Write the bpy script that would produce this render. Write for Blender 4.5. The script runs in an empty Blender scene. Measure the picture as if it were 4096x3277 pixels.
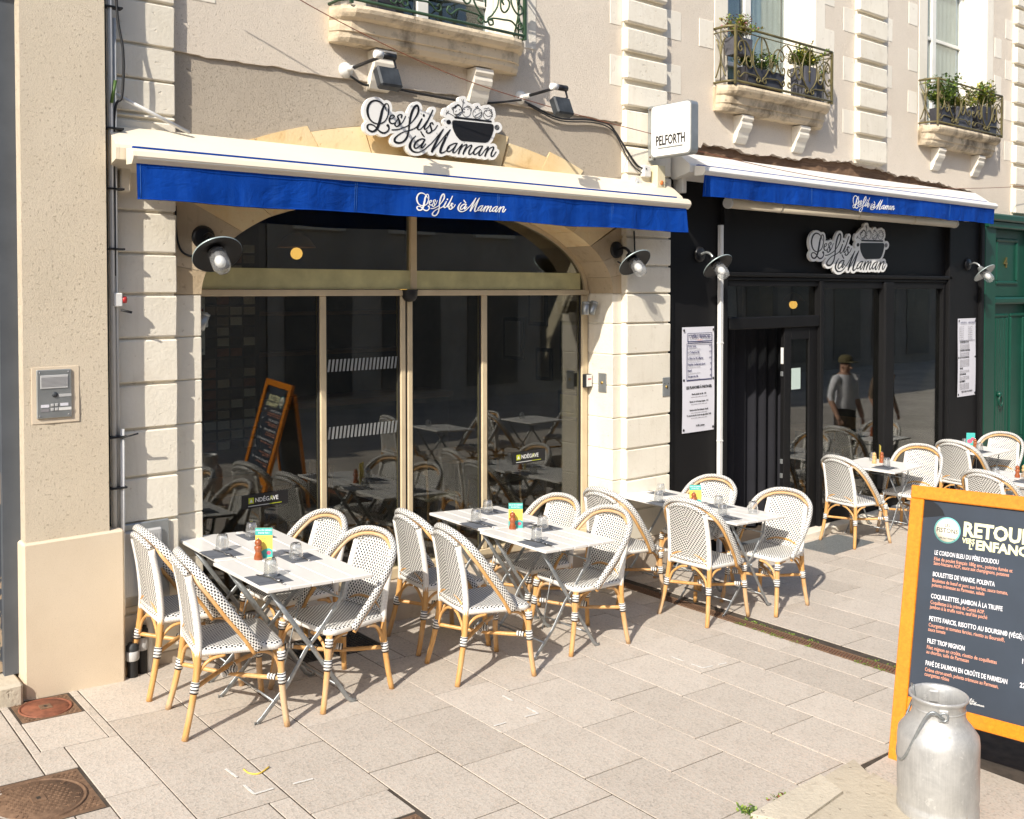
import bpy, math, random
from mathutils import Vector, Matrix
random.seed(7)
R = math.radians
PI = math.pi
S = bpy.context.scene
COL = S.collection
# ------------------------------------------------------------------ camera, sky, sun, exposure
cam = bpy.data.cameras.new('camera'); cam_o = bpy.data.objects.new('camera', cam); COL.objects.link(cam_o)
cam.sensor_width = 36.0; cam.lens = 34.24; cam.shift_y = -0.0924; cam.clip_start = 0.05; cam.clip_end = 400
cam_o.location = (0, 0, 2.31)
cam_o.rotation_euler = (R(90 - 1.39), 0, R(50.35 - 90))
S.camera = cam_o
S.render.resolution_x = 1024; S.render.resolution_y = 819
SUN_AZ, SUN_EL = R(27), R(38)                     # direction the light travels (from +X towards +Y), and elevation
W = bpy.data.worlds.new('World'); S.world = W; W.use_nodes = True
wn = W.node_tree.nodes; bg = wn['Background']
sky = wn.new('ShaderNodeTexSky'); sky.sky_type = 'NISHITA'; sky.sun_disc = False
sky.sun_elevation = SUN_EL; sky.sun_rotation = math.atan2(-math.cos(SUN_AZ), -math.sin(SUN_AZ))
sky.air_density = 1.0; sky.dust_density = 1.5; sky.ozone_density = 1.0
W.node_tree.links.new(sky.outputs[0], bg.inputs[0]); bg.inputs[1].default_value = 0.15
sl = bpy.data.lights.new('sun', 'SUN'); sl.energy = 4.3; sl.angle = R(0.55); sl.color = (1.0, 0.935, 0.83)
so = bpy.data.objects.new('sun', sl); COL.objects.link(so)
so.rotation_euler = Vector((math.cos(SUN_AZ) * math.cos(SUN_EL), math.sin(SUN_AZ) * math.cos(SUN_EL), -math.sin(SUN_EL))).to_track_quat('-Z', 'Y').to_euler()
vs = S.view_settings; vs.view_transform = 'Standard'; vs.look = 'None'; vs.exposure = 0.42; vs.gamma = 1.0; vs.use_curve_mapping = False
S.display_settings.display_device = 'sRGB'

# ------------------------------------------------------------------ object helpers
def link(o, parent=None):
    COL.objects.link(o)
    if parent is not None: o.parent = parent
    return o
def tag(o, label=None, cat=None, group=None, kind=None):
    if label: o['label'] = label
    if cat: o['category'] = cat
    if group: o['group'] = group
    if kind: o['kind'] = kind
    return o
def thing(name, label, cat, loc=(0, 0, 0), rz=0.0, group=None, ry=0.0):
    o = bpy.data.objects.new(name, None); o.empty_display_size = 0.1; link(o)
    o.rotation_mode = 'ZYX'
    o.location = loc; o.rotation_euler = (0, ry, rz)
    return tag(o, label, cat, group)
def copy_tree(o, parent=None):
    c = o.copy(); COL.objects.link(c); c.parent = parent
    for ch in list(o.children): copy_tree(ch, c)
    return c
SLOPE = 0.057
def gz(x):
    return -SLOPE * (min(x, 7.9) - 2.45)
def tilt(x):
    return SLOPE if x < 7.9 else 0.0

# ------------------------------------------------------------------ mesh builder
class MB:
    def __init__(s): s.v = []; s.f = []; s.uv = []; s.m = []; s.sm = []
    def face(s, idx, uv=None, m=0, smooth=False):
        s.f.append(tuple(idx)); s.uv.append(uv); s.m.append(m); s.sm.append(smooth)
    def quad(s, a, b, c, d, m=0, uv=None):
        n = len(s.v); s.v += [a, b, c, d]; s.face((n, n + 1, n + 2, n + 3), uv, m); return s
    def box(s, x0, x1, y0, y1, z0, z1, m=0):
        n = len(s.v)
        s.v += [(x0, y0, z0), (x1, y0, z0), (x1, y1, z0), (x0, y1, z0), (x0, y0, z1), (x1, y0, z1), (x1, y1, z1), (x0, y1, z1)]
        for q in ((0, 3, 2, 1), (4, 5, 6, 7), (0, 1, 5, 4), (1, 2, 6, 5), (2, 3, 7, 6), (3, 0, 4, 7)):
            s.face([n + i for i in q], None, m)
        return s
    def cbox(s, x0, x1, y0, y1, z0, z1, c=0.006, m=0):
        c = min(c, (x1 - x0) * .45, (y1 - y0) * .45, (z1 - z0) * .45)
        n = len(s.v); X = (x0, x1); Y = (y0, y1); Z = (z0, z1); sg = (1, -1); ix = {}
        for i in (0, 1):
            for j in (0, 1):
                for k in (0, 1):
                    ix[i, j, k, 0] = len(s.v); s.v.append((X[i], Y[j] + sg[j] * c, Z[k] + sg[k] * c))
                    ix[i, j, k, 1] = len(s.v); s.v.append((X[i] + sg[i] * c, Y[j], Z[k] + sg[k] * c))
                    ix[i, j, k, 2] = len(s.v); s.v.append((X[i] + sg[i] * c, Y[j] + sg[j] * c, Z[k]))
        def f(l, flip): s.face(l[::-1] if flip else l, None, m)
        for i in (0, 1): f([ix[i, 0, 0, 0], ix[i, 1, 0, 0], ix[i, 1, 1, 0], ix[i, 0, 1, 0]], i == 0)
        for j in (0, 1): f([ix[0, j, 0, 1], ix[1, j, 0, 1], ix[1, j, 1, 1], ix[0, j, 1, 1]], j == 1)
        for k in (0, 1): f([ix[0, 0, k, 2], ix[1, 0, k, 2], ix[1, 1, k, 2], ix[0, 1, k, 2]], k == 0)
        for i in (0, 1):
            for j in (0, 1): f([ix[i, j, 0, 0], ix[i, j, 1, 0], ix[i, j, 1, 1], ix[i, j, 0, 1]], (i + j) % 2 == 1)
            for k in (0, 1): f([ix[i, 0, k, 0], ix[i, 1, k, 0], ix[i, 1, k, 2], ix[i, 0, k, 2]], (i + k) % 2 == 0)
        for j in (0, 1):
            for k in (0, 1): f([ix[0, j, k, 1], ix[1, j, k, 1], ix[1, j, k, 2], ix[0, j, k, 2]], (j + k) % 2 == 1)
        for i in (0, 1):
            for j in (0, 1):
                for k in (0, 1): f([ix[i, j, k, 0], ix[i, j, k, 1], ix[i, j, k, 2]], (i + j + k) % 2 == 0)
        return s
    def tube(s, pts, r, n=8, m=0, caps=True, flat=1.0, ref=None, closed=False, smooth=True):
        P = [Vector(p) for p in pts]; N = len(P)
        rad = [r] * N if not hasattr(r, '__len__') else list(r)
        T = []
        for i in range(N):
            if closed: t = P[(i + 1) % N] - P[i - 1]
            else: t = P[min(i + 1, N - 1)] - P[max(i - 1, 0)]
            T.append(t.normalized() if t.length > 1e-9 else Vector((0, 0, 1)))
        a = Vector(ref) if ref is not None else (Vector((0, 0, 1)) if abs(T[0].z) < .9 else Vector((1, 0, 0)))
        u = (a - T[0] * a.dot(T[0])).normalized(); base = len(s.v); L = 0; Ls = []
        for i in range(N):
            if ref is not None: u = (a - T[i] * a.dot(T[i]))
            else: u = u - T[i] * u.dot(T[i])
            u = u.normalized() if u.length > 1e-6 else T[i].orthogonal().normalized()
            w = T[i].cross(u)
            if i: L += (P[i] - P[i - 1]).length
            Ls.append(L)
            for k in range(n):
                an = 2 * PI * k / n
                s.v.append(tuple(P[i] + u * (math.cos(an) * rad[i]) + w * (math.sin(an) * rad[i] * flat)))
        rr = sum(rad) / N
        for i in range(N if closed else N - 1):
            j = (i + 1) % N
            for k in range(n):
                k2 = (k + 1) % n; u0 = 2 * PI * rr * k / n; u1 = 2 * PI * rr * (k + 1) / n
                l1 = Ls[j] if j else L + (P[0] - P[-1]).length
                s.face((base + i * n + k, base + i * n + k2, base + j * n + k2, base + j * n + k), [(u0, Ls[i]), (u1, Ls[i]), (u1, l1), (u0, l1)], m, smooth)
        if caps and not closed:
            s.face([base + k for k in range(n)][::-1], None, m); s.face([base + (N - 1) * n + k for k in range(n)], None, m)
        return s
    def lathe(s, prof, n=20, m=0, M=None, smooth=True, closed=False):
        base = len(s.v); N = len(prof)
        for (r, z) in prof:
            for k in range(n):
                a = 2 * PI * k / n; p = Vector((r * math.cos(a), r * math.sin(a), z)); s.v.append(tuple(M @ p if M else p))
        L = 0
        for i in range(N - 1):
            d = math.hypot(prof[i + 1][0] - prof[i][0], prof[i + 1][1] - prof[i][1])
            for k in range(n):
                k2 = (k + 1) % n
                s.face((base + i * n + k, base + i * n + k2, base + (i + 1) * n + k2, base + (i + 1) * n + k), [(k / n, L), ((k + 1) / n, L), ((k + 1) / n, L + d), (k / n, L + d)], m, smooth)
            L += d
        return s
    def prism(s, poly, y0, y1, m=0, axis='Y', smooth=False):
        """poly in (x,z) for axis Y, (y,z) for axis X, (x,y) for axis Z; extruded y0..y1"""
        n = len(s.v); N = len(poly)
        def p(a, b, t): return {'Y': (a, t, b), 'X': (t, a, b), 'Z': (a, b, t)}[axis]
        for t in (y0, y1):
            for a, b in poly: s.v.append(p(a, b, t))
        A = sum(poly[i][0] * poly[(i + 1) % N][1] - poly[(i + 1) % N][0] * poly[i][1] for i in range(N))
        f0 = list(range(n, n + N)); f1 = list(range(n + N, n + 2 * N))
        fl = (A > 0) != (axis == 'Y')
        s.face(f0[::-1] if fl else f0, None, m); s.face(f1 if fl else f1[::-1], None, m)
        for i in range(N):
            j = (i + 1) % N; q = (n + i, n + j, n + N + j, n + N + i)
            s.face(q if fl else q[::-1], None, m, smooth)
        return s
    def grid(s, fn, nu, nv, m=0, smooth=True, uvs=(1, 1), flip=False):
        b = len(s.v)
        for j in range(nv + 1):
            for i in range(nu + 1): s.v.append(tuple(fn(i / nu, j / nv)))
        for j in range(nv):
            for i in range(nu):
                q = (b + j * (nu + 1) + i, b + j * (nu + 1) + i + 1, b + (j + 1) * (nu + 1) + i + 1, b + (j + 1) * (nu + 1) + i)
                uv = [(i / nu * uvs[0], j / nv * uvs[1]), ((i + 1) / nu * uvs[0], j / nv * uvs[1]), ((i + 1) / nu * uvs[0], (j + 1) / nv * uvs[1]), (i / nu * uvs[0], (j + 1) / nv * uvs[1])]
                s.face(q[::-1] if flip else q, uv[::-1] if flip else uv, m, smooth)
        return s
    def ball(s, c, r, m=0, nu=10, nv=6, sc=(1, 1, 1)):
        prof = [(max(1e-4, r * math.sin(PI * i / nv)), -r * math.cos(PI * i / nv)) for i in range(nv + 1)]
        return s.lathe(prof, nu, m, Matrix.Translation(c) @ Matrix.Diagonal((sc[0], sc[1], sc[2], 1)))
    def add_mesh(s, me, M=None, m=0):
        b = len(s.v)
        for v in me.vertices: s.v.append(tuple(M @ v.co if M else v.co))
        for p in me.polygons: s.face([b + i for i in p.vertices], None, m)
        return s
    def mesh(s, name, mats):
        me = bpy.data.meshes.new(name); me.from_pydata(s.v, [], s.f)
        mats = mats if isinstance(mats, (list, tuple)) else [mats]
        for a in mats: me.materials.append(a)
        me.polygons.foreach_set('material_index', s.m); me.polygons.foreach_set('use_smooth', s.sm)
        if any(u is not None for u in s.uv):
            lay = me.uv_layers.new(name='UVMap').data; k = 0
            for p, u in zip(s.f, s.uv):
                for i in range(len(p)):
                    if u is not None: lay[k].uv = u[i]
                    k += 1
        me.validate(); me.update(); return me
    def build(s, name, mats, parent=None, loc=None, rot=None):
        o = bpy.data.objects.new(name, s.mesh(name, mats)); link(o, parent)
        if loc is not None: o.location = loc
        if rot is not None: o.rotation_euler = rot
        return o
def inst(name, me, parent=None, loc=(0, 0, 0), rot=(0, 0, 0), scale=None):
    o = bpy.data.objects.new(name, me); link(o, parent); o.location = loc; o.rotation_euler = rot
    if scale: o.scale = scale
    return o
def bez(pts, n=8):
    """Catmull-Rom through points"""
    P = [Vector(p) for p in pts]; P = [P[0] * 2 - P[1]] + P + [P[-1] * 2 - P[-2]]; o = []
    for i in range(1, len(P) - 2):
        a, b, c, d = P[i - 1:i + 3]
        for k in range(n):
            t = k / n; o.append(.5 * ((2 * b) + (c - a) * t + (2 * a - 5 * b + 4 * c - d) * t * t + (3 * b - a - 3 * c + d) * t ** 3))
    o.append(P[-2]); return o
def curve_mesh(polys, depth, name='shape'):
    """closed 2-D outlines (with holes) -> extruded mesh in XY plane"""
    cu = bpy.data.curves.new(name, 'CURVE'); cu.dimensions = '2D'; cu.fill_mode = 'BOTH'; cu.extrude = depth / 2
    for P in polys:
        sp = cu.splines.new('POLY'); sp.points.add(len(P) - 1); sp.use_cyclic_u = True
        for q, (x, y) in zip(sp.points, P): q.co = (x, y, 0, 1)
    o = bpy.data.objects.new(name, cu); me = bpy.data.meshes.new_from_object(o)
    bpy.data.objects.remove(o); bpy.data.curves.remove(cu); return me
def text_mesh(txt, size=0.1, align='LEFT', bold=0.0, depth=0.001, sx=1.0, res=2, shear=0.0, space=1.0):
    cu = bpy.data.curves.new('lettering', 'FONT'); cu.body = txt; cu.size = size; cu.align_x = align; cu.extrude = depth / 2; cu.resolution_u = res
    cu.offset = bold; cu.shear = shear; cu.space_character = space
    o = bpy.data.objects.new('lettering', cu); me = bpy.data.meshes.new_from_object(o)
    bpy.data.objects.remove(o); bpy.data.curves.remove(cu)
    if sx != 1.0:
        for v in me.vertices: v.co.x *= sx
    return me
def dec(sx):
    return [[tuple(int(c) / 2000 for c in p.split()) for p in P.split(',')] for P in sx.split(';')]
XZ = Matrix(((1, 0, 0, 0), (0, 0, -1, 0), (0, 1, 0, 0), (0, 0, 0, 1)))       # XY sheet -> XZ sheet facing -Y

# ------------------------------------------------------------------ materials
MAT = {}
class NT:
    def __init__(s, name):
        s.mat = bpy.data.materials.new(name); s.mat.use_nodes = True; s.t = s.mat.node_tree; s.n = s.t.nodes; s.b = s.n['Principled BSDF']; MAT[name] = s.mat
    def node(s, t, **k):
        o = s.n.new(t)
        for a, v in k.items(): setattr(o, a, v)
        return o
    def l(s, a, b): s.t.links.new(a, b); return s
    def coord(s, kind='Object'): return s.node('ShaderNodeTexCoord').outputs[kind]
    def noise(s, scale, detail=4, rough=.55, vec=None, dist=0.0):
        n = s.node('ShaderNodeTexNoise'); n.inputs['Scale'].default_value = scale; n.inputs['Detail'].default_value = detail; n.inputs['Roughness'].default_value = rough; n.inputs['Distortion'].default_value = dist
        s.l(vec if vec is not None else s.coord(), n.inputs['Vector']); return n
    def vor(s, scale, vec=None, feature='F1'):
        n = s.node('ShaderNodeTexVoronoi'); n.inputs['Scale'].default_value = scale; n.feature = feature
        s.l(vec if vec is not None else s.coord(), n.inputs['Vector']); return n
    def ramp(s, fac, stops):
        r = s.node('ShaderNodeValToRGB'); e = r.color_ramp.elements
        while len(e) < len(stops): e.new(.5)
        for q, (p, c) in zip(e, stops): q.position = p; q.color = (*c, 1) if len(c) == 3 else c
        s.l(fac, r.inputs[0]); return r.outputs[0]
    def mix(s, fac, a, b, mode='MIX'):
        m = s.node('ShaderNodeMix', data_type='RGBA', blend_type=mode)
        for q, i in ((fac, 0), (a, 6), (b, 7)):
            if hasattr(q, 'node'): s.l(q, m.inputs[i])
            elif i == 0: m.inputs[0].default_value = q
            else: m.inputs[i].default_value = (*q, 1)
        return m.outputs[2]
    def math(s, op, a, b=None, c=None):
        m = s.node('ShaderNodeMath', operation=op)
        for i, q in enumerate((a, b, c)):
            if q is None: continue
            if hasattr(q, 'node'): s.l(q, m.inputs[i])
            else: m.inputs[i].default_value = q
        return m.outputs[0]
    def bump(s, h, strength=.3, dist=.01, prev=None):
        b = s.node('ShaderNodeBump'); b.inputs['Strength'].default_value = strength; b.inputs['Distance'].default_value = dist
        s.l(h, b.inputs['Height'])
        if prev is not None: s.l(prev, b.inputs['Normal'])
        return b.outputs[0]
    def rand(s): return s.node('ShaderNodeObjectInfo').outputs['Random']
    def out(s, col=None, rough=.6, metal=0.0, nrm=None, spec=None, **kw):
        b = s.b
        if col is not None:
            if hasattr(col, 'node'): s.l(col, b.inputs['Base Color'])
            else: b.inputs['Base Color'].default_value = (*col, 1)
        if hasattr(rough, 'node'): s.l(rough, b.inputs['Roughness'])
        else: b.inputs['Roughness'].default_value = rough
        b.inputs['Metallic'].default_value = metal
        if nrm is not None: s.l(nrm, b.inputs['Normal'])
        if spec is not None: b.inputs['Specular IOR Level'].default_value = spec
        for k, v in kw.items(): b.inputs[k].default_value = v
        return s.mat
def plain(name, col, rough=.5, metal=0.0, var=.12, scale=9.0, bump=0.0, bscale=60, spec=None):
    t = NT(name); n = t.noise(scale, 5)
    c = t.mix(t.ramp(n.outputs[0], [(.3, (0, 0, 0)), (.7, (1, 1, 1))]), tuple(x * (1 - var) for x in col), tuple(min(1, x * (1 + var)) for x in col))
    nr = t.bump(t.noise(bscale, 3).outputs[0], bump, .004) if bump else None
    return t.out(c, rough, metal, nr, spec)

def m_plaster(name, ca, cb, cd, scale, strength, dark=.5):
    t = NT(name); co = t.coord(); n1 = t.noise(1.1, 5, .6, co); n2 = t.noise(scale, 3, .6, co); n3 = t.noise(scale * 3.2, 3, .6, co); v = t.vor(scale * 1.6, co)
    c = t.mix(t.ramp(n1.outputs[0], [(.3, (0, 0, 0)), (.72, (1, 1, 1))]), ca, cb)
    pit = t.ramp(n2.outputs[0], [(.30, (1, 1, 1)), (.40, (0, 0, 0))])
    c = t.mix(t.math('MULTIPLY', pit, dark), c, cd)
    big = t.ramp(t.noise(.55, 6, .7, co, .5).outputs[0], [(.45, (0, 0, 0)), (.75, (1, 1, 1))]); c = t.mix(t.math('MULTIPLY', big, .14), c, cd)
    gr = t.ramp(n3.outputs[0], [(.3, (.84, .84, .84)), (.7, (1.0, 1.0, 1.0))]); c = t.mix(1.0, c, gr, 'MULTIPLY')
    n5 = t.noise(scale * 2.2, 8, .8, co)
    h = t.math('SUBTRACT', n5.outputs[0], t.math('MULTIPLY', pit, .5))
    return t.out(c, .92, 0, t.bump(h, strength * 1.1, .012), .15)
m_plaster('left_render', (.87, .745, .565), (.93, .81, .635), (.52, .39, .26), 70, .9, .5)
m_plaster('upper_render', (.85, .745, .615), (.92, .82, .69), (.50, .40, .30), 75, .8, .45)
m_plaster('grey_stucco', (.56, .48, .38), (.64, .56, .455), (.30, .24, .18), 110, .8, .55)
m_plaster('fine_render', (.76, .63, .465), (.85, .725, .56), (.50, .39, .27), 130, .3, .3)

def m_stone(name, ca, cb, cd, stain=.3, bs=.2, edge=6, lo=.56, hi=.74):
    t = NT(name); co = t.coord(); rn = t.rand()
    n1 = t.noise(2.2, 6, .6, co, .6); n2 = t.noise(edge, 8, .65, co, .3); n3 = t.noise(45, 5, .6, co); n4 = t.noise(5, 2, .5, co)
    mps = t.node('ShaderNodeMapping'); mps.inputs['Scale'].default_value = (7, 7, .7); t.l(co, mps.inputs[0]); run = t.ramp(t.noise(3, 5, .6, mps.outputs[0]).outputs[0], [(.55, (0, 0, 0)), (.78, (1, 1, 1))])
    c = t.mix(t.ramp(n1.outputs[0], [(.3, (0, 0, 0)), (.7, (1, 1, 1))]), ca, cb)
    c = t.mix(t.math('MULTIPLY', t.ramp(n2.outputs[0], [(lo, (0, 0, 0)), (hi, (1, 1, 1))]), stain), c, cd)
    c = t.mix(t.math('MULTIPLY', t.math('SUBTRACT', rn, .5), .16), c, (.9, .88, .8), 'ADD')
    c = t.mix(t.math('MULTIPLY', run, .22), c, cd)
    pits = t.ramp(t.noise(28, 2, .4, co).outputs[0], [(.27, (1, 1, 1)), (.31, (0, 0, 0))])
    c = t.mix(t.math('MULTIPLY', pits, .35), c, cd)
    h = t.math('ADD', t.math('MULTIPLY', n3.outputs[0], .5), t.math('MULTIPLY', n4.outputs[0], .25))
    h = t.math('SUBTRACT', h, t.math('MULTIPLY', pits, .9))
    return t.out(c, .85, 0, t.bump(h, bs, .02), .2)
m_stone('painted_stone', (.74, .68, .56), (.81, .75, .635), (.50, .42, .31), .3, .3)
m_stone('pale_stone', (.76, .70, .59), (.82, .765, .66), (.58, .50, .40), .25, .2)
m_stone('spandrel_stone', (.50, .385, .25), (.56, .445, .30), (.26, .19, .12), .6, .35, 9)
m_stone('arch_stone', (.80, .56, .27), (.86, .72, .46), (.60, .36, .14), .7, .3, 4)
m_stone('balcony_stone', (.62, .51, .36), (.74, .61, .43), (.17, .13, .085), .95, .5, 3.2, .47, .66)
m_stone('step_stone', (.47, .40, .32), (.54, .465, .38), (.30, .24, .18), .5, .3)
m_stone('kerb_stone', (.42, .37, .29), (.52, .46, .36), (.25, .205, .15), .6, .5, 14)

t = NT('paver'); co = t.coord(); rn = t.rand()
v = t.vor(105, co); n1 = t.noise(3.0, 5, .6, co); n3 = t.noise(240, 2, .5, co)
c = t.mix(t.ramp(rn, [(0, (0, 0, 0)), (1, (1, 1, 1))]), (.38, .335, .28), (.59, .53, .455))
sp = t.ramp(v.outputs['Color'], [(0, (.17, .14, .125)), (.30, (.46, .40, .34)), (.62, (.64, .57, .50)), (1, (.60, .42, .32))])
c = t.mix(.46, c, sp, 'MIX'); c = t.mix(.20, c, t.ramp(n1.outputs[0], [(.25, (.42, .375, .32)), (.75, (.70, .645, .565))]), 'MIX')
spot = t.ramp(t.noise(16, 3, .5, co).outputs[0], [(.22, (1, 1, 1)), (.27, (0, 0, 0))])
c = t.mix(t.math('MULTIPLY', spot, .5), c, (.24, .19, .15))
blot = t.ramp(t.noise(5, 6, .7, co).outputs[0], [(.60, (0, 0, 0)), (.75, (1, 1, 1))])
c = t.mix(t.math('MULTIPLY', blot, .35), c, (.31, .265, .21))
st_ = t.ramp(t.noise(1.7, 7, .75, co, 1.0).outputs[0], [(.52, (0, 0, 0)), (.60, (1, 1, 1))]); c = t.mix(t.math('MULTIPLY', st_, .16), c, (.40, .33, .25))
gum = t.ramp(t.vor(2.3, co).outputs['Distance'], [(.030, (1, 1, 1)), (.040, (0, 0, 0))]); c = t.mix(t.math('MULTIPLY', gum, .55), c, (.19, .16, .13))
t.out(c, .8, 0, t.bump(t.math('ADD', v.outputs['Distance'], n3.outputs[0]), .35, .003), .25)
plain('joint_sand', (.060, .046, .034), .95, 0, .4, 12, .4, 120)
plain('street_ground', (.46, .41, .35), .9, 0, .2, 1.2, .3, 90)

def m_wood(name, ca, cb, rough, sx=(1, 1, 14), bumpy=.15, spec=.4):
    t = NT(name); mp = t.node('ShaderNodeMapping'); mp.inputs['Scale'].default_value = sx; t.l(t.coord(), mp.inputs[0])
    n = t.noise(6, 6, .6, mp.outputs[0], .8); n2 = t.noise(3, 4)
    c = t.mix(t.ramp(n.outputs[0], [(.28, (0, 0, 0)), (.72, (1, 1, 1))]), ca, cb)
    c = t.mix(t.math('MULTIPLY', t.ramp(n2.outputs[0], [(.4, (0, 0, 0)), (.8, (1, 1, 1))]), .35), c, tuple(x * .6 for x in ca))
    return t.out(c, rough, 0, t.bump(n.outputs[0], bumpy, .003), spec)
t = NT('rattan'); rn = t.rand(); mp = t.node('ShaderNodeMapping'); mp.inputs['Scale'].default_value = (9, 9, 1.4); t.l(t.coord(), mp.inputs[0])
n = t.noise(5, 5, .6, mp.outputs[0]); n2 = t.noise(2.6, 3)
c = t.mix(t.ramp(n.outputs[0], [(.3, (0, 0, 0)), (.7, (1, 1, 1))]), (.56, .285, .088), (.70, .41, .155))
c = t.mix(t.math('MULTIPLY', t.ramp(n2.outputs[0], [(.45, (0, 0, 0)), (.62, (1, 1, 1))]), t.math('MULTIPLY', rn, .8)), c, (.58, .46, .33))
t.out(c, .38, 0, t.bump(n.outputs[0], .1, .002), .45)
m_wood('beam_wood', (.13, .075, .045), (.30, .19, .12), .85, (.6, 8, 8), .5, .2)
m_wood('orange_wood', (.72, .20, .012), (.86, .31, .02), .32, (9, 9, .8), .12, .5)
m_wood('mill_wood', (.26, .065, .02), (.42, .12, .035), .25, (2, 2, 8), .02, .6)
m_wood('pale_mill_wood', (.62, .36, .15), (.74, .48, .22), .35, (2, 2, 8), .02, .5)
m_wood('room_wood', (.28, .15, .06), (.42, .24, .11), .45, (1, 8, 8), .1, .4)
t = NT('peeled_paint'); co = t.coord(); mp = t.node('ShaderNodeMapping'); mp.inputs['Scale'].default_value = (1, 1, .35); t.l(co, mp.inputs[0])
n = t.noise(14, 7, .65, mp.outputs[0], .5); sep = t.node('ShaderNodeSeparateXYZ'); t.l(co, sep.inputs[0])
low = t.node('ShaderNodeMapRange'); low.inputs[1].default_value = 1.6; low.inputs[2].default_value = .1; low.inputs[3].default_value = 0; low.inputs[4].default_value = .30; t.l(sep.outputs[2], low.inputs[0])
msk = t.ramp(t.math('ADD', n.outputs[0], low.outputs[0]), [(.66, (0, 0, 0)), (.68, (1, 1, 1))])
t.out(t.mix(msk, (.075, .085, .10), t.mix(t.noise(40, 4, .6, mp.outputs[0]).outputs[0], (.33, .21, .11), (.62, .50, .36))), .6, 0, t.bump(msk, -.6, .004))

WHITE = (.86, .845, .80); DARK = (.02, .022, .03)
def m_dots(name, su, sv, du=.42, dv=.58, chevron=False, base=WHITE, lim=None):
    t = NT(name); uv = t.node('ShaderNodeSeparateXYZ'); t.l(t.coord('UV'), uv.inputs[0]); u, v_ = uv.outputs[0], uv.outputs[1]
    if chevron:
        sh = t.math('MULTIPLY', t.math('ABSOLUTE', u), .55)
        row = t.math('DIVIDE', t.math('ADD', v_, sh), sv); ur = t.math('DIVIDE', u, su)
    else: row = t.math('DIVIDE', v_, sv); ur = t.math('DIVIDE', u, su)
    fl = t.math('FLOOR', row); fu = t.math('FRACT', t.math('ADD', ur, t.math('MULTIPLY', t.math('FLOORED_MODULO', fl, 2.0), .5))); fv = t.math('FRACT', row)
    d = t.math('MULTIPLY', t.math('LESS_THAN', fu, du), t.math('LESS_THAN', fv, dv))
    rn_ = t.rand(); base_ = t.mix(t.math('MULTIPLY', t.noise(7, 4).outputs[0], t.math('MULTIPLY', rn_, .5)), base, tuple(x * .78 for x in base))
    c = t.mix(d, base_, DARK)
    h = t.math('ABSOLUTE', t.math('SUBTRACT', fv, .5))
    groove = t.math('MULTIPLY', t.math('GREATER_THAN', h, .40), .35)
    c = t.mix(groove, c, (.42, .36, .28))
    return t.out(c, .42, 0, t.bump(h, -.4, .004), .4)
m_dots('weave_dots', .0235, .0150, .53, .74)
m_dots('weave_seat', .0215, .0145, .54, .74)
m_dots('weave_band', .019, .0140, .53, .70)
m_dots('weave_back', .0185, .0185, .72, .70, True)
def m_stripe(name, per, duty, a, b, rough=.4, bumpy=.5):
    t = NT(name); uv = t.node('ShaderNodeSeparateXYZ'); t.l(t.coord('UV'), uv.inputs[0])
    f = t.math('FRACT', t.math('DIVIDE', uv.outputs[1], per)); d = t.math('LESS_THAN', f, duty)
    return t.out(t.mix(d, a, b), rough, 0, t.bump(t.math('ABSOLUTE', t.math('SUBTRACT', f, .5)), -bumpy, .004), .4)
m_stripe('wrap_white', .0085, .14, WHITE, (.45, .40, .33))
m_stripe('binding', .0165, .42, WHITE, DARK)

t = NT('table_paint'); co = t.coord(); rn = t.rand(); n = t.noise(18, 6, .7, co); chip = t.ramp(n.outputs[0], [(.70, (0, 0, 0)), (.73, (1, 1, 1))])
c = t.mix(t.noise(4, 4).outputs[0], (.76, .735, .69), (.82, .80, .765)); c = t.mix(t.math('MULTIPLY', chip, .5), c, (.45, .38, .30)); t.out(c, .34, 0, t.bump(chip, -.2, .001), .5)
t = NT('galvanised'); n = t.noise(30, 4); v = t.vor(60)
t.out(t.mix(t.math('ADD', t.math('MULTIPLY', n.outputs[0], .6), t.math('MULTIPLY', v.outputs['Distance'], .5)), (.24, .26, .275), (.50, .53, .545)), .42, .75)
t = NT('can_aluminium'); co = t.coord(); mp = t.node('ShaderNodeMapping'); mp.inputs['Scale'].default_value = (22, 22, 1.1); t.l(co, mp.inputs[0])
sc_ = t.noise(7, 6, .65, mp.outputs[0], .3); n2 = t.noise(9, 8, .72, co, .4); n3 = t.noise(55, 4, .6, co); dn = t.noise(6, 2, .5, co)
c = t.mix(t.ramp(n2.outputs[0], [(.34, (0, 0, 0)), (.66, (1, 1, 1))]), (.43, .43, .425), (.60, .595, .58)); c = t.mix(t.math('MULTIPLY', t.ramp(sc_.outputs[0], [(.45, (0, 0, 0)), (.7, (1, 1, 1))]), .35), c, (.70, .69, .67))
wp = t.ramp(t.noise(20, 6, .7, co).outputs[0], [(.60, (0, 0, 0)), (.66, (1, 1, 1))]); c = t.mix(t.math('MULTIPLY', wp, .5), c, (.80, .79, .77))
rust = t.ramp(t.noise(13, 5, .55, co).outputs[0], [(.70, (0, 0, 0)), (.74, (1, 1, 1))]); c = t.mix(t.math('MULTIPLY', rust, .45), c, (.40, .25, .11))
nb = t.bump(dn.outputs[0], .30, .020); t.out(c, t.math('MULTIPLY_ADD', n2.outputs[0], .35, .28), .5, t.bump(t.math('ADD', sc_.outputs[0], n3.outputs[0]), .12, .003, nb))
plain('cutlery', (.55, .55, .56), .22, 1.0, .1)
plain('napkin_grey', (.115, .125, .145), .9, 0, .1, 30)
plain('cream_aluminium', (.80, .715, .56), .38, 0, .04, 2)
plain('white_aluminium', (.80, .775, .72), .35, 0, .04, 2)
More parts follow.
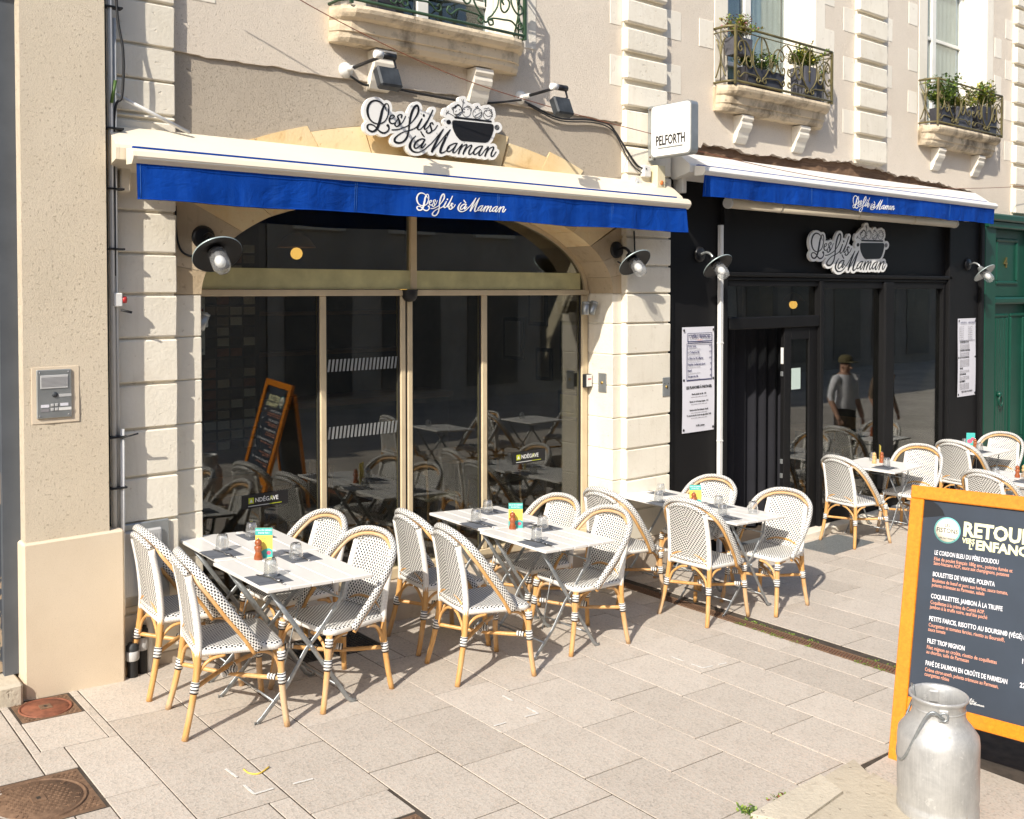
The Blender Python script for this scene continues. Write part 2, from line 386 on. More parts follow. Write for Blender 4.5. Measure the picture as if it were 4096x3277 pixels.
plain('frame_cream', (.62, .50, .325), .45, 0, .10, 5, .1, 40)
plain('sill_olive', (.56, .52, .27), .6, 0, .18, 6)
t = NT('awning_blue'); co = t.coord(); n = t.noise(2.5, 4, .6, co); w = t.noise(220, 2, .5, co)
mpa = t.node('ShaderNodeMapping'); mpa.inputs['Scale'].default_value = (9, 9, .8); t.l(co, mpa.inputs[0]); fd = t.ramp(t.noise(2.2, 6, .7, mpa.outputs[0]).outputs[0], [(.45, (0, 0, 0)), (.8, (1, 1, 1))])
t.out(t.mix(t.math('MULTIPLY', fd, .35), t.mix(n.outputs[0], (.0012, .034, .24), (.002, .058, .36)), (.02, .10, .42)), .9, 0, t.bump(t.math('ADD', w.outputs[0], t.math('MULTIPLY', t.noise(5, 3, .5, co, 1.5).outputs[0], 5)), .35, .012), .12)
plain('letter_white', (.82, .82, .80), .5, 0, .02); plain('sign_white', (.84, .83, .80), .35, 0, .02); plain('ink_black', (.012, .012, .014), .4, 0, .05)
t = NT('black_paint'); co = t.coord(); n = t.noise(3, 5, .6, co); chip = t.ramp(t.noise(22, 5, .6, co).outputs[0], [(.74, (0, 0, 0)), (.77, (1, 1, 1))])
mp = t.node('ShaderNodeMapping'); mp.inputs['Scale'].default_value = (30, 30, 1.2); t.l(co, mp.inputs[0]); g = t.noise(5, 4, .6, mp.outputs[0])
t.out(t.mix(t.math('MULTIPLY', chip, .35), t.mix(n.outputs[0], (.006, .006, .0065), (.011, .0105, .011)), (.11, .09, .07)), .55, 0, t.bump(g.outputs[0], .12, .003), .2)
t = NT('green_paint'); co = t.coord(); n = t.noise(3, 5, .6, co); chip = t.ramp(t.noise(26, 5, .6, co).outputs[0], [(.73, (0, 0, 0)), (.76, (1, 1, 1))])
t.out(t.mix(t.math('MULTIPLY', chip, .4), t.mix(n.outputs[0], (.0025, .042, .026), (.005, .070, .044)), (.12, .24, .17)), .42, 0, t.bump(t.noise(90, 3, .5, co).outputs[0], .08, .002), .5)
plain('dark_grey_paint', (.085, .095, .11), .5, 0, .15, 4, .1)
plain('iron_green', (.035, .075, .038), .5, .1, .3, 10, .2)
plain('iron_olive', (.15, .125, .052), .5, .2, .35, 9, .25)
plain('black_metal', (.014, .014, .016), .38, .2, .2); plain('lamp_grey_rim', (.33, .40, .40), .45, .3, .1); plain('worn_black_metal', (.035, .04, .045), .6, .1, .5, 14)
plain('zinc', (.42, .44, .44), .4, .7, .12); plain('grey_plastic', (.50, .50, .49), .5, 0, .05); plain('white_plastic', (.74, .73, .70), .45, 0, .05); plain('cream_plastic', (.74, .66, .45), .45, 0, .06)
plain('black_rubber', (.015, .015, .016), .6, 0, .2); plain('conduit_grey', (.52, .52, .51), .5, 0, .06); plain('red_plastic', (.5, .03, .03), .4, 0, .1); plain('orange_plastic', (.75, .20, .05), .4, 0, .1)
t = NT('rusty_iron'); co = t.coord(); n = t.noise(20, 6, .65, co); t.out(t.mix(t.ramp(n.outputs[0], [(.3, (0, 0, 0)), (.7, (1, 1, 1))]), (.13, .075, .045), (.27, .165, .10)), .75, .25, t.bump(t.noise(90, 4, .6, co).outputs[0], .4, .004))
plain('grate_iron', (.10, .095, .085), .6, .4, .3, 20); plain('rust_red', (.24, .085, .045), .75, .1, .4, 16, .3)
plain('chalkboard', (.030, .042, .062), .55, 0, .15, 3); plain('board_yellow', (.84, .82, .50), .6, 0, .02); plain('board_white', (.80, .79, .82), .6, 0, .02); plain('board_salmon', (.78, .36, .24), .6, 0, .02); plain('badge_cream', (.83, .80, .66), .6, 0, .02); plain('badge_teal', (.20, .55, .53), .6, 0, .02)
plain('card_yellow', (.86, .66, .12), .5, 0, .03); plain('card_teal', (.07, .46, .42), .5, 0, .04); plain('card_pink', (.75, .12, .20), .5, 0, .03); plain('paper_white', (.74, .73, .78), .55, 0, .02); plain('print_navy', (.035, .035, .12), .6, 0, .05); plain('print_grey', (.25, .24, .25), .6, 0, .05); plain('tape_white', (.66, .64, .60), .7, 0, .2, 30); plain('tape_yellow', (.75, .52, .08), .7, 0, .2)
plain('notice_mint', (.55, .66, .60), .6, 0, .03); plain('red_print', (.30, .02, .02), .5); plain('blue_print', (.03, .12, .35), .5); plain('lime_print', (.55, .62, .02), .5); plain('brass', (.55, .38, .12), .35, 1.0)
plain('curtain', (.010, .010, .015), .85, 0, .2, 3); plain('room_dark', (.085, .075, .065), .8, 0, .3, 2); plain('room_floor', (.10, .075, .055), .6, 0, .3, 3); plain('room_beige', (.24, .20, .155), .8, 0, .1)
plain('curtain_white', (.80, .80, .77), .9, 0, .08, 6); plain('window_white', (.78, .765, .71), .5, 0, .06, 6, .1); plain('pot_dark', (.045, .045, .055), .5, 0, .2); plain('pot_grey', (.10, .10, .115), .5, 0, .2)
plain('leaf_green', (.07, .135, .025), .5, 0, .4, 14); plain('leaf_light', (.22, .30, .05), .5, 0, .4, 14); plain('leaf_yellow', (.42, .38, .06), .5, 0, .3, 14); plain('petal_white', (.80, .78, .72), .6, 0, .05); plain('petal_pink', (.70, .25, .35), .6, 0, .15); plain('moss', (.16, .24, .03), .8, 0, .4, 20)
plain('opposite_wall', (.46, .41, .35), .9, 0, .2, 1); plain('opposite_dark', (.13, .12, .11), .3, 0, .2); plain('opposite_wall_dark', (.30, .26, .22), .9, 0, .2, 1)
plain('skin', (.52, .30, .21), .5, 0, .06); plain('shirt_white', (.76, .76, .80), .8, 0, .05); plain('cap_khaki', (.12, .10, .045), .8, 0, .1); plain('trousers_black', (.02, .02, .025), .8, 0, .2); plain('top_brown', (.13, .09, .06), .8, 0, .5, 60); plain('hair_dark', (.03, .02, .015), .6)
def m_glass(name, tint, refl, rough=0.0, milky=0.0):
    t = NT(name); t.n.remove(t.b); o = t.n['Material Output']
    tr = t.node('ShaderNodeBsdfTransparent'); tr.inputs[0].default_value = (*tint, 1)
    gl = t.node('ShaderNodeBsdfGlossy'); gl.inputs['Roughness'].default_value = rough; gl.inputs[0].default_value = (1, 1, 1, 1)
    gm = t.node('ShaderNodeNewGeometry'); dt = t.node('ShaderNodeVectorMath', operation='DOT_PRODUCT'); t.l(gm.outputs['Normal'], dt.inputs[0]); t.l(gm.outputs['Incoming'], dt.inputs[1])
    sch = t.math('MULTIPLY_ADD', t.math('POWER', t.math('SUBTRACT', 1.0, t.math('ABSOLUTE', dt.outputs['Value'])), 5.0), .96, .04)
    k = t.math('MINIMUM', t.math('MULTIPLY', sch, refl), 1.0)
    mx = t.node('ShaderNodeMixShader'); t.l(k, mx.inputs[0]); t.l(tr.outputs[0], mx.inputs[1]); t.l(gl.outputs[0], mx.inputs[2]); t.l(mx.outputs[0], o.inputs[0])
    if milky:
        df = t.node('ShaderNodeBsdfDiffuse'); df.inputs[0].default_value = (.8, .8, .8, 1); m2 = t.node('ShaderNodeMixShader'); m2.inputs[0].default_value = milky; t.l(mx.outputs[0], m2.inputs[1]); t.l(df.outputs[0], m2.inputs[2]); t.l(m2.outputs[0], o.inputs[0])
    return t.mat
m_glass('window_glass', (.75, .80, .80), 1.6); m_glass('tumbler_glass', (.95, .955, .955), 3.0, 0.0, .05); m_glass('lamp_glass', (.88, .89, .89), 1.6, .05, .14)
m_glass('shop_glass', (.68, .70, .66), 1.9)
t = NT.__new__(NT); t.mat = MAT['shop_glass']; t.t = t.mat.node_tree; t.n = t.t.nodes; co = t.coord()
gl = [n for n in t.n if n.type == 'BSDF_GLOSSY'][0]; t.l(t.bump(t.noise(.9, 2, .5, co).outputs[0], .018, .05), gl.inputs['Normal'])
mx = [n for n in t.n if n.type == 'MIX_SHADER'][0]; df = t.node('ShaderNodeBsdfDiffuse'); df.inputs[0].default_value = (.62, .58, .50, 1); m2 = t.node('ShaderNodeMixShader')
t.l(t.math('MULTIPLY', t.ramp(t.noise(2.2, 7, .7, co, .8).outputs[0], [(.38, (0, 0, 0)), (.75, (1, 1, 1))]), .010), m2.inputs[0]); t.l(mx.outputs[0], m2.inputs[1]); t.l(df.outputs[0], m2.inputs[2]); t.l(m2.outputs[0], t.n['Material Output'].inputs[0])
t = NT('warm_bulb'); t.out((1, .6, .2), .4, **{'Emission Strength': 1.6}); t.b.inputs['Emission Color'].default_value = (1, .55, .12, 1)
# ================================================================== GROUND
WY = 6.0; PY = 5.93; DY = 6.33            # wall plane, pilaster face, glazing plane
def ground_sheet():
    mb = MB(); xs = [-60, -6, 2.45, 7.9, 14, 60]; ys = [-60, -8, 0, 6.5, 60]
    def z(x): return gz(max(x, -6)) - 0.0045
    b = len(mb.v)
    for y in ys:
        for x in xs: mb.v.append((x, y, z(x)))
    for j in range(len(ys) - 1):
        for i in range(len(xs) - 1):
            a = j * len(xs) + i; mb.face((a, a + 1, a + 1 + len(xs), a + len(xs)))
    return mb
pav = ground_sheet().build('pavement', MAT['joint_sand']); tag(pav, 'pale stone slab pavement sloping down to the right', 'pavement', kind='structure')
mb = MB()
for x0, x1 in ((-30, 2.45), (2.45, 7.9), (7.9, 45)):
    mb.quad((x0, -7, gz(max(x0, -6)) + 0.0), (x1, -7, gz(x1)), (x1, 1.2, gz(x1)), (x0, 1.2, gz(max(x0, -6))))
mb.quad((13.9, 1.2, gz(20)), (45, 1.2, gz(20)), (45, 6.6, gz(20)), (13.9, 6.6, gz(20)))
tag(mb.build('street', MAT['street_ground']), 'street surface behind the viewer', 'street', kind='structure')
def slab_mesh(w, l, sd):
    rnd = random.Random(sd); mb = MB(); c = .0015; g = .0036
    def j(): return rnd.uniform(-.0010, .0010)
    mb.cbox(-w / 2 + g + j(), w / 2 - g + j(), -l / 2 + g + j(), l / 2 - g + j(), -.04, 0, c); return mb.mesh('paving_slab', MAT['paver'])
COLW = .4115; ROWL = .633; X_0 = 1.592
SLABS = [slab_mesh(COLW, ROWL, i) for i in range(5)]
HOLES = [(1.225, 1.545, 5.465, 5.785), (.985, 1.33, 4.35, 4.81), (1.90, 2.40, 3.10, 3.56)]
cf, cr = Vector((math.cos(R(50.35)), math.sin(R(50.35)), 0)), Vector((math.sin(R(50.35)), -math.cos(R(50.35)), 0))
def seen(x, y):
    d = Vector((x, y, 0)); w = d.dot(cf)
    if w < 1.5: return False
    px = 2048 + 3896 * d.dot(cr) / w; py = 1165 + 3896 * (2.31 - gz(x)) / w
    return -350 < px < 4450 and py < 3750
nslab = 0; rr = random.Random(5); GUT = (5.968, 6.092)
for i in range(-4, 31):
    x0 = X_0 + i * COLW
    if x0 + .2 > 6.03: x0 += -.012 + .09 if i == 11 else .078
    xc = x0 + COLW / 2
    if i == 10: pass
    off = 4.435 if i % 2 == 1 else 4.625
    for k in range(-7, 4):
        yc = off + (k + .5) * ROWL
        if yc + ROWL / 2 < 1.2 or yc - ROWL / 2 > 5.98 or not seen(xc, yc): continue
        pieces = [(xc - COLW / 2, xc + COLW / 2, yc - ROWL / 2, min(yc + ROWL / 2, 6.02))]
        for h in HOLES + [(3.62, 9, 1.0, 2.66), (8.60, 9.36, 5.37, 5.80), (2.88, 3.46, 5.50, 5.90), (GUT[0], GUT[1], 1.5, 5.95)]:
            out = []
            for (a, b_, c_, d_) in pieces:
                if a >= h[1] or b_ <= h[0] or c_ >= h[3] or d_ <= h[2]: out.append((a, b_, c_, d_)); continue
                if a < h[0]: out.append((a, h[0], c_, d_))
                if b_ > h[1]: out.append((h[1], b_, c_, d_))
                a2, b2 = max(a, h[0]), min(b_, h[1])
                if c_ < h[2]: out.append((a2, b2, c_, h[2]))
                if d_ > h[3]: out.append((a2, b2, h[3], d_))
            pieces = out
        for (a, b_, c_, d_) in pieces:
            w, l = b_ - a, d_ - c_
            if w < .03 or l < .03: continue
            full = abs(w - COLW) < .002 and abs(l - ROWL) < .002
            me = SLABS[rr.randrange(5)] if full else slab_mesh(w, l, rr.randrange(999))
            xm, ym = (a + b_) / 2, (c_ + d_) / 2
            o = inst('paving_slab', me, pav, (xm, ym, gz(xm) + rr.uniform(-.0014, .0008)), (rr.uniform(-.0015, .0015), tilt(xm) + rr.uniform(-.0015, .0015), 0)); nslab += 1
# kerb flagstones under the milk can
kb = MB(); kz = .03
def flag(poly, h):
    m = MB(); x = sum(p[0] for p in poly) / len(poly); m.prism([(p[0], p[1]) for p in poly], gz(x) - .05, gz(x) + h, axis='Z'); return m
kroot = tag(flag([(3.60, 2.655), (4.16, 2.66), (4.10, 2.50), (3.70, 2.47)], .035).build('kerb_stones', MAT['kerb_stone']), 'weathered low kerb flagstones under the milk can', 'kerb', kind='structure')
for poly, h in (([(4.17, 2.66), (4.47, 2.665), (4.375, 2.51), (4.11, 2.50)], .033), ([(3.70, 2.46), (4.37, 2.50), (4.33, 2.36), (4.2, 1.6), (3.2, 1.6)], .04), ([(4.39, 2.50), (4.50, 2.62), (4.95, 2.62), (4.95, 1.6), (4.22, 1.6), (4.34, 2.35)], .008), ([(4.96, 2.62), (7.6, 2.62), (7.6, 1.2), (4.96, 1.2)], .002)):
    flag(poly, h).build('flagstone', MAT['kerb_stone'] if h > .02 else MAT['paver'], kroot)
# drain channel with cross bars
g = thing('drain_channel', 'rusty slotted drain channel running away from the facade', 'drain', (6.03, 0, gz(6.03)), ry=SLOPE)
MB().box(-.060, .060, 1.6, 5.93, -.033, -.004).build('channel', MAT['rust_red'], g)
MB().box(-.060, -.050, 1.6, 5.93, -.03, .004).box(.050, .060, 1.6, 5.93, -.03, .004).build('edge_rail', MAT['rusty_iron'], g)
barm = MB().cbox(-.050, .050, -.0065, .0065, -.020, .004, .002).mesh('grate_bar', MAT['rusty_iron'])
for k in range(190):
    y = 1.7 + k * .0222
    if not seen(6.03, y) or y > 5.92: continue
    inst('grate_bar', barm, g, (0, y, 0), (0, 0, R(16)))
# moss along the drain, weeds at the kerb
def leaf_cluster(mb, c, n, r, size, mats=1, flat=.6, rnd=random):
    for i in range(n):
        p = Vector((rnd.gauss(0, r), rnd.gauss(0, r), abs(rnd.gauss(0, r * flat)))) + Vector(c)
        a = rnd.uniform(0, 2 * PI); e = rnd.uniform(-.2, 1.1); d = Vector((math.cos(a) * math.cos(e), math.sin(a) * math.cos(e), math.sin(e)))
        s = Vector((-math.sin(a), math.cos(a), 0)); L = size * rnd.uniform(.6, 1.3); w = L * rnd.uniform(.25, .42); m = rnd.randrange(mats)
        q = p + d * L * .5
        mb.quad(tuple(p), tuple(q + s * w), tuple(p + d * L), tuple(q - s * w), m)
    return mb
rw = random.Random(11)
mb = MB()
for k in range(60):
    y = rw.choice((3.35, 3.5, 3.95, 4.1, 4.25, 4.4, 4.5)) + rw.uniform(-.06, .06); x = 6.03 + rw.choice((-.066, .066)); leaf_cluster(mb, (x, y, gz(x) + .001), 8, .012, .012, 1, .3, rw)
tag(mb.build('moss', MAT['moss']), 'green moss growing along the drain channel', 'moss', kind='stuff')
w1 = thing('weed', 'green weed tuft growing against the kerb flagstone', 'weed', (3.64, 2.68, gz(3.64) - .01))
leaf_cluster(MB(), (0, 0, 0), 120, .028, .022, 2, .4, rw).build('leaves', [MAT['leaf_green'], MAT['leaf_light']], w1)
w2 = thing('weed', 'small reddish weed at the corner of the kerb', 'weed', (3.86, 2.68, gz(3.86) - .01))
leaf_cluster(MB(), (0, 0, 0), 60, .028, .022, 2, .5, rw).build('leaves', [MAT['leaf_light'], MAT['rust_red']], w2)
# paint and tape marks
marks = [((1.876, 4.40), (1.884, 4.29), 'on the slab nearest the round manhole cover, upper stroke'), ((1.878, 4.20), (1.88, 4.095), 'corner mark long stroke near the manhole'), ((1.88, 4.095), (1.973, 4.097), 'corner mark short stroke near the manhole'), ((2.068, 4.086), (2.166, 4.08), 'lone stroke right of the left corner mark'),
         ((3.567, 4.388), (3.564, 4.294), 'upper stroke in front of the middle table'), ((3.57, 4.175), (3.568, 4.076), 'corner mark long stroke in front of the middle table'), ((3.568, 4.076), (3.476, 4.081), 'corner mark short stroke in front of the middle table'), ((3.257, 4.08), (3.335, 4.079), 'lone stroke left of the middle corner mark'),
         ((4.954, 4.299), (4.955, 4.198), 'upper stroke between middle and third tables'), ((4.958, 4.131), (4.962, 4.04), 'corner mark long stroke left of the drain'), ((4.962, 4.04), (5.05, 4.033), 'corner mark short stroke left of the drain'), ((5.104, 4.026), (5.177, 4.018), 'stroke nearest the drain channel')]
for a, b, lab in marks:
    mb = MB(); h = gz((a[0] + b[0]) / 2) + .004; d = Vector((b[0] - a[0], b[1] - a[1], 0)); n = d.normalized().cross(Vector((0, 0, 1))) * .006; cx, cy = (a[0] + b[0]) / 2, (a[1] + b[1]) / 2
    pts = [(-d / 2 + n), (d / 2 + n * .8), (d / 2 - n), (-d / 2 - n * .9)]
    mb.prism([(p.x, p.y) for p in pts], -.0015, .0008, axis='Z')
    tag(mb.build('tape_mark', MAT['tape_white'], None, (cx, cy, h), (0, SLOPE, 0)), 'white tape strip, ' + lab, 'tape mark', 'white tape marks on the paving')
mb = MB().tube(bez([(1.945, 4.355, 0), (1.95, 4.30, 0), (1.985, 4.27, 0), (2.05, 4.30, 0)], 6), .004, 5)
tag(mb.build('tape_mark', MAT['tape_yellow'], None, (0, 0, gz(1.98) + .003)), 'thin yellow scribble of tape beside the white corner marks', 'tape mark')
# manhole covers
def manhole(name, label, x0, x1, y0, y1, square_lid=False):
    xc, yc = (x0 + x1) / 2, (y0 + y1) / 2; w, l = x1 - x0, y1 - y0
    g = thing(name, label, 'manhole', (xc, yc, gz(xc)), ry=SLOPE)
    MB().cbox(-w / 2, w / 2, -l / 2, l / 2, -.04, -.004, .003).build('frame_plate', MAT['rusty_iron'], g)
    r = min(w, l) * .44
    lid = MB().lathe([(.001, .002), (r - .02, .002), (r - .018, -.002), (r - .008, -.002), (r - .006, .003), (r, .003), (r + .002, -.006)], 40)
    o = lid.build('lid', MAT['rust_red' if w < .33 else 'rusty_iron'], g)
    st = MB(); k = 0; stp = .0235
    n = int(w / stp)
    for i in range(-n, n + 1):
        for j in range(-n, n + 1):
            x, y = (i + .5 * (j % 2)) * stp, j * stp * .9
            if abs(x) > w / 2 - .015 or abs(y) > l / 2 - .015: continue
            d = math.hypot(x, y)
            if r - .06 < d < r + .012 or d < .045: continue
            if w < .33 and d < r: continue
            st.cbox(x - .007, x + .007, y - .005, y + .005, -.006, .005 if d < r else .0005, .002)
    s_ = st.build('stud_pattern', MAT['rusty_iron'], g); s_['kind'] = 'stuff'
    MB().cbox(-.03, .03, -.03, .03, 0, .007, .002).build('key_plate', MAT['rusty_iron'], g)
    MB().box(-.008, .008, -.012, .012, .0071, .0078).build('key_hole', MAT['black_metal'], g)
    return g, r
manhole('manhole_cover', 'small rusty square manhole cover at the foot of the left pillar', 1.235, 1.535, 5.475, 5.775)
g, r = manhole('manhole_cover', 'large iron manhole cover with round studded lid at the lower left', .87, 1.32, 4.36, 4.81)
lt = MB()
for i, ch in enumerate('FONDERIE  GI  FLERS   NF   '):
    if ch == ' ': continue
    a = PI * .95 - 2 * PI * i / 27; me = text_mesh(ch, .03, 'CENTER', .0006, .002)
    lt.add_mesh(me, Matrix.Translation((math.cos(a) * (r - .048), math.sin(a) * (r - .048), .003)) @ Matrix.Rotation(a - PI / 2, 4, 'Z'))
lt.build('lettering', MAT['rusty_iron'], g)
manhole('manhole_cover', 'square iron manhole cover cut off by the bottom edge', 1.91, 2.39, 3.11, 3.55)
def grille(name, label, x0, x1, y0, y1, mat, step):
    xc, yc = (x0 + x1) / 2, (y0 + y1) / 2; w, l = x1 - x0, y1 - y0
    g = thing(name, label, 'grating', (xc, yc, gz(xc)), ry=tilt(xc))
    f = MB()
    for a in ((-w / 2, w / 2, -l / 2, -l / 2 + .012), (-w / 2, w / 2, l / 2 - .012, l / 2), (-w / 2, -w / 2 + .012, -l / 2 + .012, l / 2 - .012), (w / 2 - .012, w / 2, -l / 2 + .012, l / 2 - .012)): f.box(*a, -.03, .004)
    f.build('frame', mat, g); b1 = MB(); b2 = MB()
    k = -w / 2 + .012 + step
    while k < w / 2 - .012: b1.box(k - .0025, k + .0025, -l / 2 + .012, l / 2 - .012, -.025, .0022); k += step
    k = -l / 2 + .012 + step
    while k < l / 2 - .012: b2.box(-w / 2 + .012, w / 2 - .012, k - .002, k + .002, -.02, .0012); k += step
    for b in (b1, b2): o = b.build('bearing_bars', mat, g); o['kind'] = 'stuff'
    MB().box(-w / 2, w / 2, -l / 2, l / 2, -.032, -.0035).build('pit', MAT['black_rubber'], g)
grille('floor_grating', 'square metal floor grating in front of the black shopfront', 8.60, 9.36, 5.37, 5.80, MAT['galvanised'], .026)
grille('floor_grating', 'dark iron floor grating under the leftmost tables', 2.88, 3.46, 5.50, 5.90, MAT['grate_iron'], .026)

# ================================================================== LEFT BUILDING
LY = 5.80
lb = thing('rendered_building', 'beige rough rendered building at the left edge with smooth plinth', 'building', (1.5, LY, 0))
def P(mb, name, mat, root, **k):
    o = mb.build(name, mat, root); o.matrix_parent_inverse = Matrix.Translation(root.location).inverted() @ Matrix.Identity(4)
    return o
def cut_wall(mb, x0, x1, z0, z1, y0, y1): mb.box(x0, x1, y0, y1, z0, z1)
def rough_panel(x0, x1, z0, z1, y, amp, nx, nz, thick):
    """front face with slightly uneven surface"""
    rnd = random.Random(3); mb = MB()
    hs = [[rnd.uniform(-amp, amp) if 0 < i < nx else 0 for i in range(nx + 1)] for j in range(nz + 1)]
    mb.grid(lambda u, v: (x0 + (x1 - x0) * u, y + hs[round(v * nz)][round(u * nx)], z0 + (z1 - z0) * v), nx, nz, 0, True)
    mb.quad((x1, y, z0), (x1, y + thick, z0), (x1, y + thick, z1), (x1, y, z1)); mb.quad((x0, y + thick, z0), (x0, y, z0), (x0, y, z1), (x0, y + thick, z1)); mb.quad((x0, y, z1), (x1, y, z1), (x1, y + thick, z1), (x0, y + thick, z1))
    return mb
P(rough_panel(1.335, 1.782, .90, 8.5, LY, .003, 6, 60, .6), 'wall', MAT['left_render'], lb)
P(MB().cbox(1.318, 1.862, LY - .016, LY + .45, -.05, .925, .012), 'plinth', MAT['fine_render'], lb)
P(MB().box(-3.0, .05, LY, LY + .5, -.1, 8.5), 'wall', MAT['left_render'], lb)
P(MB().box(.05, 1.335, LY, LY + .5, 4.06, 8.5), 'lintel', MAT['left_render'], lb)
P(MB().cbox(.0, 1.305, LY - .06, LY + .3, -.1, .18, .015), 'door_step', MAT['kerb_stone'], lb)
dr = P(MB().box(1.245, 1.335, LY + .10, LY + .24, .18, 4.06).box(.05, .14, LY + .10, LY + .24, .18, 4.06).box(.14, 1.245, LY + .10, LY + .24, 3.94, 4.06).box(.14, 1.245, LY + .10, LY + .24, 2.72, 2.83), 'door_frame', MAT['dark_grey_paint'], lb)
o = P(MB().box(.14, 1.245, LY + .15, LY + .21, .19, 2.72), 'door', MAT['peeled_paint'], lb)
P(MB().cbox(.25, 1.16, LY + .135, LY + .16, .35, .85, .01).cbox(.25, 1.16, LY + .135, LY + .16, 1.0, 2.58, .01), 'door_panel', MAT['peeled_paint'], lb)
P(MB().box(.14, 1.245, LY + .17, LY + .18, 2.83, 3.94), 'fanlight_pane', MAT['window_glass'], lb)
P(MB().box(.14, 1.245, LY + .40, LY + .42, 2.83, 3.94), 'fanlight_backing', MAT['room_dark'], lb)
P(MB().cbox(1.19, 1.245, LY + .12, LY + .20, 2.84, 3.93, .008).cbox(.14, 1.19, LY + .12, LY + .20, 3.35, 3.39, .008), 'glazing_bar', MAT['dark_grey_paint'], lb)
# intercom
ic = thing('intercom_panel', 'grey metal intercom plate with speaker slots on beige wall', 'intercom', (1.489, LY - .004, 1.74))
MB().cbox(-.091, .091, -.012, .0, -.135, .135, .004).build('plate', MAT['zinc'], ic)
MB().cbox(-.072, .072, -.016, -.0125, .03, .105, .002).build('speaker_panel', MAT['grey_plastic'], ic)
for k in range(8): MB().box(-.068, .068, -.0172, -.0162, .042 + k * .0068, .0445 + k * .0068).build('slot', MAT['print_grey'], ic)
MB().lathe([(.001, .006), (.013, .006), (.016, 0)], 16, 0, Matrix.Translation((.002, -.0125, -.005)) @ Matrix.Rotation(PI / 2, 4, 'X')).build('lock', MAT['worn_black_metal'], ic)
for dx, dz in ((-.012, -.062), (.010, -.062), (-.012, -.086), (.010, -.086)): MB().cbox(dx - .008, dx + .008, -.016, -.0125, dz - .008, dz + .008, .002).build('call_button', MAT['grey_plastic'], ic)
for x0, x1, dz, mt in ((-.07, -.028, -.066, 'paper_white'), (-.07, -.028, -.09, 'print_grey'), (.03, .072, -.062, 'paper_white'), (.022, .088, -.086, 'white_plastic'), (.022, .088, -.01, 'grey_plastic')): MB().box(x0, x1, -.0142, -.0125, dz - .008, dz + .008).build('name_label', MAT[mt], ic)
for dx in (-.075, .075):
    for dz in (-.12, .12): MB().lathe([(.001, .003), (.004, .002), (.004, 0)], 8, 0, Matrix.Translation((dx, -.0125, dz)) @ Matrix.Rotation(PI / 2, 4, 'X')).build('screw', MAT['cutlery'], ic)
tag(MB().cbox(-.115, .135, .0, .004, -.165, .150, .002).build('mortar_patch', MAT['fine_render'], None, (1.489, LY - .0046, 1.74)), 'smooth mortar patch around the intercom plate', 'patch')

# ================================================================== TOWN HOUSE (restaurant facade)
tb = thing('town_house', 'long pale stone town house with rusticated pilasters and balconies above the restaurant', 'building', (4.27, WY, 0))
TOP = 8.5
# upper wall with window openings
wins = [(3.62, 5.03, 'one'), (7.672, 9.157, 'two'), (11.55, 13.13, 'three')]
mb = MB(); ux0, ux1, uz0 = 1.60, 16.0, 3.79
UY = WY - .014
xs = [ux0]
for a, b, _ in wins: xs += [a, b]
xs.append(ux1)
for i in range(0, len(xs), 2): mb.box(xs[i], xs[i + 1], UY, WY + .31, 4.20, TOP)
for a, b, _ in wins: mb.box(a, b, UY, WY + .31, 6.75, TOP)
P(mb, 'upper_wall', MAT['upper_render'], tb)
# strip below the windows with a ragged lower edge
mb = MB(); rnd = random.Random(9)
def ragged(x0, x1, z0, z1, amp, step, y0, y1, fn=lambda x: 0):
    n = max(2, int((x1 - x0) / step)); top = [(x0 + (x1 - x0) * i / n) for i in range(n + 1)]
    lowz = [z0 + fn(x) + amp * (.5 * math.sin(x * 9.1) + .35 * math.sin(x * 21.7 + 1) + .3 * math.sin(x * 47 + 2)) + rnd.uniform(-.003, .003) for x in top]
    for i in range(n):
        a, b = top[i], top[i + 1]; mb.v += [(a, y0, lowz[i]), (b, y0, lowz[i + 1]), (b, y0, z1), (a, y0, z1), (a, y1, lowz[i]), (b, y1, lowz[i + 1])]; k = len(mb.v) - 6
        mb.face((k, k + 1, k + 2, k + 3)); mb.face((k, k + 4, k + 5, k + 1))
ragged(1.60, 6.80, 3.79, 4.20, .008, .05, UY, WY + .30)
ragged(6.80, 13.05, 3.715, 4.20, .022, .04, UY, WY + .30, lambda x: .03 * math.sin(x * 2.1) + (-.06 if x < 7.3 else 0) - max(0, x - 11.3) * .10)
ragged(13.05, 16.0, 3.36, 4.20, .004, .3, UY, WY + .30)
P(mb, 'render_band', MAT['upper_render'], tb)
# stucco field round the arch, arch ring, spandrels
AX, AZ = 4.27, 2.29; AI, BI = 1.85, .77; AO, BO = 2.42, 1.27
def ell(a, b, th): return (AX + a * math.cos(th), AZ + b * math.sin(th))
mb = MB(); N = 48
for i in range(N):
    t0, t1 = PI * i / N, PI * (i + 1) / N
    p0, p1 = ell(AO - .03, BO - .03, t0), ell(AO - .03, BO - .03, t1)
    mb.v += [(p0[0], WY + .004, p0[1]), (p1[0], WY + .004, p1[1]), (p1[0], WY + .004, 3.80), (p0[0], WY + .004, 3.80)]; k = len(mb.v) - 4; mb.face((k + 1, k, k + 3, k + 2))
mb.box(1.6, AX - AO + .03, WY + .004, WY + .3, AZ, 3.80); mb.box(AX + AO - .03, 6.8, WY + .004, WY + .3, AZ, 3.80)
P(mb, 'stucco_field', MAT['grey_stucco'], tb)
arch = P(MB().prism([(AX - .002, 3.2), (AX + .002, 3.2), (AX + .002, 3.21), (AX - .002, 3.21)], WY + .2, WY + .3), 'arch', MAT['arch_stone'], tb)
NV = 17; rv = random.Random(4)
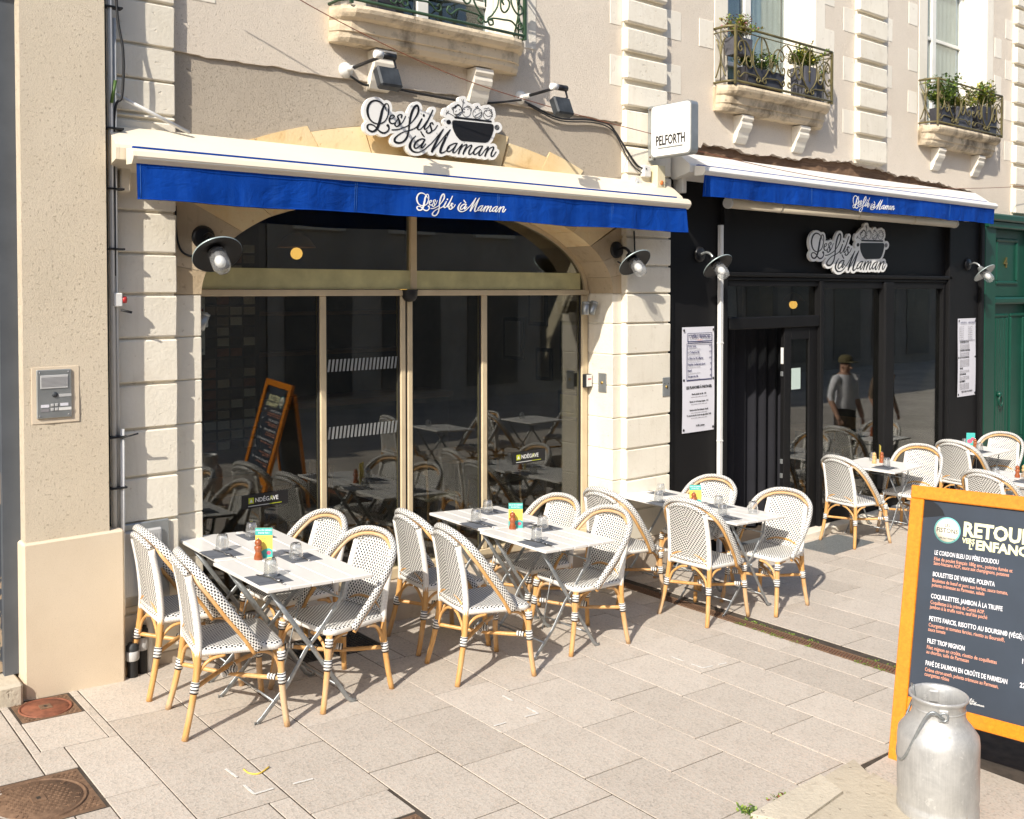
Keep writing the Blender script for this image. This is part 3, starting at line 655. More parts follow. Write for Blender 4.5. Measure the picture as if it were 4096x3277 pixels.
for i in range(NV):
    t0, t1 = PI * i / NV, PI * (i + 1) / NV; gp = .0016
    ao, bo = AO + rv.uniform(-.05, .06), BO + rv.uniform(-.045, .05)
    inner = [ell(AI, BI, t0 + gp + (t1 - t0 - 2 * gp) * k / 6) for k in range(7)]; outer = [ell(ao, bo, t1 - gp - (t1 - t0 - 2 * gp) * k / 6) for k in range(7)]
    low = max(p[1] for p in outer) < 3.0
    m = MB().prism(inner + outer, WY - rv.uniform(.001, .004), DY + .05); o = m.build('voussoir', MAT['spandrel_stone' if low else 'arch_stone'], arch)
    o.matrix_parent_inverse = (arch.parent.matrix_basis @ arch.matrix_parent_inverse @ arch.matrix_basis).inverted() if False else Matrix.Translation(tb.location).inverted() @ Matrix.Identity(4)
    o.matrix_parent_inverse = Matrix.Identity(4)
# pilasters
ZJ = [.09, .37, .64, .913, 1.19, 1.478, 1.752, 2.023, 2.289, 2.536, 2.79, 3.055, 3.34]
def rough(mb, a, sd):
    r_ = random.Random(sd); mb.v = [(x + r_.uniform(-a, a), y + r_.uniform(-a, a) * .5, z + r_.uniform(-a, a)) for x, y, z in mb.v]; return mb
def sub(mb, name, mat, parent):
    o = mb.build(name, mat, parent); o.matrix_parent_inverse = Matrix.Identity(4); return o
def pilaster(x0, x1, joints, y, gap, deep, mat, ztop=None):
    core = P(MB().box(x0 + .012, x1 - .012, y + deep, WY + .02, joints[0], joints[-1]), 'pilaster', mat, tb)
    for a, b in zip(joints[:-1], joints[1:]):
        sub(rough(MB().cbox(x0, x1, y, WY + .012, a + gap / 2, b - gap / 2, .012 if gap > .03 else .008), .0032, int(a * 1000) + int(x0 * 10)), 'stone_block', mat, core)
    return core
pilaster(1.66, 2.239, ZJ + [3.375], PY, .016, .022, MAT['painted_stone'])
pilaster(1.66, 2.239, [3.375, 3.58, 3.785, 4.05, 4.30, 4.55, 4.8, 5.05, 5.3, 5.6], PY + .004, .016, .02, MAT['painted_stone'])
pilaster(6.222, 6.800, ZJ + [3.58], PY, .016, .022, MAT['painted_stone'])
pilaster(6.215, 6.735, [3.60, 3.90], PY + .006, .012, .02, MAT['painted_stone'])
pilaster(6.206, 6.735, [3.91] + [4.142 + .245 * k for k in range(0, 14)], PY - .012, .05, .05, MAT['painted_stone'])
for i, z in enumerate([3.612, 3.873]): pass
pilaster(9.93, 10.52, [3.748, 4.049, 4.345, 4.613, 4.879, 5.149, 5.414, 5.68, 5.95, 6.2, 6.5], PY - .012, .05, .05, MAT['painted_stone'])
pilaster(13.90, 14.5, [3.36, 3.75, 4.05, 4.345, 4.613, 4.879, 5.149, 5.414, 5.68, 5.95, 6.2, 6.5], PY - .012, .05, .05, MAT['painted_stone'])
# pale bonding stones beside pilasters and windows
def bond(x0, x1, z0, z1): P(MB().cbox(x0, x1, UY - .004, WY + .05, z0, z1, .003), 'bonding_stone', MAT['pale_stone'], tb)
for x0, x1, zz in ((6.06, 6.205, (4.10, 4.625, 5.14)), (6.737, 6.99, (4.13, 4.62, 5.12)), (9.70, 9.928, (4.06, 4.64, 5.18)), (10.522, 10.73, (4.10, 4.68, 5.22)), (13.68, 13.898, (4.1, 4.65, 5.2, 5.75)), (7.25, 7.455, (4.62, 5.15)), (9.336, 9.52, (4.88, 5.4)), (11.1, 11.31, (4.45, 4.95, 5.5)), (13.36, 13.56, (4.95, 5.45)), (2.241, 2.52, (4.13,))):
    for z in zz: bond(x0, x1, z, z + .262)
# window surrounds and casements
for n, (a, b, _) in enumerate(wins):
    for x0, x1 in ((a - .20, a), (b, b + .18)):
        P(MB().cbox(x0, x1, UY - .006, WY + .05, 4.26, 6.9, .004), 'window_surround', MAT['pale_stone'], tb)
    P(MB().box(b - .004, b + .02, UY - .003, WY + .36, 4.2, 6.75), 'window_reveal', MAT['pale_stone'], tb); P(MB().box(a - .02, a + .004, UY - .003, WY + .36, 4.2, 6.75), 'window_reveal', MAT['pale_stone'], tb)
    fy = WY + .30
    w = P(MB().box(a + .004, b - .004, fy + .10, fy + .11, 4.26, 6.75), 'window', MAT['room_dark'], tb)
    c = (a + b) / 2
    for x0, x1 in ((a + .005, a + .075), (c - .055, c + .055), (b - .075, b - .005)): sub(MB().cbox(x0, x1, fy, fy + .06, 4.26, 6.75, .008), 'frame', MAT['window_white'], w)
    for x0, x1 in ((a + .075, c - .055), (c + .055, b - .075)):
        for z in (4.26, 4.62, 5.55): sub(MB().cbox(x0, x1, fy + .005, fy + .05, z, z + (.09 if z < 4.5 else .045), .006), 'glazing_bar', MAT['window_white'], w)
        sub(MB().box(x0, x1, fy + .028, fy + .032, 4.35, 6.75), 'pane', MAT['window_glass'], w)
        if n: sub(MB().grid(lambda u, v, x0=x0, x1=x1: (x0 + .03 + (x1 - x0 - .06) * u, fy + .045 + .004 * math.sin(u * 34), 4.5 + 2.2 * v), 40, 1), 'net_curtain', MAT['curtain_white'], w)
# balconies
def balcony(x0, x1, zt, d, iron, n):
    rt = P(MB().box(x0 + .15, x1 - .15, WY - .05, WY + .02, zt - .12, zt - .02), 'balcony', MAT['balcony_stone'], tb)
    prof = [(0, zt - .23), (-.13, zt - .23), (-.155, zt - .20), (-.16, zt - .165), (-.175, zt - .16), (-.185, zt - .09), (-.225, zt - .075), (-d, zt - .05), (-d - .008, zt - .025), (-d, zt), (0, zt)]
    def sec(sc): return [(x, z) for x, z in prof]
    m = MB(); b0 = len(m.v); xsA = [x0 + .06, x0 + .09, x0 + .15, x0 + .24, x1 - .24, x1 - .15, x1 - .09, x1 - .06]; scl = [.35, .7, .93, 1.0, 1.0, .93, .7, .35]; rk = random.Random(n)
    for xx, s_ in zip(xsA, scl):
        for (yy, z) in prof: m.v.append((xx + (-.06 if xx < (x0 + x1) / 2 else .06) * (-yy / d) * (1 - s_) , WY + yy * s_, z + rk.uniform(-.002, .002)))
    L = len(prof)
    for i in range(len(xsA) - 1):
        for k in range(L - 1): q = (b0 + i * L + k, b0 + i * L + k + 1, b0 + (i + 1) * L + k + 1, b0 + (i + 1) * L + k); m.face(q, None, 0, False)
    m.face([b0 + k for k in range(L)][::-1]); m.face([b0 + (len(xsA) - 1) * L + k for k in range(L)])
    sub(m, 'slab', MAT['balcony_stone'], rt)
    for cx in (x0 + .45, x1 - .42):
        pr = [(WY, zt - .24), (WY - .125, zt - .24), (WY - .13, zt - .275), (WY - .11, zt - .30), (WY - .115, zt - .33), (WY - .105, zt - .36), (WY - .075, zt - .40), (WY - .06, zt - .45), (WY - .035, zt - .50), (WY, zt - .51)]
        sub(MB().prism(pr, cx - .085, cx + .085, axis='X'), 'corbel', MAT['pale_stone'], rt)
    # railing
    ry = WY - d + .02; zb, zh = zt + .035, zt + .55
    rl = MB(); xa, xb = x0 + .06, x1 - .06
    def hbar(z, r): rl.tube([(xa, WY, z), (xa, ry + .08, z), (xa + .05, ry, z), (xb - .05, ry, z), (xb, ry + .08, z), (xb, WY, z)], r, 6)
    hbar(zh, .013); hbar(zb, .012); hbar(zh - .045, .006)
    for x in (xa + .05, xb - .05): rl.box(x - .011, x + .011, ry - .011, ry + .011, zb - .03, zh)
    sub(rl, 'railing_frame', MAT[iron], rt)
    def spiral(c, r0, turns, a0, sgn, n=22):
        return [(c[0] + r0 * (1 - .78 * k / n) * math.cos(a0 + sgn * turns * 2 * PI * k / n), c[1] + r0 * (1 - .78 * k / n) * math.sin(a0 + sgn * turns * 2 * PI * k / n)) for k in range(n + 1)]
    def motif(cx, hw, fn):
        z0, H = zb + .015, zh - .05 - zb; k = hw / .36
        for s_ in (-1, 1):
            yield [fn(cx + s_ * p[0] * k, z0 + p[1] * H) for p in [(.02, .98), (.07, .86), (.115, .62), (.11, .38), (.06, .20), (.02, .12), (.035, .03), (.065, .05), (.06, .11), (.04, .11)]]
            yield [fn(cx + s_ * p[0] * k, z0 + p[1] * H) for p in [(.165, .40), (.15, .46), (.18, .52), (.215, .46), (.20, .34), (.165, .28), (.135, .36), (.15, .60), (.22, .80), (.30, .78), (.325, .66), (.30, .58), (.275, .63), (.29, .69)]]
            yield [fn(cx + s_ * p[0] * k, z0 + p[1] * H) for p in [(.35, .95), (.30, .88), (.235, .70), (.235, .45), (.29, .30), (.335, .34), (.33, .44), (.305, .43), (.31, .38)]]
            yield [fn(cx + s_ * p[0] * k, z0 + p[1] * H) for p in [(.0, .05), (.06, .14), (.16, .16), (.24, .16), (.30, .06), (.335, .10), (.32, .17), (.30, .13)]]
        yield [fn(cx, z0 + H * .3), fn(cx, z0 + H * .98)]
    W_ = (xb - xa - .10); nb = 2
    for i in range(nb):
        hw = W_ / nb / 2; cx = xa + .05 + hw * (2 * i + 1); m = MB()
        for c in motif(cx, hw, lambda a, z: Vector((a, ry, z))): m.tube(bez(c, 5) if len(c) > 2 else c, .0075, 5)
        m.ball((cx, ry, zb + .25), .014, 0, 8, 5)
        sub(m, 'scrollwork', MAT[iron], rt)
    for x in (xa, xb):
        m = MB(); L_ = d - .10
        for s_, c in ((0, [(.1, .1), (.5, .5), (.15, .9)]), (1, [(.9, .1), (.5, .5), (.85, .9)])):
            m.tube(bez([Vector((x, WY - .02 - p[0] * L_, zb + p[1] * (zh - zb - .06))) for p in [c[0], ((c[0][0] + c[1][0]) / 2, .25), c[1], ((c[1][0] + c[2][0]) / 2, .8), c[2]]], 5), .0075, 5)
        m.tube([Vector((x, WY - .02 - .5 * L_, zb)), Vector((x, WY - .02 - .5 * L_, zh))], .006, 5)
        sub(m, 'scrollwork', MAT[iron], rt)
    return rt
balcony(3.27, 5.02, 4.245, .25, 'iron_green', 1); balcony(7.41, 9.25, 4.265, .25, 'iron_olive', 2); balcony(11.30, 13.22, 4.31, .25, 'iron_olive', 3)
# jambs either side of the restaurant window
ZB = [.10] + ZJ[1:9]
for x0, x1 in ((2.20, 2.42), (6.117, 6.24)):
    jb = P(MB().box(x0 + .006, x1 - .006, WY + .012, DY + .04, .08, 2.29), 'jamb', MAT['painted_stone'], tb)
    for a, b in zip(ZB[:-1], ZB[1:]): sub(MB().cbox(x0, x1, WY + random.uniform(-.001, .002), DY + .05, a + .003, b - .003, .006), 'stone_block', MAT['painted_stone'], jb)
# step / base course in front of the window
st = P(MB().box(1.86, 6.86, 5.96, DY + .1, -.35, .088), 'base_course', MAT['step_stone'], tb)
xx = 1.86; rb = random.Random(2)
while xx < 6.85:
    w = min(rb.uniform(.75, 1.05), 6.86 - xx)
    if 6.86 - xx - w < .3: w = 6.86 - xx
    sub(MB().cbox(xx + .002, xx + w - .002, 5.925 + rb.uniform(0, .006), DY + .02, -.36, .096 + rb.uniform(-.002, .002), .008), 'step_stone', MAT['step_stone'], st); xx += w
INK="494 441,498 441,499 438,491 385,498 385,518 396,521 395,522 393,521 391,503 382,490 378,482 327,467 258,463 254,462 243,453 220,446 208,434 195,423 186,410 178,388 171,369 170,354 172,332 182,316 197,305 217,301 232,300 242,297 244,276 267,273 275,274 280,276 284,283 289,300 299,314 304,322 304,337 326,344 334,353 335,359 329,368 342,375 348,381 351,395 354,411 350,431 340,441 331,463 307,464 304,462 301,455 299,462 282,463 273,474 322,483 381,471 398,455 431,459 433,462 432,479 399,485 391,491 437;-1059 237,-1043 239,-1016 238,-994 234,-971 228,-957 222,-942 213,-909 187,-894 201,-882 209,-867 214,-855 215,-847 212,-839 208,-833 201,-826 189,-820 171,-818 151,-818 131,-820 109,-825 79,-832 51,-843 21,-851 3,-858 -11,-870 -28,-880 -41,-896 -55,-911 -67,-927 -77,-951 -89,-971 -96,-987 -133,-1005 -165,-995 -173,-972 -186,-952 -194,-939 -198,-922 -200,-909 -200,-885 -192,-867 -181,-852 -168,-841 -154,-837 -144,-838 -136,-848 -118,-860 -115,-867 -108,-869 -102,-867 -93,-860 -85,-852 -81,-844 -79,-833 -81,-824 -89,-821 -94,-815 -115,-813 -136,-818 -152,-831 -174,-848 -192,-871 -209,-893 -219,-907 -223,-923 -225,-937 -224,-953 -221,-970 -214,-984 -207,-1019 -182,-1039 -199,-1051 -207,-1066 -215,-1086 -222,-1099 -224,-1121 -224,-1148 -217,-1164 -209,-1179 -195,-1187 -184,-1193 -170,-1196 -158,-1196 -151,-1194 -142,-1191 -136,-1184 -127,-1175 -119,-1169 -114,-1156 -108,-1141 -105,-1126 -104,-1111 -104,-1095 -108,-1079 -113,-1058 -123,-1033 -141,-1017 -103,-1057 -100,-1086 -93,-1111 -82,-1137 -64,-1158 -43,-1176 -15,-1190 17,-1197 50,-1198 69,-1198 86,-1193 112,-1179 147,-1158 180,-1144 196,-1133 206,-1118 216,-1092 229,-1073 235;-1056 216,-1081 207,-1104 193,-1120 178,-1136 155,-1149 128,-1158 102,-1161 73,-1159 42,-1151 8,-1143 -13,-1127 -37,-1113 -52,-1092 -68,-1072 -77,-1045 -84,-1012 -87,-1003 -62,-979 20,-967 70,-956 104,-941 139,-919 175,-949 196,-965 205,-981 210,-1022 217,-1043 217;-866 201,-873 197,-879 191,-893 170,-882 155,-875 143,-864 109,-868 105,-873 107,-888 139,-899 154,-901 154,-919 99,-940 9,-965 -78,-948 -70,-922 -55,-906 -43,-891 -29,-880 -14,-871 0,-854 39,-847 64,-840 100,-836 139,-836 156,-841 180,-848 194,-855 200,-860 202;-355 257,-347 259,-340 258,-328 254,-318 246,-309 233,-304 216,-303 189,-305 167,-310 149,-318 128,-327 111,-357 70,-416 4,-466 -43,-470 -68,-477 -121,-448 -110,-391 -84,-367 -68,-357 -59,-343 -42,-304 15,-274 62,-266 68,-259 68,-254 65,-252 61,-252 57,-297 -28,-321 -69,-325 -83,-324 -87,-320 -92,-314 -95,-309 -94,-297 -89,-279 -77,-266 -65,-245 -43,-178 44,-172 48,-76 212,-72 216,-68 217,-63 217,-60 213,-59 209,-63 202,-95 135,-130 71,-156 26,-198 -40,-205 -59,-205 -77,-203 -78,-197 -75,-173 -57,-159 -44,-133 -16,-130 -13,-129 4,-122 15,-111 23,-92 31,-78 33,-67 29,-62 23,-52 3,-53 -2,-56 -6,-61 -9,-69 -8,-73 -5,-79 10,-83 17,-88 15,-104 -6,-88 -41,-78 -70,-74 -89,-50 -73,-36 -61,-24 -48,9 -1,16 1,20 0,22 -4,20 -8,-12 -55,-22 -66,-35 -79,-47 -87,-78 -107,-84 -114,-92 -122,-104 -130,-125 -140,-143 -145,-160 -144,-181 -139,-193 -131,-196 -122,-190 -110,-181 -97,-175 -93,-170 -93,-165 -94,-161 -100,-162 -104,-172 -119,-154 -125,-145 -125,-133 -121,-117 -112,-106 -103,-103 -97,-105 -86,-125 -29,-154 -60,-177 -79,-194 -91,-206 -96,-214 -96,-220 -94,-224 -91,-230 -83,-234 -66,-232 -48,-256 -74,-277 -93,-296 -106,-310 -111,-318 -112,-330 -111,-343 -104,-349 -98,-352 -90,-352 -75,-369 -88,-390 -100,-430 -119,-479 -138,-494 -200,-505 -229,-514 -244,-529 -266,-545 -284,-562 -300,-580 -313,-601 -325,-614 -330,-630 -336,-657 -341,-678 -343,-695 -342,-712 -339,-725 -335,-733 -331,-743 -323,-748 -314,-751 -303,-751 -292,-749 -282,-746 -274,-735 -259,-715 -240,-690 -220,-657 -196,-624 -177,-597 -163,-572 -152,-504 -131,-500 -107,-499 -69,-530 -86,-604 -119,-648 -137,-681 -148,-710 -154,-775 -161,-779 -160,-782 -158,-784 -155,-783 -151,-781 -148,-776 -146,-704 -135,-674 -128,-643 -118,-599 -101,-542 -77,-521 -66,-497 -50,-488 17,-474 82,-462 121,-447 157,-427 193,-405 224,-393 236,-380 245,-369 252;391 339,385 336,400 336,417 332,399 338;578 358,585 357,593 342,611 349,618 347,620 343,623 326,627 324,641 324,648 322,650 316,649 307,641 279,636 275,637 262,632 238,624 223,615 211,600 198,583 187,564 180,543 178,523 180,510 185,497 193,487 203,477 216,472 230,471 239,472 259,476 274,481 284,498 307,515 320,527 326,542 331;378 329,373 324,344 285,338 281,333 284,334 300,314 275,310 266,308 254,308 235,310 223,316 210,323 199,333 189,342 183,358 177,372 176,386 176,402 181,413 187,426 196,437 207,448 225,454 240,457 266,454 283,449 296,433 315,423 322,406 328,391 330;579 352,555 334,568 334,582 332,595 328,610 320,624 306,631 294,635 283,643 310,642 317,638 318,623 319,618 321,614 328,613 340,611 343,593 336,588 336,585 339;760 373,766 368,781 337,797 334,813 328,827 319,837 310,849 289,854 265,850 243,847 234,837 217,827 206,813 193,796 183,775 176,762 173,1023 178,1032 175,1037 169,1035 159,1027 151,1013 149,341 135,330 136,323 141,321 144,321 150,323 156,329 161,339 164,740 173,723 175,708 181,688 195,677 208,671 220,667 237,667 250,669 264,677 282,686 295,698 308,717 322,732 329,749 334,772 337,764 357,759 365,754 349,749 341,745 339,741 340,731 348,727 334,724 333,721 334,723 348,726 355,731 356,734 355,745 346,753 369;-349 228,-362 220,-373 210,-385 195,-398 172,-414 140,-426 109,-436 81,-452 23,-461 -19,-434 6,-402 45,-371 91,-348 133,-339 162,-335 196,-336 209,-339 218,-344 224;545 326,530 321,519 315,505 306,496 296,488 285,482 270,479 258,478 243,483 220,491 208,503 197,519 188,531 185,546 184,561 186,575 190,587 196,602 206,611 216,619 227,626 242,629 257,629 273,626 287,619 300,603 317,588 324,577 327,562 328;310 293,293 286,283 278,285 272,301 257,304 268,301 273;972 370,976 370,982 367,993 353,998 349,1007 348,1033 349,1040 347,1041 343,1039 339,1025 327,1022 323,1030 319,1049 315,1054 312,1054 307,1038 298,1037 296,1039 291,1058 282,1060 276,1057 272,1042 265,1043 260,1054 248,1054 243,1048 241,1037 243,1027 224,1018 214,1007 204,993 195,980 189,963 184,947 182,929 184,915 188,901 194,889 204,880 215,872 232,870 246,871 262,877 280,890 302,908 318,926 329,946 335,957 337,974 337,993 334,1014 324,1032 341,1032 343,1029 343,1003 342,994 344,988 348,979 360,973 364,966 362,944 351,938 349,915 351,906 348,888 340,884 339,883 341,884 344,907 355,916 357,936 355,942 356,959 365;751 329,729 322,720 317,709 309,696 298,684 282,679 271,675 256,674 240,677 224,682 214,689 204,702 192,717 184,732 180,751 178,767 180,778 183,798 191,813 201,826 213,837 230,844 247,845 261,845 277,840 291,832 305,822 314,813 320,800 326,778 331,768 331;585 306,589 305,589 301,571 292,566 292,567 296;520 296,525 295,524 291,505 284,501 284,500 286,502 289;425 281,429 282,431 280,432 278,431 275,419 268,414 267,412 269,413 273;948 330,928 323,918 318,907 310,894 297,885 283,880 268,877 251,878 241,886 219,895 208,906 200,919 193,929 190,944 188,961 190,973 192,991 200,1002 208,1016 221,1029 243,1029 248,1032 253,1034 271,1032 287,1025 294,1027 299,1021 307,1008 319,997 325,981 330,964 332;182 236,186 235,199 204,203 210,216 235,221 236,222 233,208 204,239 196,280 183,325 165,326 163,325 160,321 159,273 178,242 189,216 196,202 198,192 195,186 188,175 174,173 173,170 174,170 177,184 195,167 194,165 195,165 198,168 200,191 203,180 233,180 235;785 307,807 305,809 302,807 300,804 300,785 301,782 303;362 254,368 253,369 250,367 248,345 237,340 237,339 239,340 242;919 313,943 314,945 312,942 309,919 307,916 309,916 311;501 259,511 258,516 250,513 243,509 240,504 238,494 239,489 246,492 254;712 283,717 283,719 278,721 270,717 267,712 267,710 270,708 279;441 248,445 248,446 245,421 211,408 200,390 190,374 184,364 184,353 188,333 200,333 203,337 204,371 202,385 206,401 215;1025 314,1034 303,1046 308,1044 310;501 253,498 251,497 248,498 245,503 244,507 246,508 250,505 253;826 285,834 285,838 283,840 279,839 268,836 259,821 235,807 220,794 211,773 199,756 195,722 195,711 197,706 201,699 209,700 212,799 272;826 279,801 267,709 210,712 205,715 203,726 201,755 201,771 205,786 213,803 225,818 241,827 256,832 269,832 278,831 279;994 295,998 296,1015 291,1016 287,1012 285,994 290,993 293;425 227,402 209,386 200,369 196,350 197,359 192,366 190,374 190,383 193,407 206,415 214;893 281,897 281,923 253,940 245,954 241,972 239,980 240,993 245,1017 257,1021 256,1022 253,984 235,966 233,953 235,931 241,917 249,891 277;1041 283,1042 273,1052 276,1050 279;-637 88,-622 89,-609 87,-600 83,-596 76,-596 68,-607 38,-610 34,-614 31,-621 29,-625 30,-630 35,-631 38,-628 48,-619 67,-618 70,-619 72,-630 72,-640 71,-648 68,-662 58,-667 52,-669 47,-669 42,-666 35,-658 37,-653 34,-653 30,-657 24,-643 7,-635 -6,-628 -30,-626 -45,-604 -24,-589 -4,-577 16,-552 68,-548 72,-543 72,-539 70,-538 66,-563 15,-579 -13,-599 -37,-642 -80,-657 -90,-674 -98,-689 -103,-703 -104,-714 -102,-726 -97,-733 -92,-738 -86,-740 -81,-739 -73,-731 -57,-754 -68,-773 -73,-795 -72,-806 -68,-814 -63,-823 -53,-831 -37,-834 -25,-834 -10,-830 4,-825 17,-815 34,-806 45,-793 54,-780 60,-769 64,-757 66,-750 66,-740 62,-733 58,-728 52,-726 45,-729 37,-735 28,-748 16,-759 8,-767 4,-806 -10,-806 -21,-804 -31,-796 -47,-788 -52,-778 -56,-772 -56,-760 -55,-746 -50,-733 -43,-720 -34,-708 -22,-682 12,-692 34,-693 41,-689 53,-681 64,-667 75,-653 83;-233 134,-225 135,-218 133,-213 129,-211 124,-211 110,-213 104,-220 98,-228 95,-235 95,-241 97,-245 101,-247 106,-246 123,-240 131;-759 52,-775 46,-790 34,-798 18,-802 5,-769 17,-754 27,-744 39,-743 44,-750 51;1040 253,1040 249,1045 248;-674 0,-696 -27,-713 -45,-709 -48,-707 -53,-717 -76,-707 -84,-697 -87,-688 -84,-672 -75,-663 -66,-658 -58,-657 -50,-661 -32,-667 -12;214 100,231 100,244 97,255 87,259 80,260 72,258 60,251 50,239 40,222 34,207 34,192 39,183 46,178 58,179 71,187 85,199 94;321 107,1018 128,1025 128,1061 121,1077 96,1073 37,1045 -37,1007 -108,963 -155,913 -174,472 -190,461 -189,416 -172,361 -125,317 -64,291 -5,284 78,297 98;-1142 -123,-1151 -126,-1159 -131,-1166 -139,-1170 -150,-1166 -164,-1159 -177,-1146 -188,-1131 -195,-1108 -199,-1096 -198,-1086 -194,-1070 -186,-1061 -178,-1052 -170,-1044 -160,-1060 -144,-1074 -136,-1091 -128,-1106 -123,-1118 -122;1132 123,1151 124,1169 120,1180 110,1187 95,1185 80,1178 67,1166 57,1158 53,1146 49,1127 48,1109 54,1097 66,1093 77,1095 91,1103 105,1114 115;1135 113,1125 109,1115 101,1108 89,1107 80,1110 71,1119 62,1132 58,1144 59,1155 63,1165 71,1172 82,1173 93,1169 104,1160 111,1149 114;1137 105,1142 105,1152 104,1159 98,1162 93,1162 84,1159 78,1153 72,1145 68,1136 67,1127 69,1122 73,1118 80,1118 87,1122 95,1127 101;1138 96,1132 92,1129 84,1134 77,1142 76,1146 78,1150 82,1151 90,1146 96;119 -42,125 -42,129 -44,131 -48,130 -51,22 -232,-21 -310,-36 -340,108 -177,181 -98,241 -39,244 -37,251 -37,255 -41,255 -45,182 -174,117 -300,100 -337,91 -362,85 -384,85 -389,87 -390,105 -390,124 -384,149 -370,174 -353,183 -326,193 -308,206 -292,226 -276,254 -260,297 -240,317 -233,342 -228,379 -225,385 -228,386 -232,384 -236,380 -240,317 -345,306 -370,306 -372,311 -373,319 -372,331 -367,351 -351,425 -269,460 -233,468 -228,472 -228,477 -231,479 -242,464 -274,485 -255,502 -244,521 -235,550 -225,558 -225,564 -228,569 -236,567 -248,561 -262,549 -285,559 -275,578 -258,610 -238,631 -228,642 -225,649 -225,658 -230,661 -237,661 -245,656 -261,619 -317,611 -336,607 -352,607 -365,610 -370,621 -367,637 -359,659 -341,677 -322,684 -307,698 -287,717 -270,734 -259,769 -241,792 -231,811 -227,862 -221,868 -225,868 -236,821 -314,805 -349,801 -360,800 -369,804 -369,813 -367,831 -357,847 -341,899 -278,925 -255,954 -234,962 -226,968 -223,976 -224,980 -226,981 -231,966 -271,978 -258,993 -246,1012 -233,1033 -223,1053 -216,1067 -213,1078 -215,1085 -222,1087 -228,1086 -245,1075 -266,1054 -302,1045 -322,1037 -350,1037 -358,1039 -360,1043 -361,1052 -360,1064 -352,1077 -338,1117 -288,1122 -286,1128 -287,1131 -290,1131 -295,1089 -349,1070 -367,1056 -375,1043 -379,1029 -378,1018 -374,1013 -368,1010 -360,1010 -348,1014 -327,1020 -310,1028 -295,1060 -243,1063 -234,1062 -231,1060 -231,1043 -236,1021 -245,1000 -259,986 -271,969 -291,942 -328,919 -380,914 -385,909 -387,900 -387,893 -383,890 -380,890 -373,944 -258,920 -277,905 -292,847 -360,829 -374,812 -383,802 -386,788 -386,781 -383,775 -377,773 -371,775 -360,788 -327,743 -364,732 -370,720 -376,700 -379,691 -378,683 -375,674 -366,671 -360,670 -348,651 -365,632 -378,617 -385,601 -388,590 -385,582 -373,580 -365,582 -339,590 -318,599 -303,630 -260,637 -249,638 -244,637 -243,622 -249,605 -258,588 -268,573 -281,552 -304,510 -359,499 -387,494 -391,486 -392,478 -389,474 -383,486 -346,495 -325,536 -261,544 -243,523 -250,503 -260,487 -272,475 -283,455 -308,434 -338,414 -386,409 -392,403 -394,396 -395,391 -393,386 -389,385 -381,412 -322,433 -281,415 -299,359 -361,342 -375,325 -385,313 -388,298 -389,289 -386,282 -378,281 -371,285 -359,299 -330,261 -360,246 -369,232 -376,216 -380,200 -380,184 -374,176 -366,144 -390,118 -404,88 -414,80 -415,65 -414,54 -408,48 -401,45 -391,44 -382,46 -369,55 -337,75 -292,106 -235,139 -179,173 -129,116 -191,-56 -383,-68 -404,-74 -410,-82 -413,-88 -413,-97 -411,-104 -403,-104 -393,-82 -344,-61 -305,-15 -228,31 -158,-62 -257,-100 -294,-150 -332,-205 -380,-232 -399,-259 -413,-282 -423,-302 -431,-333 -439,-353 -442,-380 -443,-400 -442,-421 -438,-441 -431,-457 -421,-472 -408,-482 -397,-489 -385,-494 -369,-495 -351,-493 -341,-489 -328,-481 -309,-468 -287,-452 -265,-429 -239,-376 -194,-373 -193,-367 -193,-365 -196,-366 -199,-409 -247,-420 -261,-433 -288,-441 -309,-449 -335,-451 -349,-450 -365,-444 -379,-430 -398,-419 -408,-400 -417,-377 -422,-352 -424,-329 -422,-308 -417,-289 -411,-267 -401,-234 -383,-204 -360,-160 -321,-105 -280,-60 -235,112 -48;-282 -118,-273 -120,-248 -151,-212 -190,-212 -195,-216 -200,-221 -202,-227 -201,-251 -183,-265 -170,-277 -152,-290 -129,-288 -122;-507 -147,-543 -156,-574 -167,-617 -190,-650 -212,-684 -241,-699 -256,-711 -271,-715 -277,-718 -288,-716 -296,-712 -303,-701 -309,-686 -312,-670 -314,-653 -313,-635 -309,-616 -303,-603 -297,-591 -289,-573 -273,-560 -259,-539 -230,-530 -213,-520 -190;-266 -221,-245 -219,-211 -223,-201 -228,-198 -234,-202 -243,-257 -338,-264 -352,-254 -349,-242 -338,-199 -291,-193 -290,-188 -292,-187 -295,-189 -300,-233 -352,-242 -360,-253 -367,-263 -370,-274 -369,-280 -367,-284 -363,-287 -358,-287 -351,-281 -330,-317 -360,-329 -369,-343 -376,-357 -381,-372 -385,-387 -384,-395 -382,-403 -376,-408 -368,-412 -357,-413 -344,-408 -324,-392 -299,-367 -272,-355 -262,-339 -251,-300 -232;-259 -239,-280 -246,-305 -259,-332 -276,-348 -290,-367 -313,-378 -331,-382 -344,-382 -355,-381 -362,-378 -364,-367 -365,-359 -364,-345 -359,-335 -354,-308 -333,-269 -296,-245 -266,-227 -241,-246 -238;345 -244,322 -249,300 -258,262 -278,237 -294,231 -300,239 -302,241 -306,240 -309,205 -342,202 -354,203 -359,208 -362,215 -363,230 -361,250 -350,278 -329,306 -304,333 -273,355 -243;823 -241,803 -245,776 -257,768 -262,722 -296,709 -316,701 -336,699 -354,703 -360,710 -361,715 -361,728 -356,757 -335,785 -310,804 -289,842 -241,841 -240"
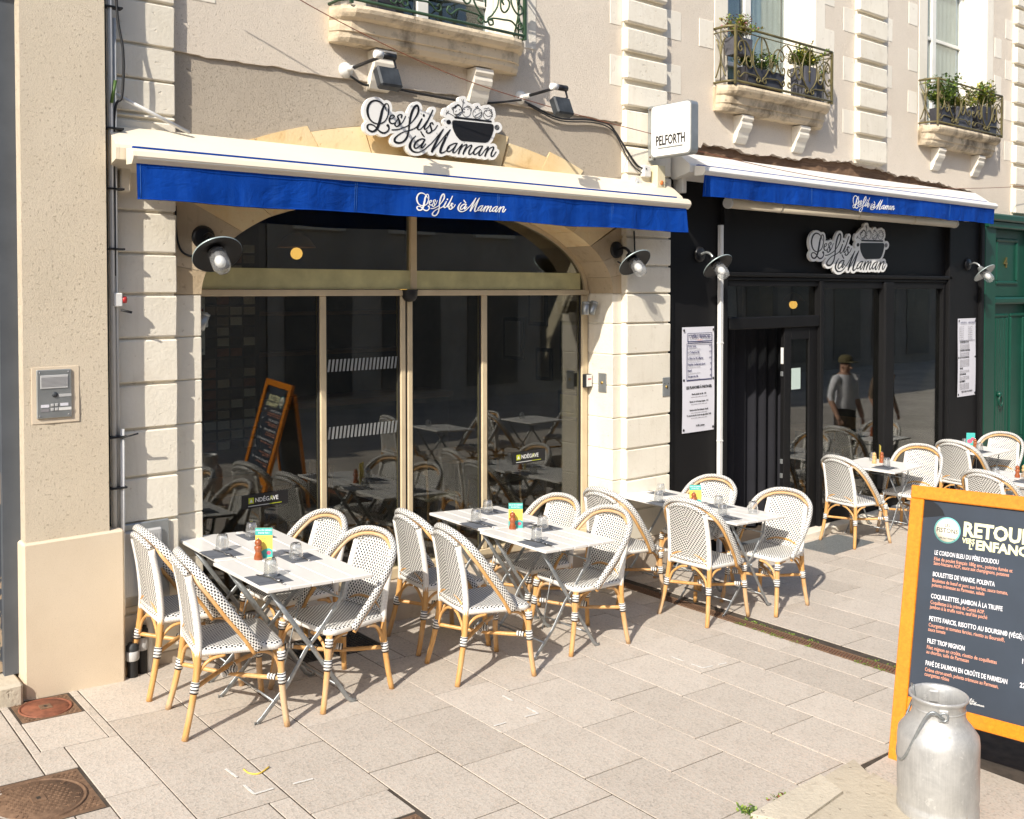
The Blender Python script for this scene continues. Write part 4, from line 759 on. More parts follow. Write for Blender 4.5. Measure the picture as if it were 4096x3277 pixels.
BACK="488 486,514 487,536 480,551 465,556 451,555 436,571 423,579 404,607 402,625 395,645 391,662 381,673 367,691 386,715 399,726 407,746 415,769 419,786 417,800 411,814 401,828 377,841 371,859 383,893 398,911 403,934 404,958 413,981 417,996 416,1012 411,1034 396,1067 392,1083 383,1094 373,1099 361,1100 347,1113 328,1113 306,1120 290,1120 278,1114 261,1115 251,1110 234,1100 219,1083 205,1095 184,1096 163,1101 161,1130 169,1157 171,1181 169,1202 162,1224 148,1238 131,1245 114,1247 92,1243 72,1233 55,1219 37,1206 26,1190 17,1168 7,1149 3,1119 0,1101 -47,1059 -127,1007 -181,1011 -183,1042 -171,1070 -167,1094 -169,1117 -177,1131 -187,1142 -203,1147 -218,1146 -240,1174 -252,1185 -264,1190 -276,1191 -293,1185 -310,1138 -371,1110 -399,1093 -409,1073 -418,1047 -425,1014 -424,990 -418,967 -403,953 -416,939 -424,922 -431,901 -434,877 -431,862 -426,848 -417,820 -428,788 -433,763 -430,738 -418,715 -423,696 -425,675 -423,656 -418,624 -430,598 -434,577 -432,564 -428,542 -413,523 -427,494 -437,477 -437,462 -435,440 -427,419 -436,392 -440,367 -436,345 -425,317 -433,297 -434,281 -433,261 -427,245 -418,209 -425,176 -423,142 -442,114 -452,92 -458,68 -460,35 -454,15 -443,-1 -424,-9 -401,-25 -427,-41 -441,-56 -450,-69 -454,-97 -457,-121 -453,-141 -441,-155 -422,-159 -401,-191 -425,-216 -440,-250 -457,-290 -472,-324 -481,-351 -485,-376 -487,-412 -485,-449 -478,-475 -467,-504 -448,-516 -436,-535 -410,-542 -393,-546 -371,-545 -342,-579 -362,-604 -372,-633 -380,-672 -386,-707 -385,-736 -380,-761 -370,-776 -360,-790 -343,-799 -324,-802 -310,-800 -282,-793 -264,-781 -244,-768 -229,-735 -200,-776 -204,-797 -203,-818 -224,-848 -244,-876 -258,-904 -265,-932 -268,-968 -263,-998 -252,-1022 -239,-1042 -249,-1065 -259,-1088 -265,-1111 -267,-1135 -265,-1154 -261,-1193 -245,-1216 -226,-1227 -213,-1237 -193,-1244 -164,-1244 -148,-1238 -130,-1231 -116,-1218 -100,-1191 -79,-1208 -58,-1223 -33,-1241 15,-1247 63,-1245 88,-1240 114,-1232 139,-1222 161,-1205 189,-1189 210,-1159 238,-1142 250,-1115 264,-1070 278,-1051 281,-1025 281,-987 278,-958 271,-930 261,-902 245,-883 253,-860 258,-840 257,-819 251,-804 243,-793 232,-784 220,-776 201,-767 159,-770 107,-740 109,-722 105,-707 99,-672 120,-651 128,-627 132,-603 132,-587 129,-572 123,-558 113,-539 116,-517 113,-504 148,-488 181,-470 213,-451 238,-431 260,-409 278,-385 292,-363 299,-343 303,-316 300,-292 290,-273 274,-261 257,-253 234,-250 207,-252 173,-222 179,-205 178,-182 170,-166 155,-121 230,-107 245,-91 255,-77 260,-59 262,-44 260,-28 254,-15 244,-7 230,-5 212,-9 200,-28 161,-70 78,-46 73,-30 65,-19 55,-9 39,8 44,29 45,47 41,63 32,72 20,76 0,71 -18,62 -33,82 -13,90 -7,107 0,128 3,149 1,163 -5,177 -16,184 -28,201 -12,173 -6,148 7,130 27,124 44,123 64,131 88,147 110,168 128,151 129,137 134,124 144,116 159,110 183,110 197,115 211,125 224,126 237,132 250,148 267,166 277,187 282,209 279,218 281,228 301,242 315,261 329,288 342,298 355,318 370,339 378,368 393,381 397,407 399,399 416,399 429,404 443,412 454,424 465,438 472,451 477,469 479"
W1="-1064 240,-1048 242,-1022 242,-993 237,-969 231,-944 219,-909 192,-894 204,-878 214,-868 217,-853 218,-844 215,-834 209,-827 200,-822 189,-816 170,-814 155,-814 127,-817 102,-823 71,-829 48,-840 18,-850 -4,-860 -21,-872 -36,-896 -59,-926 -79,-950 -91,-968 -98,-984 -134,-1000 -164,-971 -182,-957 -189,-937 -195,-924 -197,-913 -197,-902 -195,-885 -188,-865 -176,-854 -165,-844 -152,-840 -142,-843 -133,-851 -121,-863 -118,-870 -110,-872 -104,-870 -93,-864 -83,-854 -78,-842 -76,-831 -78,-821 -87,-815 -99,-810 -125,-810 -139,-813 -150,-821 -166,-829 -177,-848 -197,-869 -212,-892 -222,-905 -226,-919 -228,-938 -227,-954 -224,-973 -217,-984 -211,-1019 -187,-1044 -207,-1061 -216,-1075 -222,-1088 -226,-1102 -228,-1125 -226,-1151 -219,-1164 -213,-1174 -206,-1187 -191,-1197 -172,-1199 -160,-1199 -150,-1194 -135,-1188 -127,-1179 -117,-1171 -112,-1157 -106,-1145 -102,-1129 -101,-1109 -101,-1093 -104,-1066 -115,-1046 -126,-1035 -136,-1022 -107,-1024 -106,-1058 -103,-1088 -96,-1119 -82,-1143 -64,-1164 -41,-1182 -13,-1193 15,-1199 35,-1201 52,-1202 79,-1196 113,-1182 148,-1163 178,-1151 194,-1140 204,-1121 218,-1094 231;-1051 213,-1071 208,-1094 196,-1114 180,-1128 162,-1142 137,-1152 110,-1157 81,-1157 51,-1151 19,-1141 -9,-1128 -30,-1109 -51,-1092 -64,-1069 -75,-1046 -81,-1015 -83,-1005 -56,-960 103,-944 140,-924 174,-949 192,-975 205,-995 210,-1016 213,-1034 214;-865 198,-870 195,-877 188,-888 171,-871 145,-861 115,-860 108,-863 105,-867 102,-872 102,-876 105,-890 134,-898 147,-900 147,-917 93,-935 17,-959 -72,-938 -61,-923 -52,-906 -39,-892 -25,-875 0,-858 40,-850 66,-844 97,-840 129,-840 153,-843 171,-848 188,-855 196;-358 260,-344 262,-328 258,-316 250,-306 235,-301 222,-299 204,-300 176,-306 148,-311 133,-320 115,-352 70,-415 0,-462 -45,-467 -70,-471 -116,-391 -80,-375 -71,-364 -61,-351 -47,-331 -20,-277 63,-274 67,-267 70,-259 71,-252 68,-248 63,-249 56,-292 -28,-317 -70,-321 -81,-319 -88,-313 -91,-309 -91,-296 -85,-278 -71,-247 -40,-183 45,-175 50,-79 214,-70 220,-63 220,-58 218,-55 212,-56 208,-86 146,-126 72,-149 31,-194 -40,-201 -57,-202 -72,-201 -73,-197 -70,-171 -50,-134 -13,-133 4,-124 18,-113 26,-94 34,-82 36,-68 34,-59 25,-48 3,-49 -3,-54 -9,-62 -13,-68 -12,-76 -8,-84 12,-100 -6,-84 -39,-70 -83,-50 -69,-37 -57,6 1,14 5,21 4,26 -2,23 -10,-8 -55,-31 -80,-51 -94,-75 -109,-87 -123,-99 -131,-121 -141,-139 -147,-150 -148,-161 -148,-182 -142,-196 -134,-200 -127,-200 -121,-196 -111,-183 -94,-173 -89,-164 -90,-159 -95,-158 -103,-166 -118,-155 -121,-143 -121,-135 -119,-121 -111,-109 -101,-108 -98,-108 -89,-126 -37,-173 -80,-191 -93,-205 -99,-213 -100,-219 -99,-231 -90,-237 -75,-238 -60,-257 -80,-278 -98,-295 -109,-310 -114,-320 -115,-331 -114,-344 -108,-354 -98,-357 -84,-374 -95,-397 -107,-435 -124,-476 -140,-493 -207,-502 -230,-510 -245,-523 -264,-539 -282,-556 -299,-576 -315,-594 -326,-611 -333,-628 -339,-653 -344,-674 -346,-694 -345,-713 -342,-726 -338,-739 -332,-746 -324,-752 -315,-756 -301,-756 -294,-753 -281,-749 -273,-740 -259,-720 -239,-694 -218,-669 -200,-635 -179,-605 -163,-573 -149,-507 -129,-505 -113,-503 -75,-537 -93,-611 -126,-655 -143,-683 -152,-719 -158,-777 -164,-783 -163,-787 -158,-786 -149,-782 -145,-777 -143,-701 -132,-672 -124,-644 -115,-600 -99,-544 -74,-519 -61,-501 -48,-491 19,-479 77,-466 120,-451 158,-427 199,-406 227,-381 249,-371 255;-350 224,-365 213,-378 198,-394 173,-410 139,-422 111,-433 78,-449 19,-455 -8,-427 21,-395 61,-369 101,-352 134,-343 160,-339 184,-341 211,-346 220;-231 138,-223 138,-214 135,-210 132,-207 125,-207 109,-209 104,-216 97,-225 92,-233 91,-242 94,-249 99,-251 104,-251 121,-248 127,-241 134;-641 90,-625 92,-606 90,-596 84,-592 74,-594 64,-603 38,-606 33,-614 27,-619 26,-627 27,-631 30,-635 35,-634 42,-624 65,-624 69,-636 69,-648 64,-660 55,-666 46,-664 40,-654 39,-650 35,-649 32,-652 25,-634 0,-626 -22,-623 -37,-606 -20,-592 -2,-581 17,-554 71,-549 74,-542 75,-536 72,-534 66,-564 6,-578 -17,-598 -41,-643 -85,-654 -92,-674 -102,-692 -107,-704 -107,-726 -101,-739 -92,-744 -83,-744 -75,-741 -67,-761 -74,-784 -76,-805 -72,-819 -63,-827 -54,-835 -39,-838 -27,-838 -14,-836 0,-829 17,-816 39,-805 50,-795 57,-779 64,-766 68,-754 69,-737 65,-731 61,-725 53,-723 43,-725 36,-733 25,-744 15,-763 3,-802 -12,-801 -23,-799 -34,-791 -46,-783 -51,-774 -53,-758 -51,-734 -41,-719 -29,-707 -16,-687 12,-694 27,-696 41,-692 54,-686 63,-676 73,-666 79,-653 86;-761 49,-773 43,-783 36,-791 25,-797 10,-770 20,-754 31,-747 43,-753 48;-675 -6,-693 -30,-707 -44,-704 -50,-704 -55,-713 -75,-707 -80,-698 -83,-689 -81,-676 -74,-665 -64,-661 -57,-661 -47,-664 -33,-670 -15;-1139 -126,-1151 -129,-1158 -134,-1165 -144,-1166 -152,-1163 -163,-1156 -174,-1147 -183,-1135 -190,-1120 -194,-1110 -196,-1094 -194,-1082 -189,-1069 -181,-1059 -173,-1049 -162,-1050 -158,-1066 -145,-1094 -130,-1116 -125;-512 -152,-544 -160,-573 -170,-614 -192,-646 -213,-687 -248,-705 -268,-713 -284,-713 -292,-709 -300,-699 -306,-684 -309,-667 -311,-648 -309,-620 -301,-606 -294,-592 -285,-565 -260,-542 -229,-528 -201,-518 -173"
W2="118 -39,126 -38,132 -41,135 -45,134 -52,27 -231,-18 -314,137 -139,174 -100,235 -39,242 -35,251 -34,257 -37,259 -43,178 -191,119 -304,94 -366,90 -381,90 -386,91 -387,108 -386,123 -381,151 -365,171 -351,179 -325,193 -301,208 -285,237 -265,275 -246,312 -231,335 -226,380 -221,385 -223,389 -226,389 -235,383 -242,337 -318,312 -363,311 -368,312 -370,317 -369,328 -365,344 -353,407 -283,457 -231,461 -227,469 -225,479 -228,484 -240,477 -257,501 -241,527 -229,548 -222,555 -221,562 -223,569 -227,573 -235,572 -245,566 -263,599 -240,629 -225,646 -222,656 -224,660 -226,664 -232,666 -242,662 -258,655 -272,628 -311,617 -330,611 -355,613 -366,634 -357,651 -344,672 -322,679 -308,691 -288,717 -266,743 -250,775 -234,794 -227,816 -222,859 -218,864 -218,872 -224,872 -237,827 -310,810 -346,805 -365,819 -360,835 -348,897 -274,921 -254,954 -229,960 -222,966 -220,973 -219,979 -221,983 -224,985 -229,977 -254,993 -241,1010 -230,1032 -220,1051 -213,1060 -211,1074 -210,1082 -213,1090 -220,1092 -230,1090 -246,1080 -266,1054 -311,1044 -339,1042 -357,1045 -358,1050 -356,1064 -347,1115 -285,1124 -282,1132 -284,1136 -291,1135 -296,1093 -350,1082 -362,1070 -372,1054 -379,1035 -383,1022 -380,1013 -375,1007 -365,1005 -356,1007 -340,1013 -319,1019 -302,1052 -249,1058 -235,1038 -241,1019 -251,1004 -260,989 -274,969 -298,946 -330,922 -383,917 -387,910 -390,902 -391,893 -388,886 -382,885 -375,934 -271,907 -295,849 -363,834 -375,816 -385,794 -390,784 -389,775 -384,770 -376,769 -367,777 -342,743 -368,727 -377,715 -381,704 -382,695 -382,680 -377,671 -369,665 -358,651 -369,631 -382,612 -390,600 -391,589 -389,584 -385,579 -377,576 -362,578 -338,584 -321,591 -308,626 -260,631 -248,612 -257,596 -267,573 -286,552 -309,514 -360,504 -387,495 -394,485 -395,479 -394,474 -391,470 -384,482 -345,491 -325,526 -269,537 -248,509 -261,492 -272,477 -286,462 -304,437 -340,417 -389,413 -393,405 -397,395 -398,388 -396,382 -391,380 -384,401 -336,416 -304,359 -366,343 -379,322 -389,310 -392,300 -393,289 -390,281 -385,277 -377,277 -369,286 -346,252 -369,232 -379,218 -383,199 -383,186 -380,175 -372,150 -390,125 -404,94 -416,83 -418,70 -419,59 -416,52 -412,47 -406,42 -398,41 -378,44 -357,58 -320,76 -282,101 -235,142 -168,-54 -386,-66 -407,-76 -414,-90 -416,-101 -413,-108 -404,-108 -392,-74 -321,-33 -249,1 -194,-65 -266,-94 -293,-145 -332,-201 -381,-233 -403,-259 -417,-289 -429,-312 -437,-337 -443,-366 -446,-382 -446,-404 -445,-427 -440,-438 -436,-455 -427,-472 -414,-485 -400,-494 -384,-498 -372,-499 -357,-498 -344,-492 -323,-485 -308,-474 -290,-458 -267,-437 -242,-418 -225,-378 -191,-372 -189,-366 -190,-362 -194,-362 -199,-407 -249,-422 -273,-432 -295,-443 -327,-447 -353,-446 -366,-440 -378,-430 -393,-414 -406,-404 -411,-382 -418,-355 -421,-332 -420,-313 -415,-275 -402,-256 -392,-235 -380,-209 -360,-160 -316,-111 -280,-66 -236,111 -45;-284 -116,-275 -115,-269 -119,-246 -146,-209 -188,-208 -195,-213 -203,-223 -206,-231 -203,-257 -183,-270 -170,-281 -154,-294 -128,-291 -121;-259 -217,-243 -216,-210 -219,-198 -225,-195 -233,-197 -243,-244 -321,-257 -346,-243 -334,-204 -291,-198 -287,-192 -286,-186 -288,-183 -292,-183 -297,-206 -326,-236 -360,-246 -367,-257 -371,-269 -373,-276 -372,-286 -366,-291 -357,-290 -343,-319 -366,-332 -374,-348 -382,-362 -386,-378 -388,-391 -387,-398 -384,-405 -379,-412 -368,-416 -354,-416 -341,-410 -320,-395 -296,-380 -280,-364 -265,-340 -248,-302 -229,-272 -219;-261 -243,-283 -251,-311 -266,-332 -280,-347 -295,-366 -317,-375 -334,-379 -348,-378 -354,-376 -361,-371 -362,-361 -361,-340 -353,-314 -334,-275 -298,-255 -273,-233 -243,-248 -242;339 -248,320 -253,301 -261,267 -279,241 -296,240 -298,245 -304,245 -308,209 -343,206 -352,207 -357,218 -360,233 -356,249 -347,273 -329,300 -306,320 -284,347 -248;817 -246,795 -252,774 -263,724 -299,715 -313,707 -332,704 -346,704 -355,706 -357,717 -357,732 -350,750 -336,784 -306,808 -279,834 -245"
# ================================================================== ARCHED SHOP WINDOW
sw = thing('arched_shop_window', 'large cream framed arched restaurant window with dark panes', 'shopfront', (4.27, DY, 0))
FZ0, FZ1 = .10, 2.275; fr = MAT['frame_cream']
XL, XR = 2.43, 6.107
def fbar(x0, x1, z0, z1, y0=DY - .035, y1=DY + .035, name='frame_bar', mat=fr, c=.006): return P(MB().cbox(x0, x1, y0, y1, z0, z1, c), name, mat, sw)
fbar(XL, XR, 2.276, 2.322, DY - .05, DY + .04, 'transom')
fbar(XL, XR, FZ0, FZ0 + .085, DY - .04, DY + .035, 'bottom_rail')
mull = [(2.432, 2.475), (3.42, 3.47), (4.11, 4.155), (4.175, 4.22), (4.90, 4.955), (6.03, 6.105)]
for a, b in mull: fbar(a, b, FZ0 + .085, 2.276, name='mullion')
P(MB().box(4.157, 4.173, DY - .02, DY + .02, FZ0 + .085, 2.276), 'seal', MAT['black_rubber'], sw)
for (a, b), (c, d) in zip(mull[:-1], mull[1:]):
    if c - b < .1: continue
    P(MB().box(b, c, DY - .004, DY + .004, FZ0 + .085, 2.276), 'pane', MAT['shop_glass'], sw)
    P(MB().box(b, b + .012, DY - .02, DY - .005, FZ0 + .085, 2.276).box(c - .012, c, DY - .02, DY - .005, FZ0 + .085, 2.276), 'seal', MAT['black_rubber'], sw)
# lunette
def ellL(k, th): return (AX + (AI - .015 - k) * math.cos(th), 2.322 + (BI + AZ - 2.322 - .01 - k) * math.sin(th))
def half(x0, x1):
    pts = []
    for i in range(49):
        p = ellL(.035, PI * i / 48)
        if x0 <= p[0] <= x1: pts.append(p)
    return pts
rim = MB()
for i in range(48):
    a, b = PI * i / 48, PI * (i + 1) / 48
    rim.prism([ellL(.035, a), ellL(0, a), ellL(0, b), ellL(.035, b)], DY - .03, DY + .03)
P(rim, 'arch_frame', fr, sw)
fbar(4.205, 4.262, 2.322, 3.05, name='mullion')
for x0, x1 in ((2.4, 4.205), (4.262, 6.2)):
    pts = half(x0, x1); xs_ = [p[0] for p in pts]
    if x0 > 3: poly = [(x0, 2.322)] + [(max(xs_), 2.322)] + pts + [(x0, pts[-1][1])]
    else: poly = [(x1, 2.322), (x1, pts[0][1])] + pts + [(min(xs_), 2.322)]
    P(MB().prism(poly, DY - .003, DY + .003), 'pane', MAT['shop_glass'], sw)
    P(MB().box(max(x0, 2.52), min(x1, 6.02), DY - .022, DY - .006, 2.326, 2.47), 'opaque_panel', MAT['sill_olive'], sw)
# stickers on the panes
def sticker(x, z, w, k=1.0):
    s_ = thing('window_sticker', 'black sticker lettered ANDÉGAVE on the %s pane' % ('left' if x < 4 else 'right'), 'sticker', (x, DY - .0055, z), group='window stickers'); s_.scale = (k, 1, k)
    MB().box(-w / 2, w / 2, -.0006, 0, -.085, .085).build('backing', MAT['ink_black'], s_)
    MB().add_mesh(text_mesh('NDÉGAVE', .075, 'LEFT', .0012, .0006, .92), Matrix.Translation((-.14, -.0012, -.015)) @ XZ).build('lettering', MAT['letter_white'], s_)
    MB().add_mesh(text_mesh('Λ', .075, 'LEFT', .0012, .0006, .92), Matrix.Translation((.058, -.0016, -.015)) @ XZ).build('lettering', MAT['lime_print'], s_)
    MB().cbox(-.225, -.155, -.0016, -.0006, -.028, .045, .0004).build('logo_square', MAT['lime_print'], s_)
    MB().prism([(-.212, -.012), (-.168, -.012), (-.19, .03)], -.0024, -.0017).build('logo_triangle', MAT['letter_white'], s_)
    MB().box(-.23, .05, -.0014, -.0006, -.062, -.055).build('print_line', MAT['letter_white'], s_); MB().box(.05, .22, -.0014, -.0006, -.062, -.055).build('print_line', MAT['lime_print'], s_)
sticker(3.0, .853, .62, .56); sticker(5.43, .89, .60, .62)
pn = thing('enamel_notice', 'white and red licence notice behind the top left pane corner', 'notice', (2.50, DY + .06, 2.10))
MB().box(-.02, .10, 0, .004, -.22, .17).build('plate', MAT['paper_white'], pn)
MB().prism([(-.02, -.02), (.09, .10), (.09, .02), (-.02, -.10)], -.002, -.0005).build('band', MAT['red_print'], pn)
MB().add_mesh(text_mesh('LICENCE', .06, 'LEFT', .001, .001), Matrix.Translation((-.14, -.003, -.13)) @ Matrix.Rotation(-R(45), 4, 'Y') @ XZ).build('lettering', MAT['letter_white'], pn)
MB().add_mesh(text_mesh('décembre 1941', .03, 'LEFT', .0008, .001), Matrix.Translation((-.10, -.003, -.20)) @ XZ).build('lettering', MAT['blue_print'], pn)
# striped safety strips on the door pane
for z, lab in ((1.765, 'upper'), (1.27, 'lower')):
    s_ = thing('safety_strip', 'pale hatched safety strip on the middle pane, ' + lab + ' one', 'safety strip', (3.79, DY - .0052, z))
    for k in range(19): MB().prism([(-.30 + k * .032, -.045), (-.283 + k * .032, -.045), (-.270 + k * .032, .045), (-.287 + k * .032, .045)], -.0006, 0).build('dash', MAT['zinc'], s_)
dm = thing('dome_camera', 'small black dome fixed to the centre of the window transom', 'camera', (4.18, DY - .05, 2.31))
MB().lathe([(.062, 0), (.062, -.02), (.058, -.05), (.04, -.075), (.001, -.082)], 20).build('dome', MAT['black_metal'], dm); MB().lathe([(.001, .012), (.066, .012), (.066, 0), (.001, 0)], 20).build('base', MAT['black_metal'], dm)
# ================================================================== RESTAURANT ROOM
rm = thing('dining_room', 'dim dining room behind the arched window', 'room', (4.3, 8.5, .1))
rm['kind'] = 'structure'
RX0, RX1, RY1 = 1.9, 6.75, 10.2
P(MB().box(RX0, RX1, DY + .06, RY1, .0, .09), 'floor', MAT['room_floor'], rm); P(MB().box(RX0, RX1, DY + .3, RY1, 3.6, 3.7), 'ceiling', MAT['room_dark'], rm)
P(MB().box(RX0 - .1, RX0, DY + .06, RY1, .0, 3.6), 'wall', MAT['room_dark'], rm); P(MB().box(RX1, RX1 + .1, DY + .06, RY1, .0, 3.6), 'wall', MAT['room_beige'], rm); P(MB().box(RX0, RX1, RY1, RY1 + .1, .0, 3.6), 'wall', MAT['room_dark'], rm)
# cassette wall on the left
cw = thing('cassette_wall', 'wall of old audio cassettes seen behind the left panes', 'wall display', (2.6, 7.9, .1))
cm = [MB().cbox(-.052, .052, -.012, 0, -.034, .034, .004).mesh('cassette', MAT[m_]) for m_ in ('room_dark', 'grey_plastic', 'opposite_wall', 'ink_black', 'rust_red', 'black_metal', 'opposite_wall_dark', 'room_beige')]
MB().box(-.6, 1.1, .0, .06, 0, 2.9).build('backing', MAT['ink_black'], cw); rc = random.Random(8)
for i in range(14):
    for j in range(20): inst('cassette', cm[rc.randrange(8)], cw, (-.53 + i * .118, -.001, .9 + j * .088))
# pictures on the right wall
for k, (y, z, w, h, mt) in enumerate(((6.75, 1.9, .28, .36, 'room_wood'), (7.15, 1.75, .4, .52, 'print_navy'), (7.6, 1.55, .26, .34, 'room_beige'), (7.7, 2.15, .3, .4, 'opposite_wall_dark'), (8.1, 1.8, .34, .46, 'print_grey'), (7.2, 1.15, .36, .30, 'leaf_yellow'))):
    f_ = thing('picture_frame', 'black framed picture on the right room wall, %s' % ('nearest the glass', 'large dark portrait', 'small pale one', 'upper farther one', 'farthest one', 'lowest yellow one')[k], 'picture', (RX1 - .002, y, z), group='pictures on the room wall')
    MB().cbox(-.025, 0, -w / 2, w / 2, -h / 2, h / 2, .005).build('frame', MAT['black_metal'], f_); MB().box(-.028, -.0255, -w / 2 + .04, w / 2 - .04, -h / 2 + .04, h / 2 - .04).build('picture', MAT[mt], f_)
def pendant(x, y, z, lab, r=.05):
    p_ = thing('pendant_lamp', lab, 'lamp', (x, y, z)); MB().ball((0, 0, 0), r).build('bulb', MAT['warm_bulb'], p_); MB().tube([(0, 0, r), (0, 0, 3.58 - z)], .004, 5).build('cord', MAT['black_rubber'], p_)
    MB().lathe([(.03, .17), (.10, .13), (.16, .05)], 18).build('shade', MAT['room_wood'], p_)
pendant(3.15, 7.4, 2.55, 'woven pendant lamp glowing behind the left fanlight'); pendant(3.75, 7.3, 2.62, 'woven pendant lamp glowing left of the fanlight mullion'); pendant(5.6, 8.5, 2.3, 'orange pendant lamp deep in the dining room', .06); 
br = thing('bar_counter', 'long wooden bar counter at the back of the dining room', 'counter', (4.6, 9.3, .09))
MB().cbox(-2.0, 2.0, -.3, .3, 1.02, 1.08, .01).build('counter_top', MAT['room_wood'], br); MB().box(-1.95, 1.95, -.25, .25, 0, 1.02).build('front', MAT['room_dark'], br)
MB().cbox(-2.0, 2.0, .62, .85, 1.50, 1.54, .005).build('shelf', MAT['room_wood'], br); MB().cbox(-2.0, 2.0, .62, .85, 1.95, 1.99, .005).build('shelf', MAT['room_wood'], br)
rq = random.Random(3)
for k in range(0):
    z = rq.choice((1.54, 1.99)); bt = thing('bottle', 'dim %s bottle, %s from the left on the bar shelves' % (('small', 'tall')[k % 2], str(k + 1)), 'bottle', (2.75 + k * .145, 10.03, z + .09), group='bottles behind the bar'); MB().lathe([(.001, 0), (.036, 0), (.038, .02), (.038, .17), (.015, .22), (.014, .29), (.001, .29)], 12).build('glass', MAT[rq.choice(('leaf_green', 'brass', 'grey_plastic', 'rust_red', 'white_plastic'))], bt)
def inside_chair(x, y, h, z, lab):
    c = thing('wooden_chair', lab, 'chair', (x, y, z), R(h), 'wooden chairs inside')
    MB().cbox(-.2, .2, -.2, .2, .43, .46, .01).build('seat', MAT['room_beige'], c)
    MB().grid(lambda u, v: (-.20 - .02 * v, -.2 + .4 * u, .66 + .16 * v), 6, 2).build('backrest', MAT['room_wood'], c)
    for sx_, sy_ in ((-1, -1), (-1, 1), (1, -1), (1, 1)): MB().tube([(sx_ * .19, sy_ * .19, 0), (sx_ * .17, sy_ * .17, .44)] + ([(sx_ * .20, sy_ * .17, .80)] if sx_ < 0 else []), .012, 6).build('leg', MAT['room_wood'], c)
def inside_table(x, y, z, w, l, lab):
    t_ = thing('wooden_table', lab, 'table', (x, y, z), 0, 'wooden tables inside')
    MB().cbox(-w / 2, w / 2, -l / 2, l / 2, .71, .745, .006).build('table_top', MAT['room_wood'], t_)
    MB().cbox(-.03, .03, -.03, .03, .02, .71, .004).build('leg', MAT['black_metal'], t_); MB().cbox(-.2, .2, -.2, .2, 0, .02, .004).build('base', MAT['black_metal'], t_)
inside_table(3.15, 7.1, .09, .6, .6, 'wooden table just inside the left pane'); inside_chair(3.65, 7.1, 180, .09, 'wooden chair right of the table inside the left pane'); inside_chair(2.65, 7.15, 0, .09, 'wooden chair at the left inside the window')
inside_table(5.3, 7.15, .09, .6, .6, 'wooden table just inside the right pane'); inside_chair(4.85, 7.0, 10, .09, 'wooden chair left of the table inside the right pane'); inside_chair(5.75, 7.2, 180, .09, 'wooden chair between inside table and right room wall')

# ================================================================== BLACK SHOPFRONT
SY = 6.0; BK = MAT['black_paint']
bs = thing('black_shopfront', 'black painted timber shopfront with open doorway and tall panes', 'shopfront', (9.9, SY, -.3)); 
FL = -.245
def bp(x0, x1, z0, z1, y0=SY - .03, y1=SY + .10, name='panel', c=.006, mat=BK): return P(MB().cbox(x0, x1, y0, y1, z0, z1, c), name, mat, bs)
bp(6.803, 7.62, FL - .1, 3.42, SY, SY + .12, 'pier'); bp(6.803, 6.88, FL - .1, 3.3, SY - .035, SY, 'pilaster_strip'); bp(7.60, 7.66, FL - .1, 3.3, SY - .05, SY + .1, 'pilaster_strip')
bp(7.66, 12.2, 2.50, 3.42, SY + .02, SY + .14, 'fascia'); bp(7.62, 12.2, 2.455, 2.50, SY - .045, SY + .12, 'cornice', .012); bp(7.62, 12.2, 2.42, 2.452, SY - .02, SY + .10, 'cornice')
bp(12.12, 12.28, FL, 3.42, SY - .045, SY + .12, 'pilaster_strip', .012); bp(12.28, 13.06, FL - .1, 3.42, SY - .01, SY + .12, 'pier'); bp(12.98, 13.08, FL - .1, 3.42, SY - .05, SY + .10, 'pilaster_strip', .015)
# frames
FY0, FY1 = SY + .0, SY + .10
bp(7.66, 7.72, FL, 2.42, FY0, FY1, 'frame_post'); bp(9.28, 9.345, FL, 2.42, SY - .03, FY1, 'frame_post'); bp(10.60, 10.82, FL, 2.42, SY - .035, FY1, 'frame_post', .02); bp(12.05, 12.12, FL, 2.42, FY0, FY1, 'frame_post')
bp(7.72, 9.28, 2.36, 2.42, FY0, FY1, 'frame_rail'); bp(7.72, 9.28, 1.93, 2.05, FY0 - .02, FY1, 'frame_rail', .01)
bp(9.345, 10.60, 2.34, 2.42, FY0, FY1, 'frame_rail'); bp(10.82, 12.05, 2.34, 2.42, FY0, FY1, 'frame_rail')
bp(9.345, 10.60, FL, FL + .14, FY0, FY1, 'frame_rail'); bp(10.82, 12.05, FL, FL + .14, FY0, FY1, 'frame_rail')
for x0, x1, z0, z1 in ((7.72, 9.28, 2.05, 2.36), (9.345, 10.60, FL + .14, 2.34), (10.82, 12.05, FL + .14, 2.34)):
    P(MB().box(x0, x1, SY + .045, SY + .053, z0, z1), 'pane', MAT['shop_glass'], bs)
# fixed half of the door
dl = bp(8.68, 8.80, FL, 1.93, SY + .01, SY + .06, 'door_leaf'); sub(MB().cbox(9.13, 9.28, SY + .01, SY + .06, FL, 1.93, .005), 'stile', BK, dl); sub(MB().cbox(8.80, 9.13, SY + .012, SY + .058, 1.80, 1.93, .005), 'rail', BK, dl); sub(MB().cbox(8.80, 9.13, SY + .012, SY + .058, FL, FL + .20, .005), 'rail', BK, dl)
sub(MB().box(8.80, 9.13, SY + .03, SY + .036, FL + .20, 1.80), 'pane', MAT['shop_glass'], dl)
sub(MB().box(8.672, 8.679, SY + .02, SY + .05, 1.55, 1.72), 'latch_plate', MAT['white_plastic'], dl)
for z in (.35, .5, 1.42): sub(MB().cbox(8.664, 8.678, SY + .02, SY + .05, z, z + .05, .003), 'hinge', MAT['zinc'], dl)
nt = sub(MB().box(8.83, 8.99, SY + .024, SY + .0265, 1.27, 1.495), 'notice', MAT['notice_mint'], dl)
